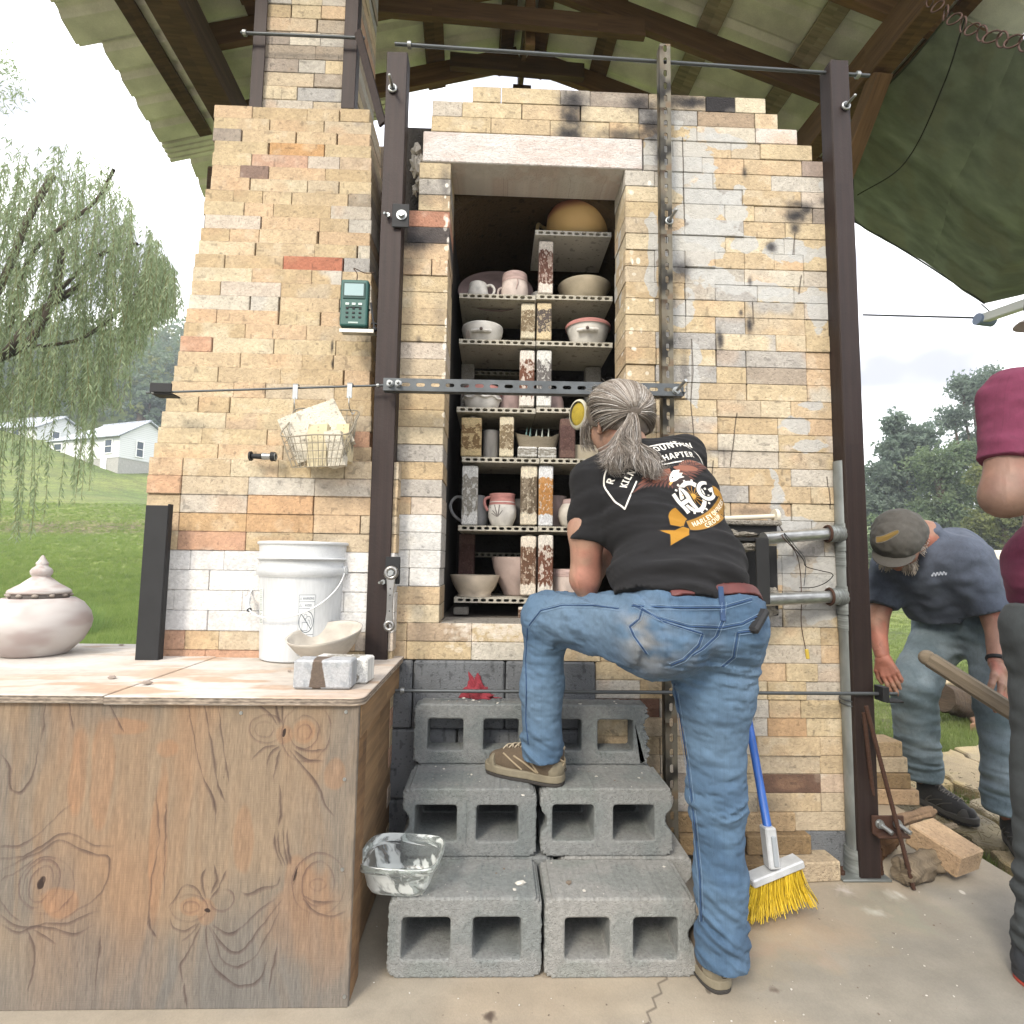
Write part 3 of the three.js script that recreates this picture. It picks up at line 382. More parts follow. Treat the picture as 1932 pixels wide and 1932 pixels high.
// ---------------------------------------------------------------- chimney with its wide battered base
const chimney = thing('brick_chimney', 'brick chimney on a wide battered base at the kiln\'s left side', 'chimney', V(0, 0, 0));
let LEDGE, ZL = -1.98, CTOP;
{
  const r = rng(77), B = []; LEDGE = ky(480, 866, ZL); CTOP = ky(550, 203, -2.26);
  const edge = [[200, 404], [300, 400], [345, 398], [372, 386], [420, 383], [480, 368], [540, 360], [600, 350], [640, 344], [700, 330], [740, 320], [800, 302], [850, 289], [866, 284]];
  const white = (q) => [[203, 202, 199], [199, 198, 196], [206, 205, 202]][Math.floor(q() * 3)], xl0 = kx(279, 890, ZL), xr = kx(716, 1000, ZL) + 0.06;
  let y = LEDGE; for (let i = 0; i < 22 && y > 0.02; i++) { const wh = i >= 5 && i < 9, h = wh ? 0.0685 : CH; row(B, i + 100, y - h, y, xl0 + 0.004 * r(), xr, ZL, r, { tone: wh ? white : (q) => pickTone(q, [0.74, 0.86, 0.9, 0.92]) }); y -= h; }
  const NR = 26, hh = (CTOP - LEDGE) / NR;
  for (let i = 0; i < NR; i++) {
    const z = -2.025 - 0.235 * i / (NR - 1), y0 = LEDGE + i * hh, p = V(-1, y0 + hh / 2, z).sub(EYE), py = 966 - CF * p.dot(camU) / p.dot(camF);
    const k = B.length; row(B, i, y0, y0 + hh, kx(interp(edge, py), py, z), kx(701, py, z), z, r, { tone: i < 10 ? (q) => pickTone(q, [0.94, 0.98, 0.99, 0.995]) : i < 17 ? (q) => pickTone(q, [0.72, 0.95, 0.98, 0.995]) : undefined });
    for (let j = k; j < B.length; j++) { B[j].d = 0.2; if (r() < 0.12) B[j].gap = 0.012; if (r() < 0.2) B[j].tone2 = pickTone(r); }
  }
  const SZ = -2.3, sx0 = kx(489, 190, SZ), sx1 = kx(657, 190, SZ);
  for (let i = 0; i < 34; i++) { const y0 = CTOP + 0.004 + i * CH; row(B, i, y0, y0 + CH, sx0, sx1, SZ, r, { tone: (q) => pickTone(q, [0.5, 0.6, 0.76, 0.97]) }); }
  const W = 1024, H = 2048, X0 = -1.5, Y0 = 0, SX = W / 1.2, SY = H / 5.4;
  const find = (px, py, t) => { const b = B.find((b) => { const p = atZ(px, py, b.z); return p.x > b.x0 && p.x < b.x1 && p.y > b.y0 && p.y < b.y1; }); if (b) { b.tone = t; b.tone2 = t; } };
  find(565, 270, [178, 141, 99]); find(515, 305, [176, 145, 123]); find(500, 330, [128, 107, 96]); find(625, 502, [167, 109, 86]); find(680, 370, [146, 134, 117]); find(660, 300, [178, 159, 135]); find(300, 905, [178, 145, 116]); find(450, 985, [178, 149, 112]); find(520, 985, [179, 147, 111]);
  const t = canvasTex(W, H, (c) => {
    paintBricks(c, W, H, X0, Y0, SX, SY, B, 900);
    const P = (px, py, z = -2.1) => { const p = atZ(px, py, z); return [(p.x - X0) * SX, H - (p.y - Y0) * SY]; };
    const soot = (px, py, a, b, al) => { const [u, v] = P(px, py), g = c.createRadialGradient(0, 0, 0, 0, 0, 1); g.addColorStop(0, `rgba(38,35,33,${al})`); g.addColorStop(1, 'rgba(38,35,33,0)'); c.save(); c.translate(u, v); c.scale(a, b); c.fillStyle = g; c.fillRect(-1, -1, 2, 2); c.restore(); };
    soot(628, 655, 6, 14, 0.9); soot(630, 690, 5, 9, 0.9); soot(525, 590, 4, 12, 0.6); soot(640, 600, 5, 14, 0.5); soot(515, 630, 3, 10, 0.6);
  });
  const uvOf = (x, y) => [(x - X0) * SX / W, (y - Y0) * SY / H], mat = std({ map: t, roughness: 0.96, bumpMap: rep(T_pits, 4, 16), bumpScale: 0.0022 }), hid = [];
  for (const b of B) { const g = brickGeo(b, uvOf, r); if (b.y1 < 0.72 || b.y0 > 3.95) hid.push(g); else part('brick', g, mat, chimney); }
  // bricks of the right-hand flank, one behind the other
  for (let i = 0; i < NR; i++) { const z = -2.025 - 0.235 * i / (NR - 1) - 0.2, y0 = LEDGE + i * hh, x1 = kx(701, 400 + 0 * i, -2.2) + 0.01 * n3(i * 3.3, 0, 0) - 0.01; for (let j = 0; j < 3; j++) { const w = 0.2, b = { x0: x1 - 0.115, x1, y0, y1: y0 + hh, z: z - 0.004 - j * 0.232, d: 0.228, tone: pickTone(r) }; const g = brickGeo({ ...b, x1: b.x1 + (r() - 0.5) * 0.022 }, uvOf, r); if (i > 9) part('brick', g, mat, chimney); else hid.push(g); } }
  for (let i = 0; i < 34; i++) for (let j = 0; j < 2; j++) { const y0 = CTOP + 0.004 + i * CH, b = { x0: sx1 - 0.115, x1: sx1 + (r() - 0.5) * 0.006, y0, y1: y0 + CH, z: SZ - 0.114 - j * 0.18, d: 0.176 }; const g = brickGeo(b, uvOf, r); if (i > 15) hid.push(g); else part('brick', g, mat, chimney); }
  part('hidden_bricks', merge(hid), mat, chimney).userData.kind = 'stuff';
  const core = []; core.push(bx(0.66, LEDGE - 0.01, 0.7, -0.84, LEDGE / 2, ZL - 0.113 - 0.35)); for (let i = 0; i < NR; i++) { const z = -2.025 - 0.235 * i / (NR - 1) - 0.03, y0 = LEDGE + i * hh, p = V(-1, y0 + hh / 2, z).sub(EYE), py = 966 - CF * p.dot(camU) / p.dot(camF), xa = kx(interp(edge, py), py, z) + 0.02, xb = kx(701, 400, -2.2) - 0.06; core.push(bx(xb - xa, hh, 0.86 + z + 2.0, (xa + xb) / 2, y0 + hh / 2, (z - 2.86) / 2, 0.001)); }
  core.push(bx(sx1 - sx0 - 0.03, 2.3, 0.4, (sx0 + sx1) / 2, CTOP + 1.15, SZ - 0.03 - 0.21));
  part('brick_core', merge(core), std({ color: 0x4a4138, roughness: 1, map: T_speck }), chimney);
}
// ---------------------------------------------------------------- steel frame and fittings
const M_post = std({ color: 0x2b211e, roughness: 0.6, metalness: 0.3, map: rep(tex(256, 256, (u, v, x, y) => { const k = 0.72 + 0.4 * fbm(u * 30, v * 3, 101, 4, 30) + 0.25 * (fbm(u * 6, v * 8, 102, 4, 6) - 0.5); return [255 * k, 240 * k, 236 * k]; }), 4, 1), bumpMap: rep(T_grain, 6), bumpScale: 0.0008 });
const M_nut = M.zinc;
const hexNut = (r = 0.011, h = 0.009) => new THREE.CylinderGeometry(r, r, h, 6);
function fix(o, pos) { o.position.copy(pos); return o; }
function channel(name, label, a, b, w, d, t = 0.006, mat = M_post, cat = 'steel post') { // an open steel channel standing between heights, web to the front
  const o = thing(name, label, cat, V((a.x + b.x) / 2, 0, a.z)), y0 = a.y, y1 = b.y;
  part('web', bx(w, y1 - y0, t, 0, (y0 + y1) / 2, -t / 2, 0.0015), mat, o);
  for (const s of [-1, 1]) part('flange', bx(t, y1 - y0, d - t, s * (w / 2 - t / 2), (y0 + y1) / 2 + (s > 0 ? 0.006 : 0), -t - (d - t) / 2 - 0.0005, 0.0015), mat, o);
  return o;
}
const ZP = -1.965;
const LP0 = atZ(711, 1180, ZP), RP0 = atZ(1637, 1480, ZP), LPT = atZ(742, 97, ZP).y, RPT = atZ(1588, 113, ZP).y;
channel('steel_post', 'tall dark brown steel channel between chimney base and loading opening', V(LP0.x, 0, ZP), V(LP0.x, LPT, ZP), 0.076, 0.068);
channel('steel_post', 'tall dark brown steel channel at the kiln\'s right-hand corner', V(RP0.x, 0, ZP), V(RP0.x, RPT, ZP), 0.07, 0.075);
{ const p = atZ(279, 1200, -1.9), q = atZ(282, 953, -1.9); channel('steel_stub', 'short black steel channel standing against the chimney base behind the bench', V(p.x, 0, -1.9), V(p.x, q.y, -1.9), 0.074, 0.03, 0.007, M.black, 'steel channel'); }
function strut(name, label, L, w, d, slot, pitch, off = 0.02, mat = M.greySteel) { // slotted channel lying along +x, its slotted face towards +z
  const o = thing(name, label, 'slotted strut', V(0, 0, 0)), s = new THREE.Shape(); s.moveTo(0, -w / 2); s.lineTo(L, -w / 2); s.lineTo(L, w / 2); s.lineTo(0, w / 2); s.closePath();
  for (let x = off; x < L - slot * 0.6; x += pitch) { const h = new THREE.Path(), a = slot / 2 - 0.0065; h.absarc(x + slot / 2 + a, 0, 0.0065, -Math.PI / 2, Math.PI / 2, false); h.absarc(x + slot / 2 - a, 0, 0.0065, Math.PI / 2, Math.PI * 1.5, false); s.holes.push(h); }
  part('face', boxUV(clean(new THREE.ExtrudeGeometry(s, { depth: 0.003, bevelEnabled: false, curveSegments: 4 }))).translate(0, 0, -0.003), mat, o);
  for (const k of [-1, 1]) part('flange', bx(L, 0.003, d, L / 2, k * (w / 2 - 0.0016), -0.003 - d / 2 - 0.0004, 0.001), mat, o);
  return o;
}
const M_sooty = std({ color: 0x6a675f, roughness: 0.6, metalness: 0.5, map: rep(tex(128, 512, (u, v, x, y) => { const a = fbm(u * 3, v * 10, 111, 4), k = 0.35 + 0.9 * smooth(0.25, 0.7, a) ; const q = mixc([200, 196, 186], [196, 160, 128], smooth(0.55, 0.75, fbm(u * 3 + 4, v * 8, 112, 3))); return [q[0] * k, q[1] * k, q[2] * k]; }), 4, 1) });
{
  const z = -1.955, a = atZ(1274, 1560, z), b = atZ(1247, 82, z), o = strut('slotted_strut', 'upright sooty slotted steel strut right of the loading opening', b.y - 0.02, 0.041, 0.038, 0.028, 0.0508, 0.03, M_sooty);
  o.rotation.z = Math.PI / 2; o.position.set((a.x + b.x) / 2 + 0.003, 0.02, z);
  const z2 = -1.905, c = atZ(723, 726, z2), e = atZ(1290, 737, z2), o2 = strut('slotted_strut', 'grey slotted steel strut bolted level across the loading opening', e.x - c.x, 0.044, 0.03, 0.03, 0.0508, 0.062);
  o2.position.set(c.x, (c.y + e.y) / 2, z2); o2.rotation.z = Math.atan2(e.y - c.y, e.x - c.x);
  for (const [px, py] of [[736, 724], [752, 724]]) { const p = atZ(px, py, z2 + 0.001), q = thing('bolt', px < 740 ? 'bolt and nut at the far left end of the level strut' : 'second bolt and nut from the left end of the level strut', 'bolt', p); part('washer', new THREE.CylinderGeometry(0.012, 0.012, 0.002, 20).rotateX(Math.PI / 2).translate(0, 0, 0.001), M_nut, q); part('nut', hexNut().rotateX(Math.PI / 2).translate(0, 0, 0.0068), M_nut, q); part('shaft', new THREE.CylinderGeometry(0.005, 0.005, 0.02, 10).rotateX(Math.PI / 2).translate(0, 0, 0.0185), M_nut, q); }
  { const p = atZ(1276, 737, z2 + 0.001), q = thing('bolt', 'long bolt and nut at the right end of the level strut', 'bolt', p); part('washer', new THREE.CylinderGeometry(0.014, 0.014, 0.002, 20).rotateX(Math.PI / 2).translate(0, 0, 0.001), M_nut, q); part('nut', hexNut(0.012).rotateX(Math.PI / 2).translate(0, 0, 0.0068), M_nut, q); part('shaft', rod(V(0, 0, 0.012), V(0.014, 0.018, 0.06), 0.006), M_nut, q); }
}
// tie rods
function tie(label, p, q, r, ends = true) { const o = thing('tie_rod', label, 'tie rod', V(0, 0, 0)); part('rod', rod(p, q, r, 10), M.greySteel, o); if (ends) for (const t of [0.03, 0.975]) { const m = p.clone().lerp(q, t), d = q.clone().sub(p).normalize(); part('nut', hexNut(r * 2, r * 2).applyQuaternion(new THREE.Quaternion().setFromUnitVectors(V(0, 1, 0), d)).translate(m.x, m.y, m.z), M_nut, o); } return o; }
tie('threaded steel tie rod across the top of the kiln frame', atZ(745, 83, -2.0), atZ(1640, 143, -2.0), 0.0068);
tie('rusty tie rod across the kiln base behind the grey block steps', atZ(730, 1303, -1.953), atZ(1692, 1309, -1.953), 0.006);
tie('thin tie rod across the chimney base carrying the wire basket', atZ(276, 741, -1.93), atZ(724, 727, -1.93), 0.0038);
tie('short tie rod across the front of the upper chimney', atZ(455, 62, -2.25), atZ(688, 72, -2.25), 0.0065);
{ // brackets and braces
  const p = atZ(312, 736, -1.95), o = thing('corner_bracket', 'black steel angle at the chimney base\'s left edge holding the thin rod', 'bracket', p); part('plate', bx(0.075, 0.034, 0.006, 0, 0, 0.026), M.black, o); part('plate', bx(0.075, 0.006, 0.05, 0.004, -0.02, 0), M.black, o);
  const p2 = atZ(1672, 1308, -1.95), o2 = thing('corner_bracket', 'black steel angle low on the right post holding the lower tie rod', 'bracket', p2); part('plate', bx(0.022, 0.05, 0.05, -0.016, 0, 0, 0.002), M.black, o2); part('plate', bx(0.06, 0.007, 0.05, 0.015, -0.024, 0, 0.002), M.black, o2);
  const za = -2.285; for (const [l, a, b] of [['black angle iron up the chimney\'s left front edge', 475, 499], ['black angle iron up the chimney\'s right front edge', 647, 672]]) { const x0 = kx(a, 120, za), x1 = kx(b, 120, za), y0 = ky(a, 205, za), o3 = thing('angle_iron', l, 'angle iron', V(0, 0, 0)); part('leg', bx(x1 - x0, 1.2, 0.006, (x0 + x1) / 2, y0 + 0.6, za, 0.0015), M_post, o3); const xs = a < 500 ? x0 + 0.003 : x1 - 0.003; part('leg', bx(0.006, 1.2, 0.05, xs, y0 + 0.6, za - 0.0285, 0.0015), M_post, o3); }
  solo('steel_brace', bar(atZ(675, 60, -2.2), atZ(722, 235, -2.12), 0.012, 0.034, 0.002), M_post, 'dark flat steel brace slanting down the chimney\'s right side', 'brace');
}
function eye(label, px, py, qx, qy, z, r = 0.017) { const p = atZ(px, py, z), q = atZ(qx, qy, z + 0.06), o = thing('bolt', label, 'bolt', p), e = q.sub(p); part('washer', new THREE.TorusGeometry(r * 0.75, r * 0.3, 10, 24).translate(0, 0, 0.004), M_nut, o); part('nut', hexNut(r * 0.62, 0.012).rotateX(Math.PI / 2).translate(0, 0, 0.007), M.greySteel, o); part('shaft', rod(V(0, 0, 0.008), e, 0.0055), M.zinc, o); part('tip', new THREE.SphereGeometry(0.0058, 10, 8).translate(e.x, e.y, e.z), M.zinc, o); }
eye('zinc bolt with washer near the top of the left steel post', 741, 168, 735, 142, ZP + 0.002);
eye('zinc bolt with washer near the top of the right steel post', 1595, 201, 1613, 180, ZP + 0.002);
eye('zinc bolt with washer halfway up the upright slotted strut', 1262, 418, 1276, 396, -1.95, 0.015);
{ // square plates on the left post, one with a ratchet spanner hanging from its bolt
  const p = atZ(756, 407, -1.955), o = thing('plate_washer', 'black square plate with a nut high on the left steel post', 'plate', p); part('plate', bx(0.062, 0.09, 0.006, 0, 0, 0, 0.002), M.black, o); part('washer', new THREE.CylinderGeometry(0.019, 0.019, 0.003, 24).rotateX(Math.PI / 2).translate(0.004, 0, 0.005), M_nut, o); part('nut', hexNut(0.012, 0.011).rotateX(Math.PI / 2).translate(0.004, 0, 0.012), M_nut, o);
  for (const [px, py, l] of [[732, 407, 'upper'], [723, 1098, 'lower']]) { const q = atZ(px, py, -1.958), b = thing('bolt', 'small zinc bolt end on the left steel post beside the ' + l + ' plate', 'bolt', q); part('shaft', rod(V(0, 0, 0), V(-0.01, -0.002, 0.02), 0.0045), M_nut, b); part('nut', hexNut(0.009, 0.007).rotateX(Math.PI / 2).translate(0, 0, 0.004), M_nut, b); }
  const p2 = atZ(741, 1076, -1.93), o2 = thing('plate_washer', 'black steel plate low on the left steel post behind the ratchet spanner', 'plate', p2); part('plate', bx(0.05, 0.092, 0.006, 0, 0, 0, 0.002), M.black, o2); part('stud', rod(V(-0.002, -0.012, 0), V(-0.002, -0.012, 0.045), 0.007), M_nut, o2);
  const t0 = atZ(738, 1081, -1.895), b0 = atZ(734, 1181, -1.89), w = thing('ratchet_spanner', 'chrome double-ended ratchet spanner hanging on the left steel post', 'spanner', t0), d = b0.clone().sub(t0);
  const chrome = std({ color: 0x9c9a96, roughness: 0.28, metalness: 0.9, map: rep(T_tone, 6) }), ring = (r, h) => new THREE.TorusGeometry(r, h, 10, 28), L = d.length(), q = new THREE.Quaternion().setFromUnitVectors(V(0, -1, 0), d.clone().normalize()); w.quaternion.copy(q);
  part('ring_end', ring(0.017, 0.0075).scale(1, 1, 1.1), chrome, w); part('ring_end', ring(0.013, 0.0065).translate(0, -L, 0), chrome, w);
  const s = new THREE.Shape(); s.moveTo(-0.014, -0.016); s.quadraticCurveTo(-0.009, -0.045, -0.009, -0.07); s.lineTo(-0.0085, -L + 0.05); s.quadraticCurveTo(-0.009, -L + 0.03, -0.012, -L + 0.012); s.lineTo(0.012, -L + 0.012); s.quadraticCurveTo(0.009, -L + 0.03, 0.0085, -L + 0.05); s.lineTo(0.009, -0.07); s.quadraticCurveTo(0.009, -0.045, 0.014, -0.016); s.closePath();
  part('handle', boxUV(clean(new THREE.ExtrudeGeometry(s, { depth: 0.006, bevelEnabled: true, bevelSize: 0.0015, bevelThickness: 0.0015, bevelSegments: 2 }))).translate(0, 0, -0.003), chrome, w);
  part('socket', merge([hexNut(0.011, 0.012).rotateX(Math.PI / 2), hexNut(0.009, 0.004).rotateX(Math.PI / 2).translate(0, 0, 0.008)]), M_nut, w); for (const f of [0.3, 0.42, 0.72]) part('rivet', new THREE.CylinderGeometry(0.0022, 0.0022, 0.011, 10).rotateX(Math.PI / 2).translate(0, -L * f, 0), M.dark, w);
}
{ // green pyrometer on its little bracket
  const p = atZ(670, 575, -1.985), s = 2.03 / CF, o = thing('pyrometer', 'green handheld pyrometer with grey screen strapped to a small shelf on the brickwork', 'pyrometer', p), gm = std({ color: 0x1d4d46, roughness: 0.5 }), gm2 = std({ color: 0x163c37, roughness: 0.6 });
  part('body', new RoundedBoxGeometry(52 * s, 92 * s, 0.036, 4, 0.009), gm, o); part('bezel', new RoundedBoxGeometry(42 * s, 32 * s, 0.006, 2, 0.0025).translate(0, 23 * s, 0.018), gm2, o);
  part('screen', bx(36 * s, 24 * s, 0.002, 0, 24 * s, 0.0222, 0.0008), std({ color: 0x8aa0a0, roughness: 0.15, metalness: 0.1 }), o);
  for (let j = 0; j < 4; j++) for (let i = 0; i < 3; i++) part('button', new RoundedBoxGeometry(j ? 5 * s : 7 * s, j ? 3.4 * s : 4.6 * s, 0.004, 1, 0.001).translate((i - 1) * 12 * s, (-3 - j * 8.5) * s, 0.0185), j ? M.black : std({ color: 0xb9c4c0, roughness: 0.6 }), o);
  part('name_plate', bx(18 * s, 3 * s, 0.001, 0, -39 * s, 0.0187, 0.0003), std({ color: 0x9fb0aa, roughness: 0.6 }), o);
  part('strap', new THREE.TorusGeometry(1, 0.06, 6, 30).scale(28 * s, 0.02, 0.024).rotateX(Math.PI / 2).translate(0, -9 * s, 0.0), M.black, o);
  part('probe_wire', tube([V(0.002, 46 * s, 0), V(0.004, 60 * s, 0.004), V(-0.01, 72 * s, 0), V(0.03, 66 * s, -0.01), V(0.06, 70 * s, -0.02)], 0.0016, 30, 6), M.rust, o);
  const p2 = atZ(676, 627, -1.985), b = thing('instrument_bracket', 'small aluminium angle shelf under the green pyrometer', 'bracket', p2); part('shelf', bx(0.122, 0.004, 0.05, 0, 0, 0, 0.001), M.zinc, b); part('lip', bx(0.122, 0.014, 0.003, 0, -0.005, 0.0265, 0.001), std({ color: 0xb7b4aa, roughness: 0.5, metalness: 0.5 }), b);
  const q = atZ(701, 607, -1.97); solo('screw_clamp', merge([rod(V(-0.005, 0.07, 0), V(0.012, -0.03, 0.004), 0.004), new THREE.SphereGeometry(0.009, 12, 8).translate(0.012, -0.03, 0.004), rod(V(0, -0.005, 0), V(0.02, -0.008, 0), 0.004)]).translate(q.x, q.y, q.z), M.black, 'small black screw clamp beside the green pyrometer', 'clamp');
}
{ // plug lying on the brick ledge
  const p = atZ(493, 861, -1.94), o = thing('wire_connector', 'black and silver cable connector lying on the brick ledge under the rod', 'connector', p), ax = (g, x) => g.rotateZ(Math.PI / 2).translate(x, 0, 0);
  part('sleeve', ax(new THREE.CylinderGeometry(0.0085, 0.0105, 0.04, 20), -0.014), M.black, o); part('flange', ax(new THREE.CylinderGeometry(0.0165, 0.0165, 0.006, 24), -0.036), M.black, o); part('collar', ax(new THREE.CylinderGeometry(0.0125, 0.0105, 0.03, 20), 0.02), M.zinc, o); part('cap', ax(new THREE.CylinderGeometry(0.016, 0.0155, 0.014, 24), 0.041), M.black, o); part('socket', ax(new THREE.TorusGeometry(0.011, 0.003, 8, 24).rotateX(Math.PI / 2), 0.048), M.zinc, o);
}
{ // wire basket hung from the thin rod
  const zB = -1.9, s = 1.92 / CF, P = (px, py, dz = 0) => atZ(px, py, zB + dz), o = thing('wire_basket', 'bent wire basket hanging from the thin rod with broken brick in it', 'basket', V(0, 0, 0)), W = [], r0 = 0.0014;
  const wm = std({ color: 0x8b8474, roughness: 0.6, metalness: 0.4 }), c = [P(531, 822, 0.06), P(656, 818, 0.06), P(676, 776, -0.055), P(560, 772, -0.055)], cb = [P(552, 882, 0.045), P(640, 879, 0.045), P(662, 866, -0.04), P(590, 868, -0.04)];
  part('rim', tube([c[0], c[0].clone().lerp(c[1], 0.5), c[1], c[1].clone().lerp(c[2], 0.5).add(V(0.006, 0, 0)), c[2], c[2].clone().lerp(c[3], 0.5), c[3], c[3].clone().lerp(c[0], 0.5)], 0.0024, 60, 6, true), wm, o);
  for (let k = 0; k < 4; k++) { const n = k % 2 ? 6 : 11; for (let i = 0; i <= n; i++) { const f = i / n, a = c[k].clone().lerp(c[(k + 1) % 4], f), b = cb[k].clone().lerp(cb[(k + 1) % 4], f); W.push(tube([a, a.clone().lerp(b, 0.5).add(V(0.003 * n3(i, k, 1), 0, 0)), b], r0, 4, 5)); } for (let j = 1; j <= 4; j++) { const f = j / 4; W.push(rod(c[k].clone().lerp(cb[k], f), c[(k + 1) % 4].clone().lerp(cb[(k + 1) % 4], f), r0, 5)); } }
  for (let i = 1; i < 9; i++) W.push(rod(cb[0].clone().lerp(cb[1], i / 9), cb[3].clone().lerp(cb[2], i / 9), r0, 5));
  part('mesh_wires', merge(W), wm, o);
  for (const [x, y, ex, ey] of [[559, 730, 561, 790], [661, 728, 663, 778]]) { const a = atZ(x, y, -1.928), h = thing('hook', x < 600 ? 'left-hand folded metal hook holding the wire basket on the rod' : 'right-hand folded metal hook holding the wire basket on the rod', 'hook', V(0, 0, 0)); part('clip', merge([bx(0.018, 0.052, 0.003, a.x, a.y - 0.02, a.z + 0.008, 0.001), bx(0.018, 0.003, 0.02, a.x, a.y + 0.0075, a.z - 0.001, 0.001)]), M.zinc, h); const e = P(ex, ey, -0.05); part('wire', tube([V(a.x, a.y - 0.04, a.z + 0.011), V(a.x + 0.001, a.y - 0.07, a.z + 0.012), e, e.clone().add(V(0.006, -0.008, 0)), e.clone().add(V(0.012, 0.002, 0))], 0.0018, 20, 6), M.zinc, h); }
  const shardM = std({ color: 0xd9d2c0, roughness: 1, map: T_speck, bumpMap: rep(T_pits, 5), bumpScale: 0.004 }), rough = (g, a, k) => { const p = g.attributes.position; for (let i = 0; i < p.count; i++) { const x = p.getX(i), y = p.getY(i), z = p.getZ(i); p.setXYZ(i, x + a * n3(x * k, y * k, z * k + 1), y + a * n3(x * k + 5, y * k, z * k), z + a * n3(x * k, y * k + 9, z * k)); } g.computeVertexNormals(); return boxUV(clean(g)); };
  const bl = (w, h, d, px, py, dz, rot, l, col) => { const p = P(px, py, dz), m = solo('brick_shard', tf(rough(new THREE.BoxGeometry(w, h, d, 6, 4, 4), 0.004, 38), [0, 0, 0], rot), col ?? shardM, l, 'brick shard'); m.position.copy(p); return m; };
  bl(0.2, 0.17, 0.03, 598, 815, -0.02, [-0.15, 0.15, 0.5], 'large pale broken kiln brick leaning out of the wire basket');
  bl(0.062, 0.14, 0.04, 602, 842, 0.02, [0, 0, 0.02], 'upright cream brick piece in the middle of the wire basket', std({ color: 0xcfc3a2, roughness: 1, map: T_speck })); bl(0.052, 0.12, 0.04, 634, 848, 0.02, [0, 0, 0.18], 'slanted white brick piece right of centre in the wire basket'); bl(0.04, 0.13, 0.05, 651, 838, -0.03, [0, 0, 0.05], 'small pale brick piece at the basket\'s right end', std({ color: 0xd8c9a4, roughness: 1, map: T_speck }));
}
// ---------------------------------------------------------------- the load inside the kiln: shelves, props and pots
const ZS = -2.3, M_shelf = std({ color: 0xb9b4a6, roughness: 0.9, map: T_speck, bumpMap: rep(T_pits, 3), bumpScale: 0.002 });
const shelfTop = {};
function shelf(key, pxl, pxr, py, lab, z = ZS, o = {}) {
  const a = atZ(pxl, py, z), b = atZ(pxr, py + (pxr - pxl) * 0.02, z), w = b.x - a.x, h = 0.0205, s = new THREE.Shape(); s.moveTo(0, 0); s.lineTo(w, 0); s.lineTo(w, h); s.lineTo(0, h); s.closePath();
  const n = o.n ?? 10, pt = w / (n + 0.55); for (let i = 0; i < n; i++) { const c = (i + 0.78) * pt, hw = pt * 0.36, r = 0.0062, p = new THREE.Path(); p.absarc(c + hw - r, h / 2, r, -Math.PI / 2, Math.PI / 2, false); p.absarc(c - hw + r, h / 2, r, Math.PI / 2, Math.PI * 1.5, false); s.holes.push(p); }
  const g = boxUV(clean(new THREE.ExtrudeGeometry(s, { depth: o.d ?? 0.3, bevelEnabled: true, bevelSize: 0.0008, bevelThickness: 0.0008, bevelSegments: 1, curveSegments: 4 }))); g.translate(0, -h, -(o.d ?? 0.3));
  const m = solo('kiln_shelf', g, o.mat ?? M_shelf, lab, 'kiln shelf', 'hollow-core kiln shelves'); m.position.set(a.x, (a.y + b.y) / 2, z); if (o.rot) m.rotation.z = o.rot; shelfTop[key] = (a.y + b.y) / 2; return m;
}
const nth = ['', 'top', 'second', 'third', 'fourth', 'fifth', 'sixth', 'lowest'];
shelf('R1', 1010, 1153, 435, 'small top kiln shelf under the big rounded pot', ZS, { mat: std({ color: 0xd8d6d0, roughness: 0.9, map: T_speck }) });
for (const [k, l, yl, r, yr] of [[2, 867, 554, 1012.5, 556], [3, 866.5, 640, 1012.5, 643.5], [4, 862, 768, 1012.5, 769], [5, 872, 862, 1020, 864.5], [6, 865, 991, 1016, 993], [7, 857, 1126.5, 1010, 1128]]) { shelf('L' + k, l, l === 857 ? 1010 : r - 2.5, yl, `hollow kiln shelf in the left column, ${nth[k]} level from the top`); shelf('R' + k, k === 7 ? 1013 : r, (k === 7 ? 1013 : r) + 143, yr, `hollow kiln shelf in the right column, ${nth[k]} level from the top`); }
for (const [k, y] of [[1, 700], [2, 860], [3, 1042]]) shelf('B' + k, 890, 1010, y, `dim kiln shelf deep in the rear stack, ${['', 'upper', 'middle', 'lower'][k]} of three`, -2.74, { d: 0.28 });
// props
function propTex(seed, mid, ends, drip) { return canvasTex(96, 256, (c, w, h) => { const im = c.createImageData(w, h), d = im.data; for (let y = 0; y < h; y++) for (let x = 0; x < w; x++) { const u = x / w, v = y / h, e = Math.min(v, 1 - v) + 0.1 * (fbm(u * 5 + seed, v * 5, seed, 4) - 0.5) + drip * 0.16 * (fbm(u * 9, v * 1.4 + seed, seed + 5, 3) - 0.5); const a = smooth(0.2, 0.18, e); let q = mixc(mid, ends, a); const p = fbm(u * 12, v * 26, seed + 9, 3); if (p > 0.66) q = mixc(q, ends, 0.7); if (fbm(u * 4, v * 9, seed + 11, 4) > 0.6) q = mixc(q, ends, drip * 0.8); const k = 0.8 + 0.35 * (fbm(u * 20, v * 50, seed + 2, 3)) + 0.06 * (hash(x, y, seed) - 0.5), o = (y * w + x) * 4; d[o] = q[0] * k; d[o + 1] = q[1] * k; d[o + 2] = q[2] * k; d[o + 3] = 255; } c.putImageData(im, 0, 0); }); }
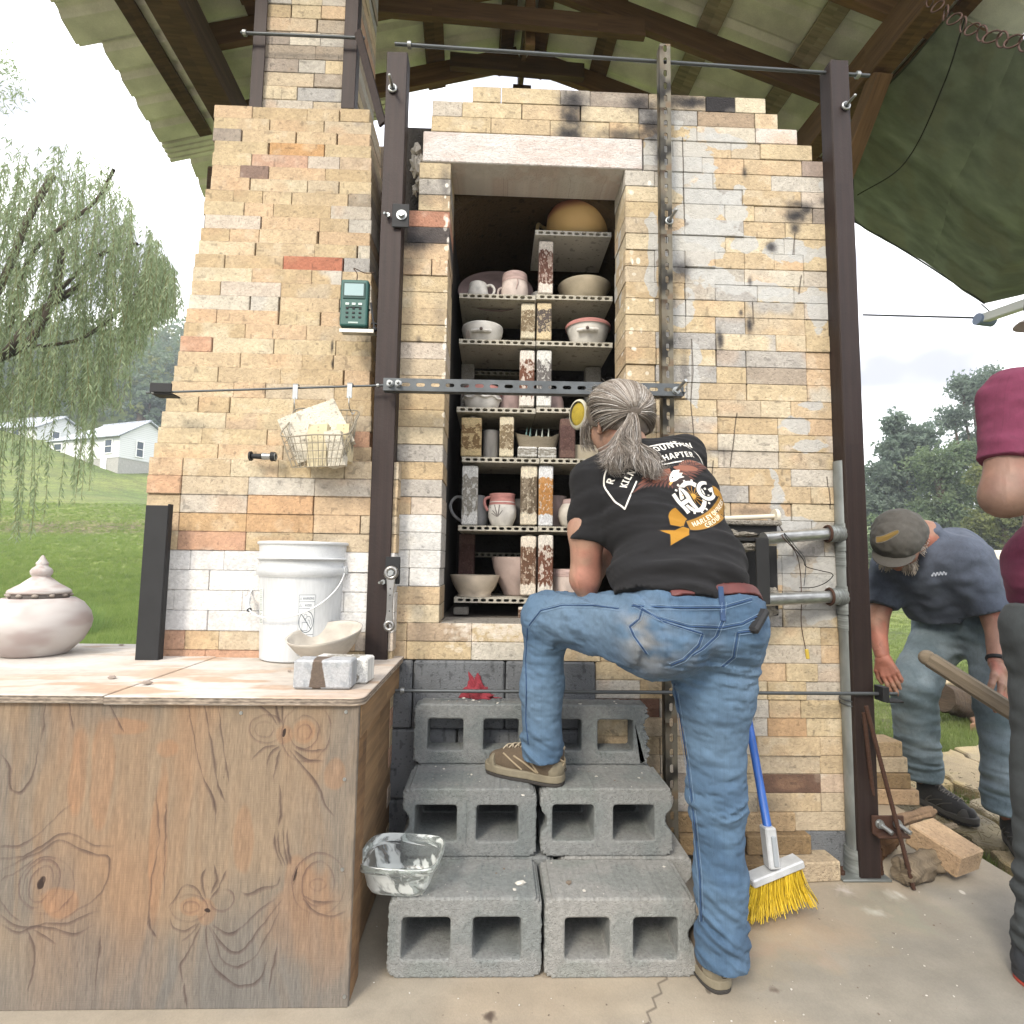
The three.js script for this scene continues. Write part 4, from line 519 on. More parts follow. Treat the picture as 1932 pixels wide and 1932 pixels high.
const PT = [[1, [104, 72, 62], [226, 218, 208], 0.6], [2, [128, 112, 88], [214, 204, 178], 0.5], [3, [92, 84, 80], [214, 196, 160], 0.8], [4, [112, 74, 58], [222, 216, 206], 1], [5, [110, 106, 104], [222, 222, 216], 0.9], [6, [196, 142, 84], [226, 228, 230], 0.1], [7, [112, 98, 80], [222, 212, 190], 0.35], [8, [122, 98, 66], [196, 176, 134], 1.0], [9, [90, 66, 62], [112, 88, 80], 0.3], [10, [106, 78, 60], [224, 214, 198], 0.45], [11, [150, 146, 138], [150, 146, 138], 0.2], [12, [150, 146, 136], [222, 222, 218], 0.9]].map((a) => std({ map: propTex(...a), roughness: 0.95, bumpMap: rep(T_pits, 1), bumpScale: 0.004 }));
const M_wad = std({ color: 0x8a8478, roughness: 1, map: T_speck });
function prop(x0, y0, x1, y1, ti, lab, z = ZS - 0.015, o = {}) {
  const a = atZ(x0, y1, z), b = atZ(x1, y0, z), w = b.x - a.x, h = b.y - a.y, d = o.d ?? 0.062, g = cbox(w, h, d, 0.004), p = g.attributes.position, n = g.attributes.normal, uv = g.attributes.uv, cyl = o.bulge ?? 0;
  for (let i = 0; i < p.count; i++) { const u = Math.abs(n.getX(i)) > 0.7 ? p.getZ(i) / d : p.getX(i) / w; uv.setXY(i, clamp(u * 0.96 + 0.5, 0.02, 0.98), Math.abs(n.getY(i)) > 0.7 ? 0.98 : p.getY(i) / h + 0.5); }
  const t = thing('kiln_prop', lab, 'kiln prop', V((a.x + b.x) / 2, a.y, z - d / 2), 'props between the kiln shelves'); part('body', g.translate(0, h / 2, 0), PT[ti], t); if (o.tilt) t.rotation.z = o.tilt;
  const wad = (y) => { const q = new THREE.SphereGeometry(0.014, 10, 6), pp = q.attributes.position; for (let i = 0; i < pp.count; i++) pp.setXYZ(i, pp.getX(i) * (1.3 + 0.3 * n3(x0 + i, y, 0)), pp.getY(i) * 0.42, pp.getZ(i)); q.computeVertexNormals(); return q.translate(0.004, y, d / 2 - 0.02); };
  if (o.wads !== 0) { part('wad', wad(h + 0.003), M_wad, t); part('wad', wad(0), M_wad, t); }; return t;
}
prop(1016.5, 455, 1044, 553, 0, 'tall brown and white prop under the top shelf', ZS - 0.005);
prop(983, 572, 1010, 638, 1, 'olive-brown prop left of the joint between second and third shelves'); prop(1013, 571, 1041, 640, 2, 'dark prop with cream ends between second and third shelves');
prop(980, 661, 1009, 766, 3, 'red-brown prop with white drips between third and fourth shelves'); prop(1012.5, 661, 1041, 766, 4, 'grey prop with a white drip between third and fourth shelves'); prop(869, 686, 895, 767, 10, 'plain grey prop at the left rear above the fourth shelf', ZS - 0.22, { wads: 0 }); prop(1105, 692, 1134, 768, 10, 'plain grey prop at the right rear above the fourth shelf', ZS - 0.22, { wads: 0 }); prop(1080, 545, 1104, 556, 10, 'short grey prop behind the plain bowl', ZS - 0.26, { wads: 0 });
prop(869, 788, 909, 860, 7, 'wide ash-crusted prop at the left end of the fifth shelf'); prop(942, 786, 970, 861, 1, 'cream and brown prop left of the cone pack'); prop(1057, 790, 1086, 864, 8, 'dark maroon prop right of the cone pack');
prop(870, 879, 902, 990, 11, 'tall prop with flaking white coating in front of the grey pitcher'); prop(982, 879, 1014, 990, 6, 'tall taupe prop left of the orange prop'); prop(1016, 879, 1044, 992, 5, 'tall orange prop with white ends');
prop(864, 1008, 896, 1110, 8, 'dark prop standing behind the low cream bowl', ZS - 0.2); prop(982, 1012, 1012, 1123, 9, 'brown prop with white veins, left of a pair above the lowest shelf', ZS - 0.006); prop(1015, 1010, 1044, 1126, 3, 'brown prop with white drips, right of a pair above the lowest shelf', ZS - 0.006);
prop(855, 1146, 884, 1160, 10, 'low grey block under the lowest shelf\'s left end', ZS - 0.02, { wads: 0 }); prop(978, 1146, 1008, 1172, 9, 'short speckled prop under the lowest shelf beside the knee', ZS - 0.0, { wads: 0 });
prop(977, 843, 1014, 861, 11, 'left of two white soft bricks under the cone pack', ZS - 0.01, { wads: 0 }); prop(1015.5, 844, 1050, 863, 11, 'right of two white soft bricks under the cone pack', ZS - 0.01, { wads: 0 });
// pots: profiles in picture units above the foot, turned on the wheel
const clay = (c, o = {}) => std({ color: c, roughness: 0.82, map: rep(T_tone, 2), bumpMap: rep(tex(8, 128, (u, v) => g8(0.5 + 0.3 * Math.sin(v * 40) + 0.2 * hash(1, Math.floor(v * 128), 4)), false), 1, 1), bumpScale: 0.0006, ...o });
const C = { white: clay(0xd9d6cf), cream: clay(0xd3c7b0), pink: clay(0xb77f78), mauve: clay(0xb9a19b), grey: clay(0x9b9893), rose: clay(0xb88d80), tan: clay(0xb3a27c) };
function pot(name, lab, cat, px, py, z, pr, mat, o = {}) {
  const c = atZ(px, py, z), s = c.clone().sub(EYE).dot(camF) / CF, t = thing(name, lab, cat, o.y === undefined ? c : V(c.x, o.y, z));
  const pts = pr.map(([r, y]) => [r * s, y * s]); part('body', lathe(pts, 48), mat, t); t.userData.s = undefined; delete t.userData.s;
  return [t, s];
}
const wall = (pr, th) => { const inner = pr.slice().reverse().map(([r, y], i, a) => [Math.max(0.01, r - th), y + (i === a.length - 1 ? th : 0)]); return [[0.01, pr[0][1]], ...pr, ...inner, [0.01, pr[0][1] + th * 1.2]]; }; // an open vessel with a wall thickness
function handle(t, s, pts, r, mat, flat = 1) { part('handle', tube(pts.map(([x, y, z = 0]) => V(x * s, y * s, z * s)), r * s, 26, 8), mat, t); }
function band(t, s, pr, mat, name = 'slip_band') { part(name, lathe(pr.map(([r, y]) => [r * s, y * s]), 48), mat, t); }
{
  const yR1 = shelfTop.R1, zt = ZS - 0.12;
  { // large rounded pot, blushing towards its top
    const bt = tex(16, 256, (u, v) => { const a = v + 0.05 * (fbm(u * 8, v * 6, 120, 3, 8) - 0.5); let q = mixc([186, 172, 142], [205, 172, 118], smooth(0.12, 0.3, a)); q = mixc(q, [176, 118, 104], smooth(0.42, 0.58, a)); return q; });
    const [t] = pot('rounded_pot', 'large squat rounded pot, orange and pink, on the top shelf', 'pot', 1092, 437, zt, [[0.1, 0], [22, 0], [40, 7], [54, 21], [61, 40], [60, 54], [50, 70], [36, 80], [20, 85], [0.1, 86]], std({ map: bt, roughness: 0.6, bumpMap: rep(T_grain, 2), bumpScale: 0.0006 }), { y: yR1 });
    const p = atZ(1012, 432, ZS - 0.2), sl = thing('clay_tray', 'grey slab-built tray standing on edge behind the rounded pot', 'tray', V(p.x + 0.03, yR1, ZS - 0.17)); part('base', bx(0.15, 0.11, 0.008, 0.05, 0.065, -0.03, 0.003), C.grey, sl); part('rim', tube([V(-0.025, 0.0, 0.03), V(-0.03, 0.06, 0.03), V(-0.026, 0.118, 0.022), V(-0.005, 0.128, -0.01), V(0.04, 0.122, -0.03)], 0.008, 30, 8), C.tan, sl); part('rim', bx(0.008, 0.12, 0.06, -0.024, 0.06, 0.0, 0.003), C.grey, sl);
  }
  const y2l = shelfTop.L2, y2r = shelfTop.R2;
  { const [t] = pot('platter', 'wide mauve platter tilted up behind the mugs', 'platter', 935, 553, ZS - 0.2, wall([[30, 0], [52, 5], [66, 10], [71, 14]], 2.5), clay(0x8d7a78), { y: y2l + 0.07 }); t.rotation.x = 0.98; t.position.y = y2l + 0.085; }
  { const [t, s] = pot('mug', 'small white mug with its handle to the right', 'mug', 902, 553, ZS - 0.06, wall([[17, 0], [20, 2], [20, 10], [18, 20], [16.5, 30], [16, 31]], 2), C.white, { y: y2l }); handle(t, s, [[16, 26, 4], [24, 27, 6], [30, 20, 7], [29, 10, 7], [22, 4, 6], [17, 3, 4]], 2.6, C.white); }
  { const [t, s] = pot('mug', 'tall pink-topped mug with its handle to the left', 'mug', 971, 553, ZS - 0.07, wall([[21, 0], [25, 3], [25.5, 20], [24, 34], [23, 48], [22.5, 51]], 2), clay(0xd0c2ba), { y: y2l }); band(t, s, [[24.6, 34], [23.5, 48], [23, 51.5], [20.4, 51.7]], C.mauve); handle(t, s, [[-24, 26, 4], [-30, 22, 4], [-31, 12, 4], [-25, 5, 4]], 2, clay(0xd0c2ba)); part('drip', tube([V(4 * s, 34 * s, 24.8 * s), V(5 * s, 26 * s, 25.8 * s), V(3 * s, 20 * s, 26 * s), V(2 * s, 14 * s, 26 * s)], 1 * s, 16, 6), C.mauve, t); }
  { const [t, s] = pot('mug', 'grey-white mug mostly hidden behind the tall brown prop', 'mug', 1022, 553, ZS - 0.16, wall([[20, 0], [23, 3], [22, 16], [21, 30]], 2), C.white, { y: y2r }); handle(t, s, [[-22, 22], [-30, 18], [-29, 9], [-23, 5]], 2.4, C.white); }
  pot('bowl', 'plain cream flared bowl on the second shelf, right column', 'bowl', 1102, 556, ZS - 0.13, wall([[21, 0], [20, 2], [26, 6], [36, 18], [46, 34], [50, 42]], 2.5), clay(0xbdb19a), { y: y2r });
  pot('bowl', 'low rose-coloured bowl rim behind the plain cream bowl', 'bowl', 1062, 556, ZS - 0.24, wall([[14, 0], [22, 6], [26, 11]], 2), C.pink, { y: y2r });
  // lidded-dish forms with lug handles
  const casserole = (px, ytop, lab, pr, sc, rimMat, lx, ly) => { const [t, s] = pot('casserole_dish', lab, 'dish', px, 640, ZS - 0.1, wall(pr, 2.4), C.white, { y: ytop }); const R = pr[pr.length - 2][0]; if (rimMat) band(t, s, [[R + 1.4, pr[pr.length - 1][1] - 7], [R + 1.6, pr[pr.length - 1][1] - 1], [R, pr[pr.length - 1][1] + 0.8], [R - 2, pr[pr.length - 1][1] - 3]], rimMat, 'rim'); for (const a of [lx, lx + Math.PI]) { const g = new THREE.TorusGeometry(R * 0.98, 3.2, 8, 20, 0.95).rotateX(Math.PI / 2).scale(1, 1.1, 1).rotateY(-a + 0.47).scale(s, s, s).translate(0, ly * s, 0); part('lug_handle', g, C.white, t); part('knob', new THREE.SphereGeometry(3.1 * s, 14, 10).scale(1, 1, 0.7).translate(Math.cos(a) * (R + 3.4) * s, (ly + 1) * s, Math.sin(a) * (R + 3.4) * s), std({ color: 0x4a3c36, roughness: 0.5 }), t); } return [t, s]; };
  { const [t, s] = casserole(910, shelfTop.L3, 'white casserole with a dark knob on its lug handle, third shelf left', [[22, 0], [24, 2], [31, 10], [37, 24], [39, 34], [38.6, 38]], 1, null, 1.6, 20); for (let i = 0; i < 4; i++) part('brush_mark', tube([V((-28 + i * 3.2) * s, (24 - i) * s, 27.5 * s), V((-29 + i * 3) * s, 15 * s, 24.8 * s), V((-27 + i * 3) * s, 9 * s, 21.5 * s)], 0.5 * s, 8, 5), C.mauve, t); }
  casserole(1109, shelfTop.R3, 'white casserole with a pink rim, third shelf right', [[22, 0], [24, 2], [30, 12], [36, 28], [41, 42], [40.6, 47]], 1, C.pink, 1.75, 26);
  pot('bowl', 'shadowed tan bowl behind the props above the third shelf', 'bowl', 995, 640, ZS - 0.25, wall([[20, 0], [30, 10], [38, 24]], 2.5), C.tan, { y: shelfTop.L3 });
  { const [t, s] = pot('bowl', 'white bowl with a pink rim behind the level strut', 'bowl', 909, 768, ZS - 0.1, wall([[20, 0], [24, 3], [31, 12], [35, 26], [36, 40], [36, 46]], 2.4), C.white, { y: shelfTop.L4 }); band(t, s, [[36.8, 32], [37, 45], [36, 46.6], [33, 45]], C.pink, 'rim'); part('roll', tube(Array.from({ length: 20 }, (_, i) => { const a = i / 19 * Math.PI; return V(Math.cos(a) * 36 * s, (25 + 2 * Math.sin(i * 1.3)) * s, Math.sin(a) * 36 * s); }), 2.2 * s, 50, 6), C.white, t); }
  pot('jar', 'rose-grey jar behind the red-brown prop', 'jar', 963, 768, ZS - 0.14, wall([[22, 0], [23, 8], [22, 30], [19, 44]], 2), clay(0x94807c), { y: shelfTop.L4 }); pot('jar', 'rose-grey jar behind the grey dripped prop', 'jar', 1043, 768, ZS - 0.14, wall([[20, 0], [21, 8], [20, 28], [16, 40]], 2), clay(0x94807c), { y: shelfTop.R4 });
  pot('tumbler', 'plain grey cylinder between two props on the fifth shelf', 'tumbler', 926, 861, ZS - 0.1, wall([[14, 0], [15, 2], [15.5, 50], [15, 58]], 2), clay(0x8d8b87), { y: shelfTop.L5 });
  { // cone pack: a clay pad with five slender cones
    const p = atZ(1014, 842, ZS - 0.06), t = thing('cone_pack', 'clay pad with five slender pale cones standing in it', 'cone pack', p), s = 2.38 / CF, g = new THREE.CylinderGeometry(44 * s, 34 * s, 12 * s, 40, 4, true), q = g.attributes.position; for (let i = 0; i < q.count; i++) { const a = Math.atan2(q.getZ(i), q.getX(i)), y = q.getY(i) / (12 * s) + 0.5; q.setY(i, q.getY(i) + y * s * (8 + 12 * Math.pow(Math.abs(Math.cos(a)), 3) + 2 * n3(a * 2, 0, 0))); q.setZ(i, q.getZ(i) * 0.55); }
    g.computeVertexNormals(); part('pad', merge([g, new THREE.CylinderGeometry(36 * s, 32 * s, 6 * s, 32).scale(1, 1, 0.55)]), std({ color: 0x8f8674, roughness: 1, map: T_speck, side: THREE.DoubleSide }), t);
    [[-21, 30, 1, 2], [-14, 28, 0, 3], [-2, 27, 0, 1], [9, 28, 0, 2], [21, 27, 0, 3]].forEach(([x, h, k, l], i) => part('cone', new THREE.ConeGeometry(4 * s, h * s, 3).rotateZ(-0.1 + 0.02 * i).translate(x * s, (9 + h / 2) * s, (l - 2) * 3 * s), clay(i < 2 ? 0x6f8f8c : 0xb4bcb2), t));
  }
  { const p = atZ(1103, 855, ZS - 0.1), t = thing('clay_box', 'square clay box with a round hole beside the dark maroon prop', 'box', V(p.x, shelfTop.R5, ZS - 0.1)), s = 2.4 / CF; const sh = new THREE.Shape(); sh.moveTo(-22 * s, 0); sh.lineTo(22 * s, 0); sh.lineTo(22 * s, 31 * s); sh.lineTo(-22 * s, 31 * s); const h = new THREE.Path(); h.absarc(-9 * s, 13 * s, 5 * s, 0, 7); sh.holes.push(h); part('front', boxUV(clean(new THREE.ExtrudeGeometry(sh, { depth: 0.008, bevelEnabled: false }))).translate(0, 0, 0.045), clay(0xa89f8c), t); part('body', bx(44 * s, 31 * s, 0.085, 0, 15.5 * s, 0.0, 0.003), C.tan, t); }
  { const [t, s] = pot('pitcher', 'grey pitcher with a big loop handle behind the flaking prop', 'pitcher', 896, 990, ZS - 0.13, wall([[20, 0], [24, 6], [25, 24], [20, 44], [18, 60]], 2), clay(0x8f8f8f), { y: shelfTop.L6 }); handle(t, s, [[-19, 56, 4], [-36, 56, 8], [-46, 42, 9], [-42, 26, 9], [-30, 14, 7], [-22, 10, 4]], 2.8, clay(0xa3a4a6)); }
  { const [t, s] = pot('pitcher', 'white pitcher with a pink neck and grey leaf marks', 'pitcher', 947, 990, ZS - 0.075, wall([[17, 0], [20, 3], [26, 18], [27, 32], [24.5, 44], [23, 56], [24, 62]], 2), C.white, { y: shelfTop.L6 }); band(t, s, [[25.6, 41], [24.2, 46], [23.4, 56], [24.5, 62.4], [22, 62]], C.pink); handle(t, s, [[-23, 56, 6], [-32, 52, 8], [-33, 42, 8], [-27, 30, 8]], 2.8, C.pink); const lm = std({ color: 0x77736f, roughness: 0.8 }); for (const [x0, y0, x1, y1, w] of [[-9, 14, -22, 36, 3], [-9, 14, -14, 40, 3.4], [-8, 14, -5, 40, 3.6], [-8, 14, 4, 35, 2.6], [-10, 14, -24, 28, 2.4]]) { const f = (x, y, k) => { const R = (y < 32 ? lerp(26, 27, (y - 18) / 14) : lerp(27, 24.8, (y - 32) / 12)) + k; return V(x * s, y * s, Math.sqrt(Math.max(1, R * R - x * x)) * s); }; part('leaf_mark', tube([f(x0, y0 + 4, -0.7), f((x0 + x1) / 2, (y0 + y1) / 2 + 2, -0.5), f(x1, y1, -0.9)], w * 0.42 * s, 14, 6), lm, t); } }
  pot('jar', 'dim grey jar behind the taupe prop', 'jar', 984, 990, ZS - 0.2, wall([[18, 0], [22, 12], [20, 40], [17, 56]], 2), clay(0x6b6866), { y: shelfTop.L6 });
  pot('mug', 'mauve-grey cup right of the orange prop', 'mug', 1046, 992, ZS - 0.15, wall([[17, 0], [20, 6], [21, 40], [23, 61]], 2), clay(0x8c7e7c), { y: shelfTop.R6 });
  { const [t, s] = pot('jar', 'round cream jar with a pink neck beside the black sleeve', 'jar', 1080, 992, ZS - 0.09, wall([[16, 0], [22, 6], [28, 22], [26, 36], [19, 46], [17, 54]], 2), clay(0xd6cfc2), { y: shelfTop.R6 }); band(t, s, [[19.6, 45], [17.8, 54], [15, 54.4]], C.mauve, 'neck'); }
  pot('bowl', 'low cream bowl on a foot at the front of the lowest shelf', 'bowl', 895.5, 1121, ZS - 0.085, wall([[31, 0], [32, 2], [30, 5], [36, 14], [43, 27], [47.5, 40]], 2.8), clay(0xd4c6b2), { y: shelfTop.L7 });
  pot('bowl', 'large mauve bowl behind the low cream bowl', 'bowl', 978, 1112, ZS - 0.18, wall([[27, 0], [28, 3], [40, 28], [48, 52], [52, 72]], 3), clay(0xb5a29a), { y: shelfTop.L7 });
  { const [t, s] = pot('mug', 'dim yellowish mug with a round handle at the back of the lowest shelf', 'mug', 906, 1080, ZS - 0.25, wall([[16, 0], [18, 4], [18, 26], [17, 34]], 2), C.tan, { y: shelfTop.L7 }); handle(t, s, [[16, 28], [27, 27], [29, 16], [24, 8], [17, 7]], 2.6, C.tan); }
  { const [t, s] = pot('crock', 'mauve and white banded crock beside the forearm', 'crock', 1068, 1120, ZS - 0.12, wall([[24, 0], [27, 4], [29, 40], [28, 52]], 2.4), clay(0xcfc0b8), { y: shelfTop.R7 }); band(t, s, [[29.6, 38], [29.2, 52], [26, 52.4]], C.mauve, 'rim_band'); }
}
// ---------------------------------------------------------------- plywood work bench and what stands on it
const BF = atY(330, 1905, 0).z, BXR = atY(655, 1905, 0).x, BXL = -1.75, BH = atZ(400, 1311, BF).y, BB = atY(400, 1217, BH).z;
{
  const bench = thing('plywood_bench', 'long box-like work bench of weathered plywood with dark knots and a worn top', 'bench', V(0, 0, 0));
  const PW = BXR - BXL, PH = BH - 0.02;
  // weathered veneer: streaky base, then the dark latewood lines that pinch at each knot and fan away from it
  const G0 = [[1110,1370,1060,1430,1000,1475],[1115,1375,1085,1450,1040,1530,1005,1600,1010,1700],[1090,1370,1030,1410,960,1390,945,1340],[1145,1380,1150,1480,1180,1600,1260,1680,1330,1715,1440,1680,1490,1560],[1160,1385,1200,1480,1240,1580,1330,1610,1420,1550,1480,1440,1560,1290],[1170,1390,1220,1470,1290,1530,1350,1520,1420,1420,1500,1320,1570,1230],[1180,1380,1270,1425,1350,1380,1450,1290,1560,1200],[1130,1240,1080,1170,1020,1160,985,1210,930,1280],[1140,1230,1120,1120,1140,1060],[1170,1200,1200,1130,1190,1040],[1180,1220,1230,1150,1260,1070],[1570,1060,1530,960,1520,860],[1585,1050,1550,960,1545,850],[1600,1045,1575,950,1570,840],[1610,1040,1600,950,1590,830],[1680,1230,1740,1300,1830,1330,1930,1300],[1680,1215,1760,1250,1920,1240],[1560,1110,1540,1150,1450,1180,1380,1210,1330,1190],[1540,270,1500,210,1420,150],[1555,260,1535,200,1530,150],[1570,255,1570,150],[1540,380,1460,400,1390,470],[1550,390,1500,430,1480,520],[1560,400,1530,500,1520,600],[1600,400,1680,500,1760,600,1810,720,1860,780],[1620,400,1700,460,1800,470],[1640,390,1720,415,1810,405],[0,1010,120,1000,240,940,330,880,420,880,520,935,640,940],[0,1080,110,1020,230,970,330,910,450,960,540,990,600,1000,590,1150,520,1240,420,1300,300,1380],[0,940,100,940,220,870,330,760,410,700],[0,1130,100,1080,200,1010],[0,1320,80,1380,170,1390,260,1370,380,1370,470,1330,560,1300],[0,1370,100,1420,190,1390,300,1400,420,1430,530,1370],[0,1240,60,1320,130,1370],[180,1400,260,1450,320,1490],[150,1400,190,1520,180,1650,150,1750],[0,420,50,500,60,620,110,645,160,590,200,480,215,410],[1040,140,1080,350,1130,560,1190,700,1200,840],[1130,140,1170,350,1210,600,1250,700],[1210,140,1240,400,1270,600],[610,160,660,260,690,310],[380,140,410,300],[250,150,240,330],[560,1440,540,1600,520,1780],[1020,1700,1035,1830],[1540,1500,1510,1640,1490,1760],[860,560,880,900,840,1150,830,1380,880,1460],[920,700,915,1000,905,1250],[1550,600,1560,740,1545,840]];
  const RG = [[230,1150,60,100,0.3],[230,1150,95,132,0.3],[260,1160,150,150,0.2],[1060,1280,44,30,0],[1050,1285,100,70,0],[1235,1240,66,54,-0.4],[1765,1155,46,30,0],[1765,1150,90,120,0],[1770,1150,150,165,0],[1690,310,40,44,0],[1690,310,84,92,0.1],[1700,310,140,165,0.2],[1470,295,54,44,0],[1480,290,95,80,0]], OZ = [[570,500,70,330],[880,900,50,520],[1350,900,60,200],[1700,1400,230,330],[920,400,80,70],[1690,310,70,80],[1060,1280,60,44],[1765,1155,60,44],[430,520,60,260],[700,280,170,60],[1850,560,70,90],[320,1250,140,90],[1640,1150,70,150],[1150,1310,50,70],[1575,330,60,60]], KN = [[228,1150,26,44],[1152,1303,22,14],[1638,1110,6,50],[1576,318,12,36]];
  const ply = (seed, W, H) => canvasTex(1536, Math.round(1536 * H / W), (c, w, h) => {
    const P = (x, y) => { const p = atZ(x * 0.34, 1275 + 0.34 * y, BF); return [(p.x - BXL) / W * w, (1 - p.y / H) * h]; }, k0 = P(1000, 900)[0] - P(900, 900)[0], U = k0 / 100, im = c.createImageData(w, h), d = im.data, oz = OZ.map(([x, y, a, b]) => [...P(x, y), a * U, b * U]);
    for (let y = 0; y < h; y++) for (let x = 0; x < w; x++) {
      const X = BXL + x / w * W, Y = (1 - y / h) * H, st = fbm(X * 26 + 0.6 * fbm(X * 4, Y * 3, seed, 3) * 6, Y * 1.6, seed + 1, 4), zone = smooth(0.46, 0.66, fbm(X * 7 + seed, Y * 1.7, seed + 3, 4)), z2 = smooth(0.4, 0.68, fbm(X * 3.4, Y * 2.2 + 4, seed + 4, 4)), fib = fbm(X * 300, Y * 22, seed + 5, 3), fine = fbm(X * 800, Y * 80, seed + 6, 2);
      let o2 = 0; for (const [a, b, rx, ry] of oz) { const e = Math.hypot((x - a) / rx, (y - b) / ry) + 0.9 * (fbm(X * 16, Y * 9, seed + 2, 3) - 0.5); o2 = Math.max(o2, smooth(1, 0.7, e)); }
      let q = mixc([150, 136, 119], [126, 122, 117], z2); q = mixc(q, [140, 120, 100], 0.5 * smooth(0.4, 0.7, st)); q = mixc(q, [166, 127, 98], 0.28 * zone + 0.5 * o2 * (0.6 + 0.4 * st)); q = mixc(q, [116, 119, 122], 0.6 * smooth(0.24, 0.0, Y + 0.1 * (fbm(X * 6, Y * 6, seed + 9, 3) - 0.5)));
      const k = 0.86 + 0.22 * (fib - 0.5) + 0.16 * fine + 0.1 * (st - 0.5) + 0.04 * (hash(x, y, 3) - 0.5), o = (y * w + x) * 4; d[o] = q[0] * k; d[o + 1] = q[1] * k; d[o + 2] = q[2] * k; d[o + 3] = 255;
    }
    c.putImageData(im, 0, 0); c.lineCap = c.lineJoin = 'round'; const r = rng(seed);
    const wave = (pts, lw, al, ph) => { const cu = new THREE.CatmullRomCurve3(pts.map(([x, y]) => V(x, y, 0))), L = cu.getLength(), n = Math.max(6, Math.ceil(L / 3)); for (const [m, a2, off] of [[5.5, 0.1, 4], [3.2, 0.16, 2], [1.15, 0.5, 0]]) { c.strokeStyle = `rgba(66,54,52,${al * a2})`; let last = null; for (let i = 0; i <= n; i++) { const t = i / n, p = cu.getPoint(t), j = (9 * (vn(i * 0.16, ph, 5) - 0.5) + 4 * (vn(i * 0.55, ph, 6) - 0.5)) * U, q = [p.x + j, p.y + j * 0.8 + off * U * 2]; if (last) { c.lineWidth = lw * m * U * (0.35 + 1.2 * vn(i * 0.09, ph + 3, 7)) * Math.min(1, 4 * t + 0.3, 4 * (1 - t) + 0.15); c.beginPath(); c.moveTo(...last); c.lineTo(...q); c.stroke(); } last = q; } } };
    G0.forEach((g, i) => { const p = []; for (let k = 0; k < g.length; k += 2) p.push(P(g[k], g[k + 1])); wave(p, 3.4, 0.62, i * 7.3); });
    RG.forEach(([x, y, a, b, t], i) => { const p = [], [cx, cy] = P(x, y); for (let k = 0; k <= 12; k++) { const f = k / 12 * 6.283 + i, u = Math.cos(f) * a, v = Math.sin(f) * b; p.push([cx + (u * Math.cos(t) - v * Math.sin(t)) * U, cy + (u * Math.sin(t) + v * Math.cos(t)) * U]); } wave(p, 2.4, 0.45, i * 3.1 + 200); });
    for (const [x, y, a, b] of KN) { const [cx, cy] = P(x, y); for (let k = 0; k < 7; k++) { c.fillStyle = `rgba(46,33,28,${0.3 + 0.1 * k})`; c.beginPath(); c.ellipse(cx + (r() - 0.5) * a * U * 0.6, cy + (r() - 0.5) * b * U * 0.6, a * U * (0.35 + 0.4 * r()), b * U * (0.35 + 0.4 * r()), 0.3, 0, 7); c.fill(); } }
    c.strokeStyle = 'rgba(60,48,42,.5)'; for (let i = 0; i < 240; i++) { const x = r() * w, y = r() * h, l = 4 + 26 * r() * r() + (r() < 0.08 ? 40 : 0); c.lineWidth = 0.6 + 0.8 * r(); c.globalAlpha = 0.25 + 0.6 * r(); c.beginPath(); c.moveTo(x, y); c.lineTo(x + 2 * (r() - 0.5), y + l); c.stroke(); } c.globalAlpha = 1;
  });
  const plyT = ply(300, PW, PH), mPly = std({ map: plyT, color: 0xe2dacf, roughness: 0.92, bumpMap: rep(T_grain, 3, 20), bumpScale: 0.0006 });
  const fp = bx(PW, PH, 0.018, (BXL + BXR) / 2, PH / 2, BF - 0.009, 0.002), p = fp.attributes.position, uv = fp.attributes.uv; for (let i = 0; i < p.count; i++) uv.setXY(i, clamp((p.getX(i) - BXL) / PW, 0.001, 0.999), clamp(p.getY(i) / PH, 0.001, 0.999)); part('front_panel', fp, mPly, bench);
  const edgeT = tex(512, 64, (u, v, x, y) => { const a = fbm(u * 90, v * 5, 311, 4), b = Math.sin(v * 16) * 0.1; const k = 0.55 + 0.55 * a + b; return [175 * k, 160 * k, 143 * k]; }), mEdge = std({ map: edgeT, roughness: 1, bumpMap: rep(T_grain, 8, 1), bumpScale: 0.004 });
  const topT = canvasTex(1536, 768, (c, w, h) => { const im = c.createImageData(w, h), d = im.data; for (let y = 0; y < h; y++) for (let x = 0; x < w; x++) { const u = x / w * PW, v = y / h * 0.8, a = fbm(u * 3.2 + v, v * 5, 321, 5), b = fbm(u * 5 - v * 2, v * 16, 322, 4), e = fbm(u * 60, v * 60, 323, 2), g2 = fbm(u * 4, v * 140, 324, 3); let q = mixc([180, 172, 161], [192, 186, 178], smooth(0.35, 0.6, a)); q = mixc(q, [170, 140, 114], 0.75 * smooth(0.5, 0.66, b) * smooth(0.3, 0.55, fbm(u * 1.6, v * 2.4, 325, 3))); q = mixc(q, [172, 160, 148], 0.5 * smooth(0.3, 0.05, PW - u) * smooth(0.4, 0.6, a + 0.15)); const k = 0.92 + 0.1 * e + 0.07 * (g2 - 0.5), o = (y * w + x) * 4; d[o] = q[0] * k; d[o + 1] = q[1] * k; d[o + 2] = q[2] * k; d[o + 3] = 255; } c.putImageData(im, 0, 0); });
  const mTop = std({ map: topT, roughness: 0.9, bumpMap: rep(T_grain, 6, 6), bumpScale: 0.0008 }), seam = atZ(203, 1311, BF).x;
